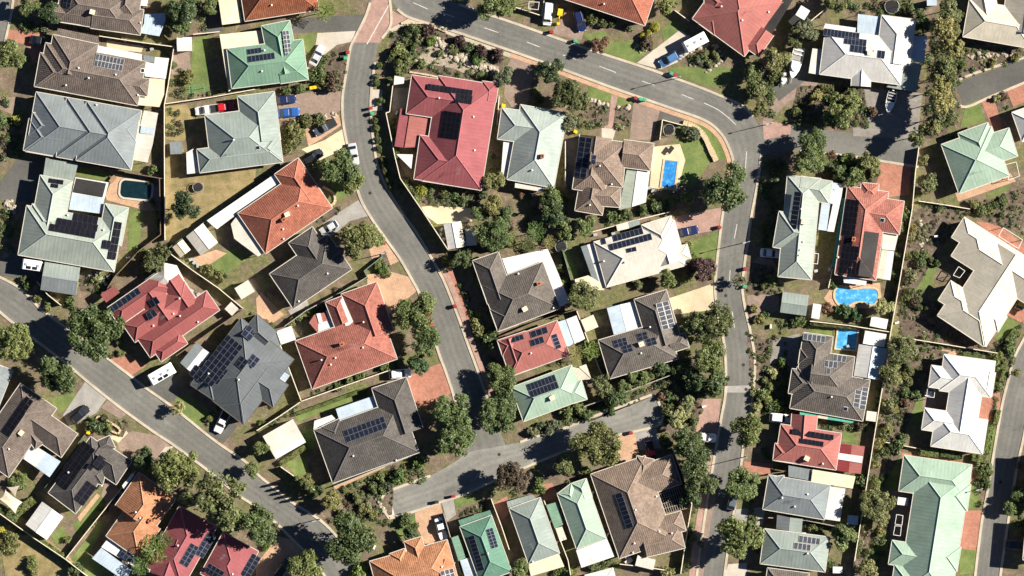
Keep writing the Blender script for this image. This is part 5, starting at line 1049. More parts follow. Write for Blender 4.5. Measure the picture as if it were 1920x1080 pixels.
# open courtyard frames (pale rails seen from above)
def frame(label, pts):
    P = [FX(*p) for p in pts]; c = sum(P, Vector((0, 0))) / len(P); root = empty('courtyard_frame', (c.x, c.y, 0)); tag(root, label, 'frame', 'pale courtyard frames')
    for i in range(len(P)):
        a, b_ = P[i-1] - c, P[i] - c; b = MB(); b.bar((a.x, a.y, 2.2), (b_.x, b_.y, 2.2), 0.1, 0.1); link('beam', b.mesh('beam', M['frame_white']), root)
        po = link('post', POST, root, (b_.x, b_.y, 0)); po.scale = (1, 1, 2.2)
frame('pale frame in the terrace right of the large cream saw-tooth house', [(1880, 427), (1916, 450), (1908, 466), (1871, 443)]); frame('pale frame beside the notch of the cream saw-tooth house', [(1796, 500), (1808, 508), (1798, 521), (1786, 516)])
frame('upper pale frame in the rear courtyard of the large mint house', [(1680, 964), (1692, 966), (1690, 984), (1677, 982)]); frame('lower pale frame in the rear courtyard of the large mint house', [(1677, 985), (1689, 986), (1687, 1004), (1674, 1002)])
frame('pale frame dividing the courtyard notch of the white house', [(1738, 728), (1752, 730), (1750, 745), (1736, 743)]); frame('pale frame at the right corner of the mint dead-end house', [(1884, 309), (1904, 304), (1910, 330), (1890, 338)])
frame('small pale frame in the yard right of the long grey-green house', [(1526, 475), (1534, 476), (1532, 495), (1524, 494)])
frame('white sandpit frame at the top edge by the street', [(992, 4), (1011, 5), (1009, 19), (991, 17)])
# air conditioners against side walls
acb = MB(); acb.box((-.42, -.18, 0.1), (.42, .18, .75)); AC = acb.mesh('casing', M['frame_white']); acb = MB(); ring(acb, .22, .02, 0, 14); ACF = acb.mesh('fan_grille', M['trim_black'])
for x, y, rz in ((1111, 925, 1.2), (1031, 980, 1.2), (1044, 1018, 1.2), (1139, 1002, 1.2), (241, 483, .3), (1531, 1020, .1), (1507, 1000, 0), (1445, 612, 1.5), (744, 211, 1.2), (702, 1026, 1.2), (1320, 762, .2), (1682, 605, 0.3), (1755, 443, 0)):
    o = empty('air_conditioner', (*FX(x, y), 0.0), rz); auto(o, 'small white air conditioner', FX(x, y), 'air conditioner', 'air conditioner units by walls')
    link('casing', AC, o); f = link('fan_grille', ACF, o, (0, 0.19, 0.42)); f.rotation_euler = (math.pi/2, 0, 0)
# rocks and stone walls
def rock_mesh(seed):
    rnd = random.Random(seed); bm = bmesh.new(); bmesh.ops.create_icosphere(bm, subdivisions=2, radius=1)
    for v in bm.verts: v.co *= 1 + rnd.uniform(-.22, .22); v.co.z = max(v.co.z * .7, -.3)
    me = bpy.data.meshes.new('rock'); bm.to_mesh(me); bm.free(); me.materials.append(M['rock']); return me
ROCKS = [rock_mesh(k) for k in range(5)]
rr = random.Random(3)
def rocks(line, n, spread, smin, smax, label, group):
    L = smooth_line(line, 8)
    for k in range(n):
        p = L[rr.randrange(len(L))]; x, y = p[0] + rr.gauss(0, spread), p[1] + rr.gauss(0, spread)
        s = rr.uniform(smin, smax); o = link('rock', rr.choice(ROCKS), None, (*FX(x, y), s * .25), rr.uniform(0, 6.3)); o.scale = (s, s * rr.uniform(.6, 1), s * rr.uniform(.5, .9)); tag(o, label, 'rock', group)
rocks([(815, 72), (830, 88), (850, 105), (865, 108), (880, 118), (905, 128), (930, 135)], 75, 4.5, .25, .65, 'pale boulder in the rockery above the largest pink-red house', 'boulders of the large rockery')
rocks([(1100, 186), (1118, 190), (1142, 199)], 10, 1.2, .4, .6, 'pale edging stone along the left bed beside the brick path', 'edging stones left of path'); rocks([(1156, 200), (1170, 203), (1180, 201)], 7, 1, .35, .55, 'pale edging stone along the right bed beside the brick path', 'edging stones right of path')
rocks([(1272, 112), (1305, 92), (1335, 86), (1355, 100), (1350, 118), (1325, 132), (1295, 124)], 34, 1.5, .25, .45, 'edging stone round the oval bed beside the caravan', 'stones round oval bed')
rocks([(1195, 85), (1205, 95), (1220, 90)], 12, 2.5, .25, .5, 'stone in the spiky bed on the lawn by the top street', 'stones in spiky bed'); rocks([(1708, 400), (1722, 440), (1730, 470)], 16, 8, .2, .45, 'stone among shrubs left of the cream saw-tooth house', 'stones in shrub bed')
rocks([(1815, 103), (1850, 105), (1900, 100)], 22, 4, .2, .5, 'stone in the bank below the cream top-right house', 'stones in the bank'); rocks([(708, 932), (716, 950), (722, 958)], 14, 3, .2, .45, 'pale stone in the corner bed at the dead end', 'stones at dead end')
rocks([(0, 372), (20, 385), (28, 395)], 14, 5, .3, .6, 'stone on the bank beside the left-edge driveway', 'stones on left bank'); rocks([(605, 218), (622, 214), (628, 222)], 9, 2, .2, .4, 'stone edging the bed beside the parked utility', 'stones by parked utility')
def stone_wall(label, line, w=.75, n=30, h=.6):
    L = [FX(*p) for p in smooth_line(line, 8)]; root = empty('stone_wall', (*L[0], 0)); tag(root, label, 'stone wall', 'retaining walls')
    tot = sum((b_ - a).length for a, b_ in zip(L, L[1:])); step = tot / n; pos = 0; i = 0; acc = 0
    for k in range(n):
        d = (k + .5) * step
        while acc + (L[i+1] - L[i]).length < d: acc += (L[i+1] - L[i]).length; i += 1
        p = L[i].lerp(L[i+1], (d - acc) / (L[i+1] - L[i]).length); v = L[i+1] - L[i]; b = MB(); hh = h * rr.uniform(.85, 1.1); ww = w * rr.uniform(.85, 1.1)
        b.prism([(-step*.47, -ww/2), (step*.40, -ww/2), (step*.47, -ww*.3), (step*.47, ww/2), (-step*.42, ww/2), (-step*.47, ww*.3)], 0, hh); q = p - L[0]
        link('stone', b.mesh('stone', M['stone_wall']), root, (q.x, q.y, 0), math.atan2(v.y, v.x) + rr.uniform(-.06, .06))
stone_wall('curved sandstone block wall above the pool garden by the street bend', [(1281, 230), (1300, 236), (1318, 252), (1330, 275), (1343, 302)], 1.1, 22); stone_wall('low stone edging along the top of the largest pink-red house', [(768, 135), (800, 140), (840, 148), (872, 150)], .35, 30, .35)
stone_wall('low stone wall beside the rockery along the top street', [(752, 44), (790, 44), (825, 55), (838, 60)], .4, 20, .35); stone_wall('orange stone edging round the small lawn right of the orange-red house', [(605, 350), (625, 362), (628, 378), (620, 386)], .5, 10, .4)
stone_wall('pale brick edging of the planter above the yellow path at lower left', [(185, 780), (222, 802), (218, 812), (182, 790), (185, 780)], .4, 20, .5)
# clothes frame, table sets, round pots
def clothes_frame(label, px, py, col):
    root = empty('clothes_frame', (*FX(px, py), 0), .1); tag(root, label, 'clothes frame')
    for s in (-1, 1): b = MB(); b.tube([(s*1.5, 0, 0), (s*1.5, 0, 1.9)], .05, 6); b.bar((s*1.5, -.9, 1.85), (s*1.5, .9, 1.85), .07, .07); link('post', b.mesh('post', M[col]), root)
    for k in range(5): b = MB(); y = -.8 + k*.4; b.tube([(-1.5, y, 1.93), (1.5, y, 1.93)], .02, 4); link('line', b.mesh('line', M[col]), root)
clothes_frame('teal clothes frame on the lawn left of the green cream-verandah house', 370, 166, 'metal_teal')
def table_set(label, px, py, top='timber', nch=4):
    root = empty('outdoor_table', (*FX(px, py), 0.04), rr.uniform(0, 1)); tag(root, label, 'table', 'outdoor tables')
    b = MB(); b.prism([(-.8, -.45), (.8, -.45), (.8, .45), (-.8, .45)], .70, .75); link('table_top', b.mesh('table_top', M[top]), root)
    for sx in (-.7, .7):
        for sy in (-.36, .36): b = MB(); b.box((sx-.03, sy-.03, 0), (sx+.03, sy+.03, .695)); link('leg', b.mesh('leg', M[top]), root)
table_set('timber table in the terrace of the orange tree-shaded house', 213, 950); table_set('white table at the rear of the big brown pergola house', 1179, 1052, 'frame_white'); table_set('dark table beside the blue rectangular pool', 1257, 281, 'trim_black'); table_set('timber table beside the dark pool', 212, 336)
table_set('white table on the corner terrace of the white courtyard house', 1741, 738, 'frame_white')

# stored odds and ends in the back yards
boxb = MB(); boxb.prism([(-.35, -.25), (.35, -.25), (.35, .25), (-.35, .25)], 0, .5); BOXM = boxb.mesh('box_body', M['plastic_white']); boxb = MB(); boxb.prism([(-.38, -.28), (.38, -.28), (.38, .28), (-.38, .28)], .503, .56); LIDM = boxb.mesh('lid', M['frame_alu'])
for x, y, c in ((170, 516, 'white'), (183, 512, 'dark'), (190, 522, 'white'), (203, 520, 'yellow'), (198, 532, 'dark'), (358, 487, 'blue'), (364, 492, 'green'), (371, 498, 'green'), (1217, 352, 'dark'), (1224, 358, 'white'), (287, 1073, 'green'), (1162, 1040, 'white'), (1176, 1046, 'dark'), (828, 430, 'white'),
                (826, 440, 'white'), (832, 448, 'dark'), (235, 76, 'white'), (285, 92, 'dark'), (1150, 438, 'white'), (1116, 440, 'white'), (1505, 975, 'white'), (1590, 650, 'dark'), (360, 545, 'dark'), (372, 552, 'white'), (204, 945, 'dark'), (228, 925, 'white'), (1530, 508, 'dark'), (1555, 505, 'white')):
    o = empty('storage_box', (*FX(x, y), .03), rr.uniform(0, 3)); auto(o, 'small %s storage box' % c, FX(x, y), 'storage box', 'stored odds and ends'); q = link('box_body', BOXM, o); recolour(q, M['plastic_' + c]); link('lid', LIDM, o)
# ------------------------------------------------------------------ vehicles
wt = MB(); n = 14
wt.tube([(0, -.10, 0), (0, .10, 0)], .32, n); TYRE = wt.mesh('wheel', M['rubber']); wt = MB(); wt.tube([(0, -.11, 0), (0, .11, 0)], .19, 10); RIM = wt.mesh('rim', M['steel'])
SPEC = {  # length, width, bonnet end, screen top, roof end, rear glass end, belt z, roof z
 'sedan': (4.6, 1.80, .75, .15, -1.0, -1.65, .90, 1.42), 'hatch': (4.1, 1.75, .85, .2, -1.25, -1.85, .92, 1.46), 'suv': (4.6, 1.88, .95, .35, -1.75, -2.1, 1.05, 1.72),
 'ute': (5.1, 1.85, 1.15, .55, -.35, -.55, 1.0, 1.68), 'van': (4.8, 1.85, 1.75, 1.2, -2.2, -2.35, 1.1, 1.95)}
CARM = {}
def car_meshes(kind):
    L, W, hb, st, re, rg, zb, zr = SPEC[kind]; h = L/2; out = {}
    # body: loft of rounded cross sections nose to tail
    def sec(x, w, z0, z1, edge=.10):
        return [(x, -w, z0), (x, -w, z1 - edge), (x, -w + edge, z1), (x, 0, z1 + .02), (x, w - edge, z1), (x, w, z1 - edge), (x, w, z0)]
    w = W/2; tail = zb - (.05 if kind in ('sedan',) else 0)
    S_ = [sec(h, w*.72, .35, .58), sec(h - .10, w*.86, .25, .68), sec(h - .4, w*.97, .22, .76), sec(hb + .1, w, .20, zb - .05), sec(st, w, .20, zb), sec(re, w, .20, zb), sec(-h + .35, w*.98, .22, tail), sec(-h + .08, w*.90, .26, tail - .08), sec(-h, w*.80, .36, tail - .22)]
    b = MB()
    for A, B_ in zip(S_, S_[1:]):
        for k in range(len(A) - 1): b.face([A[k], B_[k], B_[k+1], A[k+1]][::-1])
        b.face([A[0], A[-1], B_[-1], B_[0]][::-1])
    b.face(S_[0]); b.face(S_[-1][::-1]); out['body'] = b
    # glasshouse
    cw = w - .08; rw = w - .26
    lo = [(hb, -cw*.9, zb - .02), (hb, cw*.9, zb - .02), (rg, cw*.92, zb - .02), (rg, -cw*.92, zb - .02)]
    hi = [(st, -rw, zr - .05), (st, rw, zr - .05), (re, rw, zr - .05), (re, -rw, zr - .05)]
    b = MB(); b.face([lo[0], lo[1], hi[1], hi[0]]); b.face([(hb - .0, 0, zb - .02)] + [lo[0], hi[0]]) if False else None; out['windscreen'] = b
    b = MB(); b.face([lo[2], lo[3], hi[3], hi[2]]); out['rear_window'] = b
    b = MB(); b.face([lo[1], lo[2], hi[2], hi[1]]); b.face([lo[3], lo[0], hi[0], hi[3]]); out['side_window'] = b
    b = MB(); z = zr; i = [(st - .12, -rw + .07, z), (st - .12, rw - .07, z), (re + .10, rw - .07, z), (re + .10, -rw + .07, z)]
    b.face(i[::-1] if False else [i[0], i[1], i[2], i[3]])
    for k in range(4): b.face([hi[k], hi[(k+1) % 4], i[(k+1) % 4], i[k]])
    if kind == 'suv':
        for s in (-1, 1): b.bar((st - .2, s*(rw - .1), zr + .03), (re + .2, s*(rw - .1), zr + .03), .05, .05)
    out['car_roof'] = b
    if kind == 'ute':
        b = MB(); b.box((-h + .08, -w + .1, zb + .004), (rg - .05, w - .1, zb + .03)); out['tray'] = b
    return out
def vehicle(label, kind, colour, px, py, ang, cat='car', tray='trim_black'):
    if kind not in CARM: CARM[kind] = {k: b.mesh(k, {'body': M['paint_white'], 'car_roof': M['paint_white'], 'tray': M['trim_black']}.get(k, M['glass']), k == 'body') for k, b in car_meshes(kind).items()}
    L, W, hb, st, re, rg, zb, zr = SPEC[kind]
    root = empty({'ute': 'utility_vehicle', 'van': 'van'}.get(kind, 'car'), (*FX(px, py), 0.05), -R(ang)); tag(root, label, cat, 'parked vehicles')
    for k, me in CARM[kind].items():
        o = link(k, me, root)
        if k in ('body', 'car_roof'): recolour(o, M['paint_' + colour])
    for sx in (L*.31, -L*.30):
        for sy in (-1, 1): wv = link('wheel', TYRE, root, (sx, sy*(W/2 - .10), .32)); link('rim', RIM, wv)
    for sy in (-1, 1):
        b = MB(); b.box((L/2 - .16, sy*W*.33 - .14, .56), (L/2 - .04, sy*W*.33 + .14, .70)); link('headlight', b.mesh('headlight', M['lamp_white']), root)
        b = MB(); b.box((-L/2 - .01, sy*W*.34 - .12, .62), (-L/2 + .10, sy*W*.34 + .12, .78)); link('tail_light', b.mesh('tail_light', M['lamp_red']), root)
        b = MB(); b.box((st + .28, sy*(W/2 + .02) - .09, zb), (st + .40, sy*(W/2 + .02) + .09, zb + .13)); link('mirror', b.mesh('mirror', M['trim_black']), root)
    return root
V = vehicle
V('white utility parked nose to tail with a red car above the grey roof', 'ute', 'white', 389, 206, 172, 'utility vehicle'); V('red car parked right behind the white utility', 'hatch', 'red', 421, 201, -8)
V('dark car in deep shade beside the upper-left brick driveway', 'sedan', 'black', 77, 77, 8); V('silver sedan on the pale curved driveway right of the green house', 'sedan', 'silver', 595, 104, -62)
V('dark blue car, upper of the two blue cars on the brown driveway', 'hatch', 'darkblue', 537, 187, -5); V('bright blue car, lower of the two blue cars on the brown driveway', 'sedan', 'blue', 541, 211, -4)
V('grey utility with black tray on the gravel beside the yellow driveway', 'ute', 'grey', 610, 239, 150, 'utility vehicle'); V('white van on the verge at the top beside the yellow digger', 'van', 'white', 1027, 26, 95, 'van')
V('dark blue car shaded on the driveway under the orange-red top house', 'suv', 'darkblue', 1087, 39, 75); V('blue four-wheel drive in front of the white caravan', 'suv', 'steelblue', 1255, 111, 150)
V('black four-wheel drive beside the yellow driveway above the orange-red house', 'suv', 'black', 587, 295, -32); V('silver car parked along the kerb of the left street by a tree', 'sedan', 'silver', 663, 289, 80)
V('silver car with dark windows on the grey driveway left of a large shrub', 'hatch', 'silver', 617, 427, 150); V('dark blue car on the pink driveway of the cream panel-row house', 'sedan', 'darkblue', 1289, 434, -12)
V('white car at the left side of the long grey-green house', 'sedan', 'white', 1446, 475, 5); V('white utility in the slate house driveway at lower left', 'ute', 'white', 417, 790, 116, 'utility vehicle')
V('dark car at the foot of the concrete driveway at left', 'suv', 'black', 150, 777, -42); V('white car left of the red paved driveway with two pale circles', 'suv', 'white', 750, 701, -5); V('red car half hidden beneath the tree on the central street', 'hatch', 'red', 800, 598, 72)
V('white four-wheel drive beside the pink striped-patio house', 'suv', 'white', 1463, 784, 5); V('yellow car at the right edge beside the saw-tooth house', 'hatch', 'yellow', 1916, 563, -68); V('red car between trees above the big brown house', 'ute', 'red', 1220, 849, 78)
V('white car at the top of the brick strip on the right street', 'sedan', 'white', 1322, 820, 5); V('white sedan on the tan driveway of the orange bottom-edge house', 'sedan', 'white', 827, 991, 74); V('black car in shade on the yellow driveway at the bottom', 'suv', 'black', 532, 1066, -55)
V('dark car with white roof at the right edge of the far street', 'suv', 'black', 1906, 1022, 5); V('grey car under the trees beside the red paved verge, right street', 'hatch', 'grey', 1374, 938, -75)

def caravan(label, px, py, ang, L=5.2, W=2.35, vents=3, solar=False):
    root = empty('caravan', (*FX(px, py), 0.05), -R(ang)); tag(root, label, 'caravan', 'caravans')
    b = MB(); prof = [(-L/2, .5), (-L/2, 2.3), (-L/2 + .25, 2.55), (L/2 - .5, 2.55), (L/2 - .05, 1.9), (L/2, .5)]
    for s in (-1, 1): b.face([(x, s*W/2, z) for x, z in prof][::s])
    for i in range(len(prof)): p, q = prof[i-1], prof[i]; b.face([(p[0], -W/2, p[1]), (p[0], W/2, p[1]), (q[0], W/2, q[1]), (q[0], -W/2, q[1])][::-1])
    link('shell', b.mesh('shell', M['plastic_white']), root)
    for k in range(vents): b = MB(); x = -L*.3 + k * L*.6/max(1, vents - 1); b.prism([(x-.24, -.24), (x+.24, -.24), (x+.24, .24), (x-.24, .24)], 2.555, 2.68); link('roof_hatch', b.mesh('roof_hatch', M['frame_alu']), root)
    if solar:
        for k in range(2): b = MB(); x = -.7 + 1.3*k; b.box((x-.5, -W/2 + .15, 2.56), (x+.5, -W/2 + .75, 2.60)); link('roof_solar_panel', b.mesh('roof_solar_panel', M['solar_blue']), root)
    b = MB(); b.bar((L/2 - .05, -.5, .5), (L/2 + 1.1, 0, .5), .08, .08); b.bar((L/2 - .05, .5, .5), (L/2 + 1.1, 0, .5), .08, .08); link('drawbar', b.mesh('drawbar', M['trim_black']), root)
    for sy in (-1, 1):
        wv = link('wheel', TYRE, root, (-.3, sy*(W/2 - .12), .32)); link('rim', RIM, wv); b = MB(); y = sy*(W/2 + .012); b.box((-.7, y - .01, 1.3), (.7, y + .01, 1.9)); link('window', b.mesh('window', M['glass']), root)
caravan('white caravan behind the blue four-wheel drive on the cream driveway', 1303, 80, 152); caravan('white caravan on the driveway below the crimson stepped house', 304, 701, -30, 5.6, 2.4, 3, True); caravan('white camper with dark roof panels left of the grey carport at left', 62, 497, 8, 4.2, 2.1, 2, True)
def boat(label, px, py, ang, L, W, cabin=True):
    root = empty('boat', (*FX(px, py), 0.0), -R(ang)); tag(root, label, 'boat', 'boats on trailers')
    b = MB(); st = [(-.5, .92), (-.3, 1.0), (0, 1.0), (.22, .86), (.38, .52), (.47, .2), (.5, .02)]
    secs = [[(x*L, 0, .55 + .25*max(0, x)), (x*L, -w*W*.42, .75 + .3*max(0, x)), (x*L, -w*W/2, 1.35 + .35*max(0, x)), (x*L, w*W/2, 1.35 + .35*max(0, x)), (x*L, w*W*.42, .75 + .3*max(0, x))] for x, w in st]
    for A, B_ in zip(secs, secs[1:]):
        for k in (0, 1, 3, 4): b.face([A[k], B_[k], B_[(k+1) % 5], A[(k+1) % 5]])
    b.face(secs[0][::-1]); b.face(secs[-1]); link('hull', b.mesh('hull', M['plastic_white']), root)
    fore = [s for s in secs if s[0][0] > -.02*L]; b = MB()
    for A, B_ in zip(fore, fore[1:]): b.face([A[2], B_[2], B_[3], A[3]][::-1])
    link('foredeck', b.mesh('foredeck', M['plastic_white']), root)
    b = MB(); b.face([(secs[0][2][0], -.4*W, 1.0), (secs[2][2][0], -.44*W, 1.0), (secs[2][2][0], .44*W, 1.0), (secs[0][2][0], .4*W, 1.0)]); link('cockpit_floor', b.mesh('cockpit_floor', M['concrete_grey' if cabin else 'trim_black']), root)
    if cabin:
        b = MB(); b.prism([(-.06*L, -.36*W), (.16*L, -.33*W), (.26*L, -.15*W), (.26*L, .15*W), (.16*L, .33*W), (-.06*L, .36*W)], 1.45, 1.85); link('cabin', b.mesh('cabin', M['plastic_white']), root)
        b = MB(); b.bar((-.07*L, -.34*W, 1.5), (-.07*L, .34*W, 1.5), .06, .5); link('windscreen', b.mesh('windscreen', M['glass']), root)
    for k in range(3 if not cabin else 2):
        b = MB(); x = -L*.4 + k*L*.13; b.box((x - .12, -W*.38, 1.05), (x + .12, W*.38, 1.22)); link('seat', b.mesh('seat', M['frame_alu' if not cabin else 'plastic_white']), root)
    b = MB(); b.box((-L/2 - .45, -.2, .7), (-L/2 - .01, .2, 1.7)); link('outboard_motor', b.mesh('outboard_motor', M['trim_black' if cabin else 'plastic_white']), root)
    for sy in (-1, 1): wv = link('wheel', TYRE, root, (-L*.12, sy*(W/2 + .06), .32)); link('rim', RIM, wv)
    b = MB(); b.bar((-L*.45, 0, .4), (L*.66, 0, .4), .12, .1); link('trailer', b.mesh('trailer', M['steel']), root)
boat('white cabin boat on a trailer left of the pale roof', 1492, 118, 104, 6.6, 2.4); boat('open runabout boat with dark interior in the shaded driveway', 1669, 191, 104, 4.6, 1.9, False); boat('small white craft below the cabin boat on the drive', 1469, 147, 95, 2.6, 1.3)
# yellow digger on the verge
root = empty('digger', (*FX(1050, 25), 0.03), R(-100)); tag(root, 'small yellow digger beside the white van at the top', 'digger')
b = MB(); b.prism([(-.9, -.5), (.5, -.55), (.6, 0), (.5, .55), (-.9, .5)], .5, 1.1); link('body', b.mesh('body', M['plastic_yellow']), root)
for s in (-1, 1): b = MB(); b.prism([(-1.0, s*.62 - .16), (1.0, s*.62 - .16), (1.0, s*.62 + .16), (-1.0, s*.62 + .16)], 0, .5); link('track', b.mesh('track', M['rubber']), root)
b = MB(); b.prism([(-.4, -.45), (.3, -.45), (.3, .45), (-.4, .45)], 2.1, 2.2); [b.bar((x, y, 1.1), (x, y, 2.09), .06, .06) if False else b.tube([(x, y, 1.1), (x, y, 2.1)], .04, 5) for x in (-.38, .28) for y in (-.43, .43)]; link('canopy', b.mesh('canopy', M['plastic_yellow']), root)
b = MB(); b.tube([(.6, 0, .9), (1.3, 0, 1.9), (2.0, 0, 1.0)], [.13, .11, .08], 6); link('boom', b.mesh('boom', M['plastic_yellow']), root)
b = MB(); b.prism([(1.9, -.3), (2.4, -.3), (2.4, .3), (1.9, .3)], .3, .8); link('bucket', b.mesh('bucket', M['plastic_yellow']), root)
# ------------------------------------------------------------------ vegetation
import numpy as np
def leaf_mesh(name, pos, nrm, size, val, mat, aspect=.62):
    n = len(pos); rs = np.random.RandomState(len(name) + n)
    nrm = nrm / np.maximum(np.linalg.norm(nrm, axis=1, keepdims=True), 1e-6)
    t = np.cross(nrm, rs.normal(size=(n, 3))); t /= np.maximum(np.linalg.norm(t, axis=1, keepdims=True), 1e-6); bt = np.cross(nrm, t)
    s = size[:, None]; a = t * s; c = bt * s * aspect
    bend = nrm * s * rs.uniform(-.25, .1, (n, 1))
    V = np.stack([pos - a, pos - c * .9 + bend * .5, pos + a + bend, pos + c * .9 + bend * .5], axis=1).reshape(-1, 3)
    me = bpy.data.meshes.new(name); me.vertices.add(4*n); me.vertices.foreach_set('co', V.astype(np.float32).ravel())
    me.loops.add(4*n); me.loops.foreach_set('vertex_index', np.arange(4*n, dtype=np.int32)); me.polygons.add(n); me.polygons.foreach_set('loop_start', np.arange(0, 4*n, 4, dtype=np.int32)); me.polygons.foreach_set('loop_total', np.full(n, 4, dtype=np.int32))
    at = me.attributes.new('leaf', 'FLOAT', 'FACE'); at.data.foreach_set('value', val.astype(np.float32))
    me.materials.append(mat); me.update(calc_edges=True); me.validate(); return me
def crown(name, seed, nclump, nleaf, leaf, shape='broad', cr=.26):
    rs = np.random.RandomState(seed); P, N_, Z, V_ = [], [], [], []
    lob = rs.uniform(-1, 1, (6, 3)); lob /= np.linalg.norm(lob, axis=1, keepdims=True); lw = rs.uniform(-.42, .42, 6)
    sub = []
    for j in range(9 if shape == 'broad' else 12):
        th = rs.uniform(0, 2*math.pi); q = rs.uniform(.25, .68) if j else 0.0; br = rs.uniform(.28, .48) if j else .52
        sub.append((np.array([q*math.cos(th), q*math.sin(th), rs.uniform(-.25, .38)]), min(br, 1.02 - q * .9)))
    for k in range(nclump):
        d = rs.normal(size=3); d /= np.linalg.norm(d)
        if shape in ('broad', 'spiky'): d[2] = abs(d[2]) * 1.0 - .25
        elif shape == 'ball': d[2] = abs(d[2]) - .3
        elif shape == 'cone': d[2] = d[2]
        d /= np.linalg.norm(d)
        f = 1 + sum(w * max(0, float(d @ l)) ** 3 for w, l in zip(lw, lob)) if shape in ('broad', 'spiky') else 1
        rad = f * (rs.uniform(.45, .84) if shape == 'broad' else rs.uniform(.3, .95) if shape == 'spiky' else rs.uniform(.72, .82))
        c = d * rad; c[2] *= .80
        if shape in ('broad', 'spiky'):      # the crown is a heap of limbs' own lobes
            j = rs.randint(len(sub)); c = sub[j][0] + d * sub[j][1] * rs.uniform(.55, .9); c[2] *= .85
        if shape == 'cone': zz = rs.uniform(-.9, 1.2); rr_ = .80 * (1.25 - zz) / 2.15; th = rs.uniform(0, 2*math.pi); c = np.array([rr_*math.cos(th), rr_*math.sin(th), zz])
        r = cr * rs.uniform(.7, 1.3) * (1.0 if shape != 'ball' else .75)
        q = rs.normal(size=(nleaf, 3)); q /= np.linalg.norm(q, axis=1, keepdims=True); q[:, 2] = q[:, 2] * .85
        pp = c + q * r * rs.uniform(.55, 1.08, (nleaf, 1)); base = rs.uniform(.15, .85)
        nn = q * .6 + np.array([0, 0, .55]) + rs.normal(size=(nleaf, 3)) * .45
        P.append(pp); N_.append(nn); Z.append(leaf * rs.uniform(.6, 1.35, nleaf)); V_.append(np.clip(base + rs.uniform(-.22, .22, nleaf), 0, 1))
    return leaf_mesh(name, np.concatenate(P), np.concatenate(N_), np.concatenate(Z), np.concatenate(V_), M['leaf_mid'])
BIG = [crown('crown', 10 + k, 150, 70, .050, 'broad', .165) for k in range(8)]; MED = [crown('crown', 30 + k, 80, 55, .076, 'broad', .20) for k in range(8)]
SPK = [crown('crown', 50 + k, 95, 48, .054, 'spiky', .15) for k in range(4)]; SMALL = [crown('shrub', 70 + k, 36, 40, .125, 'broad', .28) for k in range(7)]
BALL = [crown('shrub', 80 + k, 60, 30, .10, 'ball', .25) for k in range(3)]; CONE = [crown('crown', 90 + k, 60, 45, .11, 'cone', .24) for k in range(2)]
def hedge_mesh():
    rs = np.random.RandomState(5); n = 1500; p = rs.uniform(-.5, .5, (n, 3)); ax = rs.randint(0, 3, n); sg = rs.choice([-.5, .5], n); p[np.arange(n), ax] = sg + rs.uniform(-.06, .06, n); nn = np.zeros((n, 3)); nn[np.arange(n), ax] = sg; nn += rs.normal(size=(n, 3)) * .25
    p[:, 2] += .5; return leaf_mesh('hedge', p, nn, rs.uniform(.05, .11, n), rs.uniform(0, 1, n), M['leaf_mid'])
HEDGE = hedge_mesh()
def palm_mesh(seed, nf=20):
    rs = np.random.RandomState(seed); P, N_, Z, V_ = [], [], [], []
    for k in range(nf):
        th = 2*math.pi*k/nf + rs.uniform(-.2, .2); el = rs.uniform(.1, 1.1); Lf = rs.uniform(.8, 1.05)
        for j in range(18):
            t = (j + 2) / 20; r = Lf * t * math.cos(el * (1 - t*.4)); z = Lf * (t * math.sin(el) - t*t*.75)
            for s in (-1, 1):
                w = .16 * math.sin(math.pi * min(1, t * .9 + .1)) + .02
                P.append((r*math.cos(th) - s*w*math.sin(th), r*math.sin(th) + s*w*math.cos(th), z - abs(w)*.4)); N_.append((-math.cos(th)*.3, -math.sin(th)*.3, 1)); Z.append(.075); V_.append(rs.uniform(.2, 1))
    return leaf_mesh('crown', np.array(P), np.array(N_) + rs.normal(size=(len(P), 3))*.25, np.array(Z), np.array(V_), M['leaf_mid'], .4)
PALM = [palm_mesh(1), palm_mesh(2)]
def trunk_mesh(seed, palm=False):
    rnd = random.Random(seed); b = MB()
    if palm: b.tube([(0, 0, 0), (.02, .01, .5), (.03, .03, 1)], [.07, .05, .045], 7); return b.mesh('trunk', M['bark'])
    b.tube([(0, 0, 0), (.02, .02, .25), (.0, .03, .55)], [.075, .055, .045], 8)
    for k in range(5):
        a = 2*math.pi*k/5 + rnd.uniform(-.4, .4); r = rnd.uniform(.35, .6); b.tube([(0, .03, .5), (r*.5*math.cos(a), r*.5*math.sin(a), .78), (r*math.cos(a), r*math.sin(a), 1.0)], [.035, .024, .010], 5)
    return b.mesh('trunk', M['bark'])
TRUNK = [trunk_mesh(k) for k in range(3)]; PTRUNK = trunk_mesh(9, True)
tr_rnd = random.Random(21)
WORD = {'dark': 'dark green', 'mid': 'green', 'olive': 'olive green', 'grey': 'grey-green', 'yellow': 'bright yellow', 'purple': 'purple-leaved', 'bright': 'bright green', 'pale': 'pale yellowish', 'brown': 'reddish-brown', 'deep': 'deep green', 'gum': 'yellow-olive'}
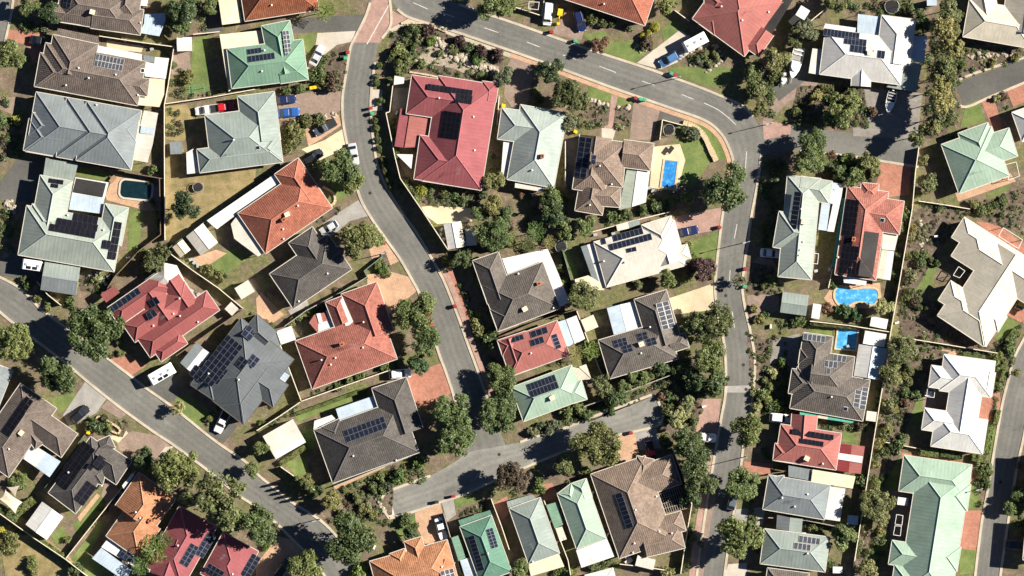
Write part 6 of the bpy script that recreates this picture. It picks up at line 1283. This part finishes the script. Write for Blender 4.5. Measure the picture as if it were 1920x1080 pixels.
def tree(x, y, r, col='mid', kind='broad', hf=1.0):
    rm = r * S; p = FX(x, y); rz = tr_rnd.uniform(0, 6.28)
    if kind == 'palm':
        root = empty('palm_tree', (p.x, p.y, 0), rz); ht = 3.4 + rm * .4
        tk = link('trunk', PTRUNK, root); tk.scale = (1.9, 1.9, ht); cr = link('crown', tr_rnd.choice(PALM), root, (.05, .05, ht)); cr.scale = (rm * 1.1, rm * 1.1, rm); desc = 'spreading palm'; cat = 'palm tree'
    else:
        root = empty('tree', (p.x, p.y, 0), rz)
        ch = (rm * .80 + (1.3 if r > 25 else .7)) * hf
        protos = {'broad': BIG if r > 24 else MED, 'spiky': SPK, 'cone': CONE}[kind]
        cr = link('crown', tr_rnd.choice(protos), root, (0, 0, ch)); k = 1.24; cr.scale = (rm * k, rm * k * tr_rnd.uniform(.92, 1.08), rm * .98 * min(hf, 1.35) if kind != 'cone' else rm * 1.3 * hf)
        tk = link('trunk', tr_rnd.choice(TRUNK), root); q = max(1.6, rm * .75); tk.scale = (q, q, ch + rm * .1)
        sz = 'large' if r >= 34 else 'small' if r < 18 else 'medium'; desc = '%s %s %s' % (sz, WORD[col], {'broad': 'tree', 'spiky': 'open-crowned tree', 'cone': 'conical tree'}[kind]); cat = 'tree'
    recolour(cr, M['leaf_' + col]); return auto(root, desc, p, cat, 'garden and street trees')
def shrub(x, y, r, col='mid', kind='loose', hf=1.0):
    rm = r * S; p = FX(x, y); me = tr_rnd.choice(BALL if kind == 'ball' else SMALL)
    o = link('shrub', me, None, (p.x, p.y, rm * (.40 if kind != 'ball' else .45) * hf), tr_rnd.uniform(0, 6.28)); k = 1.0 if kind != 'ball' else 1.05; k *= 1.12; o.scale = (rm*k, rm*k, rm * .95 * hf); recolour(o, M['leaf_' + col])
    return auto(o, '%s%s%s shrub' % ('small ' if r < 7 else '', WORD[col], ' round clipped' if kind == 'ball' else ''), p, 'shrub', 'garden shrubs')
def hedge(a, b_, w, h, col='mid'):
    A, B_ = FX(*a), FX(*b_); c = (A + B_) / 2; d = B_ - A; o = link('hedge', HEDGE, None, (c.x, c.y, 0), math.atan2(d.y, d.x)); o.scale = (d.length, w, h); recolour(o, M['leaf_' + col]); return auto(o, '%s clipped hedge' % WORD[col], c, 'hedge', 'clipped hedges')
TREES = '''22 105 27 mid|95 25 20 dark|345 10 28 dark|340 50 18 mid|395 12 14 mid|-4 225 18 mid|55 12 18 dark|930 15 34 mid|945 145 17 grey|1030 130 25 dark|1070 180 28 olive|1066 230 18 grey|1125 85 17 brown|1250 10 18 mid|1418 172 18 gum|1410 150 20 dark|1425 205 14 olive
1454 112 23 gum|1488 76 13 olive|1512 58 20 grey|1565 8 20 olive|1582 205 30 mid spiky|1595 180 13 gum|1560 225 18 mid|1520 270 26 mid|1775 20 20 gum|1768 52 22 gum|1778 88 22 gum|1768 120 19 gum|1775 142 16 gum|1765 168 18 gum|1758 192 22 gum|1768 218 20 gum|1745 238 18 gum|1722 255 17 gum|1792 32 12 olive|1785 60 14 gum|1755 150 16 gum
352 385 26 dark|288 492 20 olive|305 474 15 olive|640 322 32 mid|660 340 22 mid|672 450 33 olive|706 448 14 mid|925 340 19 olive|925 382 17 olive|922 440 26 mid|942 425 16 mid|865 488 19 dark spiky|952 455 14 mid|895 400 12 mid|1357 348 41 mid|1035 370 20 mid|1040 398 22 dark|1058 432 16 mid|1096 424 18 mid
1514 296 28 mid|1628 305 20 gum|1600 332 20 mid|1575 325 14 mid|1738 350 14 gum|178 612 46 mid|24 640 33 mid|110 706 36 mid|782 585 36 mid|800 640 26 mid|786 682 19 deep|936 712 25 mid|848 778 33 mid|930 785 34 mid|852 825 34 mid|945 755 22 dark|1098 558 28 olive|1130 722 20 gum|1155 745 19 dark|1240 690 15 dark
1275 690 14 dark|1302 708 21 dark|1340 716 24 dark|1330 664 27 mid|1350 598 30 olive spiky|1310 612 26 dark|1272 785 18 pale spiky|1290 755 13 pale spiky|1405 805 28 mid|1656 575 17 pale|1695 655 28 gum|1668 697 22 olive|1560 360 8 olive|335 875 35 mid|405 936 52 olive spiky|478 985 39 mid|270 862 20 dark
20 1020 22 olive|658 1008 46 mid|574 1062 33 mid|965 893 27 brown|622 935 19 gum|575 902 14 olive|490 838 14 mid|1120 840 36 olive|1058 872 18 olive|1288 830 28 dark|1303 858 28 dark|1312 900 32 dark|1295 930 20 dark|1396 910 31 mid|1386 1000 40 mid|976 1066 18 mid|1640 938 28 gum|1655 972 15 gum|1582 1004 22 mid|1628 1066 21 gum|335 765 13 pale spiky|1385 527 13 grey spiky
475 880 14 mid|700 430 10 mid|1925 480 10 olive|1905 700 8 olive|1912 930 16 mid|1895 950 14 mid|1318 505 22 purple|1250 524 16 mid|770 1000 13 dark|1190 712 14 mid|1210 705 13 mid|1170 722 13 mid|1540 300 14 olive'''
for ln in TREES.replace('\n', '|').split('|'):
    f = ln.split()
    if f: tree(float(f[0]), float(f[1]), float(f[2]), f[3], f[4] if len(f) > 4 else 'broad', 2.5 if 1715 < float(f[0]) < 1800 and float(f[1]) < 262 else 1.2)
for x, y in ((556, 897), (565, 905), (574, 912), (583, 919), (592, 926)): tree(x, y, 5.5, 'dark', 'cone', 2.3)
for x, y, r in ((610, 22, 20), (1005, 435, 20), (985, 455, 16), (900, 432, 18), (1106, 655, 20), (290, 1028, 30), (266, 1060, 20), (1080, 662, 16), (310, 1010, 18), (1030, 455, 14)): tree(x, y, r, 'bright' if r > 19 else 'olive', 'palm')
SHR = '''350 145 13 olive|30 225 11 yellow|592 140 15 mid|620 157 16 brown|605 158 12 olive|537 170 9 mid ball|563 166 9 mid ball|548 248 20 olive|545 272 16 olive|575 226 12 olive ball|598 225 12 olive ball|606 112 8 mid|602 123 8 mid
711 123 6 mid ball|707 143 5 mid ball|706 155 6 mid ball|704 226 5 mid ball|706 240 6 mid ball|708 263 6 mid ball|711 278 5 mid ball|718 299 6 olive ball|720 310 5 mid ball|722 320 7 olive ball|728 337 6 mid ball|732 350 5 mid ball
775 57 14 dark|800 57 13 purple|810 77 10 bright|750 95 14 mid|750 127 17 olive|758 112 14 olive|775 86 9 mid|735 105 10 dark|862 80 13 purple|850 93 9 mid ball|880 90 10 dark|900 98 12 purple|895 110 11 bright|932 105 13 purple|825 100 6 mid ball|790 120 9 mid|808 125 7 mid|900 140 8 mid|882 135 7 olive|860 140 7 mid|785 72 9 grey|838 132 5 grey|822 135 5 grey|775 118 6 mid|915 148 9 dark|748 145 9 dark|728 150 8 dark|715 190 9 dark
1110 34 12 olive ball|1130 42 10 olive ball|1147 43 8 mid ball|1172 52 7 mid|1182 55 7 mid|1228 50 9 yellow ball|1216 62 6 yellow ball|1205 68 6 yellow ball|1215 80 13 brown|1205 88 8 dark|1322 105 10 olive|1310 112 9 grey|1340 100 9 olive|1300 118 7 mid|1330 120 8 olive|1345 112 7 grey|1298 108 7 mid|1300 252 12 grey ball|1285 246 9 dark
1165 240 7 pale|1158 236 6 pale|1105 236 7 mid|1125 234 7 mid|1118 215 6 purple|1130 210 5 dark|1165 220 5 dark|1095 195 10 olive|1010 185 10 mid|1000 172 8 mid|1400 190 7 brown|1452 140 14 gum
1545 165 8 olive ball|1556 166 8 olive ball|1530 180 12 gum|1558 187 10 mid|1610 171 6 brown|1600 172 6 brown|1580 170 5 brown|1500 190 6 mid|1493 210 9 mid ball|1635 210 9 brown|1620 195 7 brown
1805 122 7 mid ball|1800 100 8 gum ball|1825 130 6 mid|1835 108 6 olive|1860 118 8 olive|1885 120 6 mid|1905 108 9 olive|1870 185 8 pale|1880 180 8 brown|1790 125 8 olive|1845 98 6 mid|1815 95 6 olive|1780 185 9 olive|1792 195 6 olive|1875 95 6 mid
288 320 10 mid|390 508 12 olive|410 520 11 olive|923 292 6 olive|790 357 11 yellow ball|775 355 10 mid|806 354 9 mid|834 362 9 olive ball|850 365 8 mid|865 375 10 mid|785 372 9 mid|760 342 8 mid|742 300 6 mid|745 330 6 olive|834 488 6 yellow ball|846 492 6 yellow ball|812 421 4 yellow ball|865 420 4 yellow|852 385 7 dark|905 365 8 dark|880 445 8 mid|915 400 10 dark|945 400 12 dark
1148 408 12 mid|1174 403 11 mid|1205 396 11 mid|1232 384 13 mid|1258 375 13 mid|1287 370 12 mid|1290 522 10 mid|1196 535 10 gum|1298 476 8 bright|1290 460 10 mid|1285 490 8 mid|1300 500 10 purple|1055 500 9 mid|1060 530 10 mid|1052 478 8 mid|1070 545 9 mid|1335 515 9 olive|978 365 8 brown
1583 300 10 bright|1560 290 8 brown|1640 325 12 olive|1555 318 10 dark|1610 305 10 gum|1722 365 8 gum|1702 397 9 gum|1750 335 12 gum|1730 300 10 gum|1760 390 8 mid|1712 428 7 gum ball|1707 443 8 gum ball|1703 480 7 mid ball|1717 477 7 mid ball|1725 493 10 mid ball|1731 478 8 mid ball|1746 487 5 mid ball|1757 493 7 mid ball|1722 445 6 olive|1745 455 6 mid|1735 425 5 olive|1752 418 6 brown|1840 395 10 mid ball|1856 390 8 mid ball|1880 378 9 mid ball|1866 385 7 mid ball|1878 402 5 mid ball|1892 405 5 mid|1875 420 4 mid|1855 405 5 olive|1900 390 7 olive|1815 400 6 brown|1825 385 10 olive|1905 370 7 olive|1895 425 5 mid
1680 512 9 mid|1684 478 9 mid|1705 520 14 grey|1698 400 12 mid|1692 425 10 mid|1560 535 8 bright|1447 525 12 mid|1435 535 9 olive
130 565 10 mid|90 575 9 mid|70 560 8 olive|180 795 14 dark|205 800 9 mid|165 800 11 dark|195 785 8 olive|225 640 8 mid|228 662 8 mid|215 632 7 brown|208 668 6 mid|393 785 6 mid ball|390 795 5 pale|400 780 5 pale|55 535 9 mid|45 525 8 olive
720 690 10 mid|595 587 8 bright|577 583 7 mid|545 605 9 olive|565 598 8 mid|640 545 7 mid|628 543 6 brown|900 615 13 olive|915 638 15 mid|920 556 13 olive|898 587 6 yellow ball|892 608 11 pale|635 725 8 mid|620 728 7 olive|655 712 9 mid|675 706 9 mid|508 762 6 olive|492 795 8 bright|700 545 8 brown|718 505 9 bright|708 498 8 mid|725 512 8 mid|705 492 6 olive
1060 770 15 mid|1100 775 13 mid|1085 765 12 mid|1250 765 12 olive|1240 742 9 brown|1255 740 10 mid|1033 802 13 grey|1047 795 9 grey|1000 808 11 grey|1015 800 9 grey|1190 745 6 grey|1175 735 8 dark|1145 770 9 dark|1222 728 6 brown|1300 790 10 olive|1412 580 8 olive|1425 600 10 olive|1435 590 8 mid|1415 668 6 mid|1425 672 6 olive|1430 740 14 mid|1420 765 10 pale|1440 750 8 yellow|1415 735 9 pale
1467 680 9 bright ball|1457 763 11 bright|1478 775 8 olive|1447 700 11 pale|1465 716 8 mid|1445 725 9 mid|1445 760 10 mid|1435 715 8 olive|1581 585 14 deep|1607 590 13 deep|1495 600 13 mid|1515 610 7 bright|1550 580 12 brown|1620 610 7 dark|1697 705 8 gum ball|1707 697 7 gum ball|1704 716 8 gum ball|1692 718 6 olive|1700 735 9 mid|1715 740 11 mid|1697 755 9 brown|1662 760 14 gum|1675 765 10 gum|1686 764 6 brown|1692 773 7 brown|1683 780 7 olive|1668 785 6 mid|1676 794 5 dark|1665 805 12 gum|1655 815 9 gum|1705 548 10 olive|1715 567 9 brown ball|1723 562 6 mid ball|1724 576 6 mid ball|1737 577 5 mid ball|1726 548 7 mid|1700 560 8 olive|1722 670 7 olive|1733 636 8 olive|1753 638 6 olive|1757 628 6 mid|1728 690 5 olive|1750 667 5 pale|1700 690 8 mid|1730 655 6 mid|1775 630 7 brown|1790 640 6 brown|1840 648 6 mid
1870 672 12 mid|1893 650 13 mid|1871 725 10 mid|1860 665 8 mid|1905 625 8 mid|1910 615 6 mid|1868 750 6 mid|1875 690 9 mid|1885 680 8 olive
30 905 14 mid|42 895 9 bright|40 912 10 mid|60 1055 13 mid|65 1070 9 gum|5 1000 12 yellow|140 1068 14 dark|120 1045 8 mid|128 1010 8 mid|185 955 5 mid|300 1000 12 olive|518 985 6 mid|500 1025 8 bright|510 1015 8 mid
745 895 14 bright|785 868 12 bright|700 915 11 mid|712 898 10 mid|672 1072 18 bright|760 975 13 mid|680 955 10 gum|700 962 10 olive|640 960 10 olive|598 918 10 dark|590 915 8 mid|668 935 10 gum|690 945 8 pale|675 965 7 olive|655 975 8 olive|730 910 10 grey|718 918 8 mid|770 885 8 dark|725 980 8 mid|780 985 8 dark|735 900 9 dark|760 890 7 olive|620 975 7 gum|875 960 5 brown|885 957 5 brown|893 953 5 yellow|903 948 5 brown|910 945 5 olive
1010 917 12 bright|1099 885 10 mid ball|1010 900 9 mid|1060 1066 11 bright|1075 1070 9 olive|1045 1070 9 mid|1110 1058 10 gum|1125 1052 9 gum|1250 1070 13 gum|1270 1060 8 olive|1302 955 8 olive|1250 830 11 olive|1250 818 8 olive|1065 905 6 mid|1080 900 6 mid|965 925 8 mid|1305 935 8 mid|1290 1060 8 olive|1300 1010 9 olive|1410 985 10 mid|1415 975 8 olive|1230 1020 7 mid|1405 1010 9 mid|1315 1020 8 olive
1612 905 13 mid|1642 907 9 mid ball|1642 872 9 olive|1650 830 12 gum|1678 835 15 mid|1692 822 10 dark|1660 845 10 dark|1645 850 8 olive|1625 985 12 gum|1650 995 9 gum|1630 1035 9 mid|1640 1020 8 mid|1625 1000 8 brown|1560 1062 10 mid|1555 1050 8 bright|1836 862 11 mid|1850 880 12 mid|1848 905 11 mid|1840 890 9 olive|1830 905 7 grey|1525 990 9 olive|1540 985 8 olive|1600 985 10 mid|1610 1020 8 dark|1645 940 10 gum|1650 960 9 brown
1835 920 8 mid|1838 945 8 olive|1640 795 8 olive|1480 808 6 olive|1538 792 6 mid|1552 794 6 mid|1565 796 6 mid|1580 800 7 mid|1595 802 7 mid|1610 798 9 brown|1625 795 7 dark|440 690 5 mid|300 480 9 olive|275 500 10 olive|312 500 8 mid|180 520 10 pale|195 530 8 mid|205 518 8 brown|185 540 7 bright|165 525 7 grey'''
SL = [f for f in (ln.split() for ln in SHR.replace('\n', '|').split('|')) if f]
SL.sort(key=lambda f: -(float(f[2]) + (20 if len(f) > 4 else 0)))
for f in SL[:298]: shrub(float(f[0]), float(f[1]), float(f[2]), f[3], f[4] if len(f) > 4 else 'loose', 1.6 if len(f) > 4 and float(f[2]) < 8 else 1.25)
# the uncountable rest: low plants and ground cover through the beds and along the fences, one object
THICK = [(1700, 0, 1745, 60, 16, 6, 11), (1738, 30, 1800, 260, 55, 6, 11), (985, 370, 1068, 470, 45, 5, 10), (885, 385, 962, 470, 36, 5, 9), (1095, 715, 1215, 782, 0, 4, 8), (1285, 600, 1345, 740, 45, 5, 11), (1245, 745, 1300, 800, 22, 4, 8), (1275, 800, 1325, 930, 30, 5, 10),
         (1424, 600, 1475, 690, 20, 3, 8), (1426, 690, 1478, 775, 32, 3, 8), (738, 60, 775, 148, 26, 4, 9), (1548, 290, 1640, 340, 34, 4, 9), (1412, 95, 1450, 215, 24, 5, 10), (1495, 168, 1625, 240, 45, 4, 9), (640, 925, 715, 985, 30, 3, 7), (705, 885, 800, 905, 14, 3, 7),
         (1045, 470, 1068, 560, 22, 3, 7), (700, 485, 728, 512, 10, 3, 6), (315, 120, 345, 180, 14, 4, 8), (314, 205, 342, 258, 18, 3, 7), (255, 455, 318, 510, 22, 4, 9), (0, 190, 40, 300, 26, 5, 10), (262, 845, 300, 885, 12, 4, 9), (0, 395, 24, 470, 16, 4, 8), (30, 540, 90, 590, 0, 3, 6),
         (520, 530, 560, 545, 0, 3, 6), (1440, 300, 1475, 330, 20, 4, 9), (1428, 335, 1455, 465, 34, 4, 9), (1100, 1050, 1150, 1075, 12, 3, 7), (1490, 30, 1520, 75, 12, 4, 9), (1590, 0, 1700, 30, 26, 5, 9), (960, 230, 1000, 195, 0, 3, 6), (1085, 205, 1100, 245, 6, 3, 6), (1230, 700, 1285, 735, 20, 4, 8),
         (1160, 1065, 1240, 1085, 0, 3, 6), (1830, 860, 1855, 920, 16, 4, 8), (1862, 640, 1905, 700, 22, 4, 7), (1895, 860, 1925, 1000, 26, 5, 9), (40, 45, 92, 62, 14, 5, 10), (400, 0, 415, 40, 0, 3, 6), (310, 0, 395, 55, 26, 6, 11), (1375, 890, 1400, 930, 0, 4, 8), (535, 240, 562, 285, 18, 5, 9), (585, 130, 640, 165, 16, 4, 8), (375, 500, 425, 525, 14, 3, 7), (165, 780, 205, 815, 14, 4, 8),
         (745, 340, 880, 385, 40, 3, 7), (1640, 840, 1660, 1075, 36, 4, 8), (1655, 640, 1700, 740, 24, 4, 8), (1645, 745, 1700, 830, 26, 3, 7)]
STRIP = [(1095, 775, 1258, 712, 40, 3, 8), (1000, 812, 1105, 778, 22, 4, 8), (628, 925, 790, 862, 28, 3, 7), (566, 745, 690, 700, 22, 2, 5), (538, 612, 690, 535, 24, 2, 6), (1140, 418, 1295, 372, 20, 3, 7), (1060, 555, 1255, 512, 20, 3, 7), (318, 185, 470, 165, 16, 2, 5), (1690, 400, 1640, 780, 40, 3, 7), (1632, 850, 1605, 1070, 24, 3, 7), (1700, 640, 1865, 668, 26, 2, 6), (1724, 380, 1820, 396, 18, 2, 6),
         (70, 540, 150, 590, 18, 3, 7), (280, 330, 300, 450, 14, 3, 7), (480, 815, 560, 760, 16, 2, 6), (865, 968, 915, 950, 14, 2, 4), (1440, 880, 1590, 892, 10, 2, 5), (1470, 985, 1600, 1000, 16, 3, 6), (1540, 798, 1630, 806, 16, 3, 6), (1060, 1075, 1160, 1060, 14, 3, 7), (125, 1040, 250, 890, 16, 2, 5), (0, 970, 160, 1075, 26, 2, 6), (190, 520, 215, 545, 12, 3, 6), (700, 225, 735, 355, 26, 3, 6), (735, 220, 745, 300, 12, 3, 6), (840, 478, 890, 490, 10, 3, 7), (880, 480, 935, 640, 18, 3, 7), (862, 530, 925, 690, 22, 3, 8), (700, 610, 745, 690, 24, 4, 8), (1300, 950, 1285, 1075, 22, 3, 6), (1365, 700, 1330, 760, 0, 3, 6), (1410, 800, 1440, 860, 12, 4, 8), (1400, 900, 1425, 1060, 18, 4, 8),
         (395, 780, 412, 760, 8, 2, 4), (325, 470, 440, 560, 20, 2, 5), (462, 583, 515, 612, 10, 2, 5), (1870, 690, 1862, 790, 16, 3, 5)]
def low_planting():
    rs = np.random.RandomState(77); P, N_, Z, V_, C = [], [], [], [], []
    pal = {'mid': 0, 'dark': 0, 'deep': 0, 'bright': 1, 'olive': 2, 'gum': 2, 'grey': 3, 'pale': 4, 'yellow': 4, 'brown': 5, 'purple': 5}
    spots = [(float(f[0]), float(f[1]), float(f[2]), pal[f[3]]) for f in SL[298:]]
    for poly, n in BEDS:
        x0, x1 = min(p[0] for p in poly), max(p[0] for p in poly); y0, y1 = min(p[1] for p in poly), max(p[1] for p in poly)
        k = 0; tries = 0
        while k < n and tries < 40 * n:
            tries += 1; x, y = rs.uniform(x0, x1), rs.uniform(y0, y1); ins = False
            for i in range(len(poly)):
                a, b_ = poly[i-1], poly[i]
                if (a[1] > y) != (b_[1] > y) and x < (b_[0]-a[0])*(y-a[1])/(b_[1]-a[1])+a[0]: ins = not ins
            if ins: spots.append((x, y, rs.uniform(1.5, 4.2) if n < 9999 else 0, rs.choice([0, 0, 1, 2, 2, 3, 4, 5]))); k += 1
    for (x0, y0, x1, y1, n, a, b_) in THICK:
        for k in range(n): spots.append((rs.uniform(x0, x1), rs.uniform(y0, y1), rs.uniform(a, b_), rs.choice([0, 0, 0, 0, 1, 2, 2, 3, 5])))
    for (x0, y0, x1, y1, n, a, b_) in STRIP:
        for k in range(n): t = rs.uniform(0, 1); spots.append((x0 + (x1-x0)*t + rs.normal()*2.2, y0 + (y1-y0)*t + rs.normal()*2.2, rs.uniform(a, b_), rs.choice([0, 0, 0, 1, 2, 2, 3])))
    for x, y, r, c in spots:
        n = int(14 + r * 9); rm = r * S; p = FX(x, y); q = rs.normal(size=(n, 3)); q /= np.linalg.norm(q, axis=1, keepdims=True); q[:, 2] = np.abs(q[:, 2])
        P.append(np.array([p.x, p.y, .03]) + q * rm * rs.uniform(.5, 1.05, (n, 1)) * np.array([1, 1, .9])); N_.append(q * .7 + np.array([0, 0, .5]) + rs.normal(size=(n, 3)) * .4)
        Z.append(np.full(n, .09 + rm * .10) * rs.uniform(.6, 1.3, n)); V_.append(rs.uniform(0, 1, n)); C.append(np.full(n, c))
    me = leaf_mesh('low_planting', np.concatenate(P), np.concatenate(N_), np.concatenate(Z), np.concatenate(V_), M['leaf_mid'])
    for k in ('bright', 'olive', 'grey', 'pale', 'brown'): me.materials.append(M['leaf_' + k])
    me.polygons.foreach_set('material_index', np.concatenate(C).astype(np.int32)); me.update()
    tag(link('low_planting', me), 'low mixed plants and ground cover through the garden beds', 'plants', None, 'stuff')
low_planting()
for a, b_, w, h, c in (((1726, 846), (1758, 850), 1.6, 1.2, 'mid'), ((1764, 848), (1798, 853), 1.6, 1.2, 'mid'), ((1823, 857), (1850, 862), 1.4, 1.2, 'mid'), ((1858, 800), (1850, 848), 1.1, 1.0, 'bright'), ((1886, 690), (1879, 714), 1.1, 1.0, 'mid'), ((1806, 664), (1845, 670), .9, .9, 'mid'), ((1524, 606), (1602, 613), 1.0, 1.4, 'olive'),
                      ((528, 868), (572, 838), 1.0, 1.1, 'mid'), ((32, 962), (62, 938), 1.6, 1.6, 'mid'), ((0, 952), (32, 972), 1.6, 1.6, 'mid'), ((560, 775), (680, 732), .7, .9, 'mid'), ((1890, 640), (1905, 620), 1.4, 1.0, 'mid'), ((75, 1012), (120, 1045), 1.0, 1.2, 'mid'), ((1866, 795), (1872, 770), .9, .9, 'mid')): hedge(a, b_, w, h, c)
# ------------------------------------------------------------------ labels that single out repeated things
def where(p):
    c, short = min(ANCH, key=lambda a: (a[0] - p).length); d = p - c; a = math.degrees(math.atan2(d.y, d.x)) % 360
    if d.length < 5: return 'close to the ' + short
    return ['right of the ', 'upper right of the ', 'above the ', 'upper left of the ', 'left of the ', 'lower left of the ', 'below the ', 'lower right of the '][int((a + 22.5) // 45) % 8] + short
by = {}
for o, d, p in AUTO: by.setdefault(d + ' ' + where(p), []).append((o, p))
ORD = ['leftmost', 'second from left', 'third from left', 'fourth from left', 'fifth from left', 'sixth from left', 'seventh from left', 'eighth from left', 'ninth from left', 'tenth from left']
for lab, L in by.items():
    if len(L) == 1: L[0][0]['label'] = lab; continue
    L.sort(key=lambda q: q[1].x)
    for k, (o, p) in enumerate(L): o['label'] = lab + ', ' + (ORD[k] if k < len(ORD) - 1 else 'rightmost')
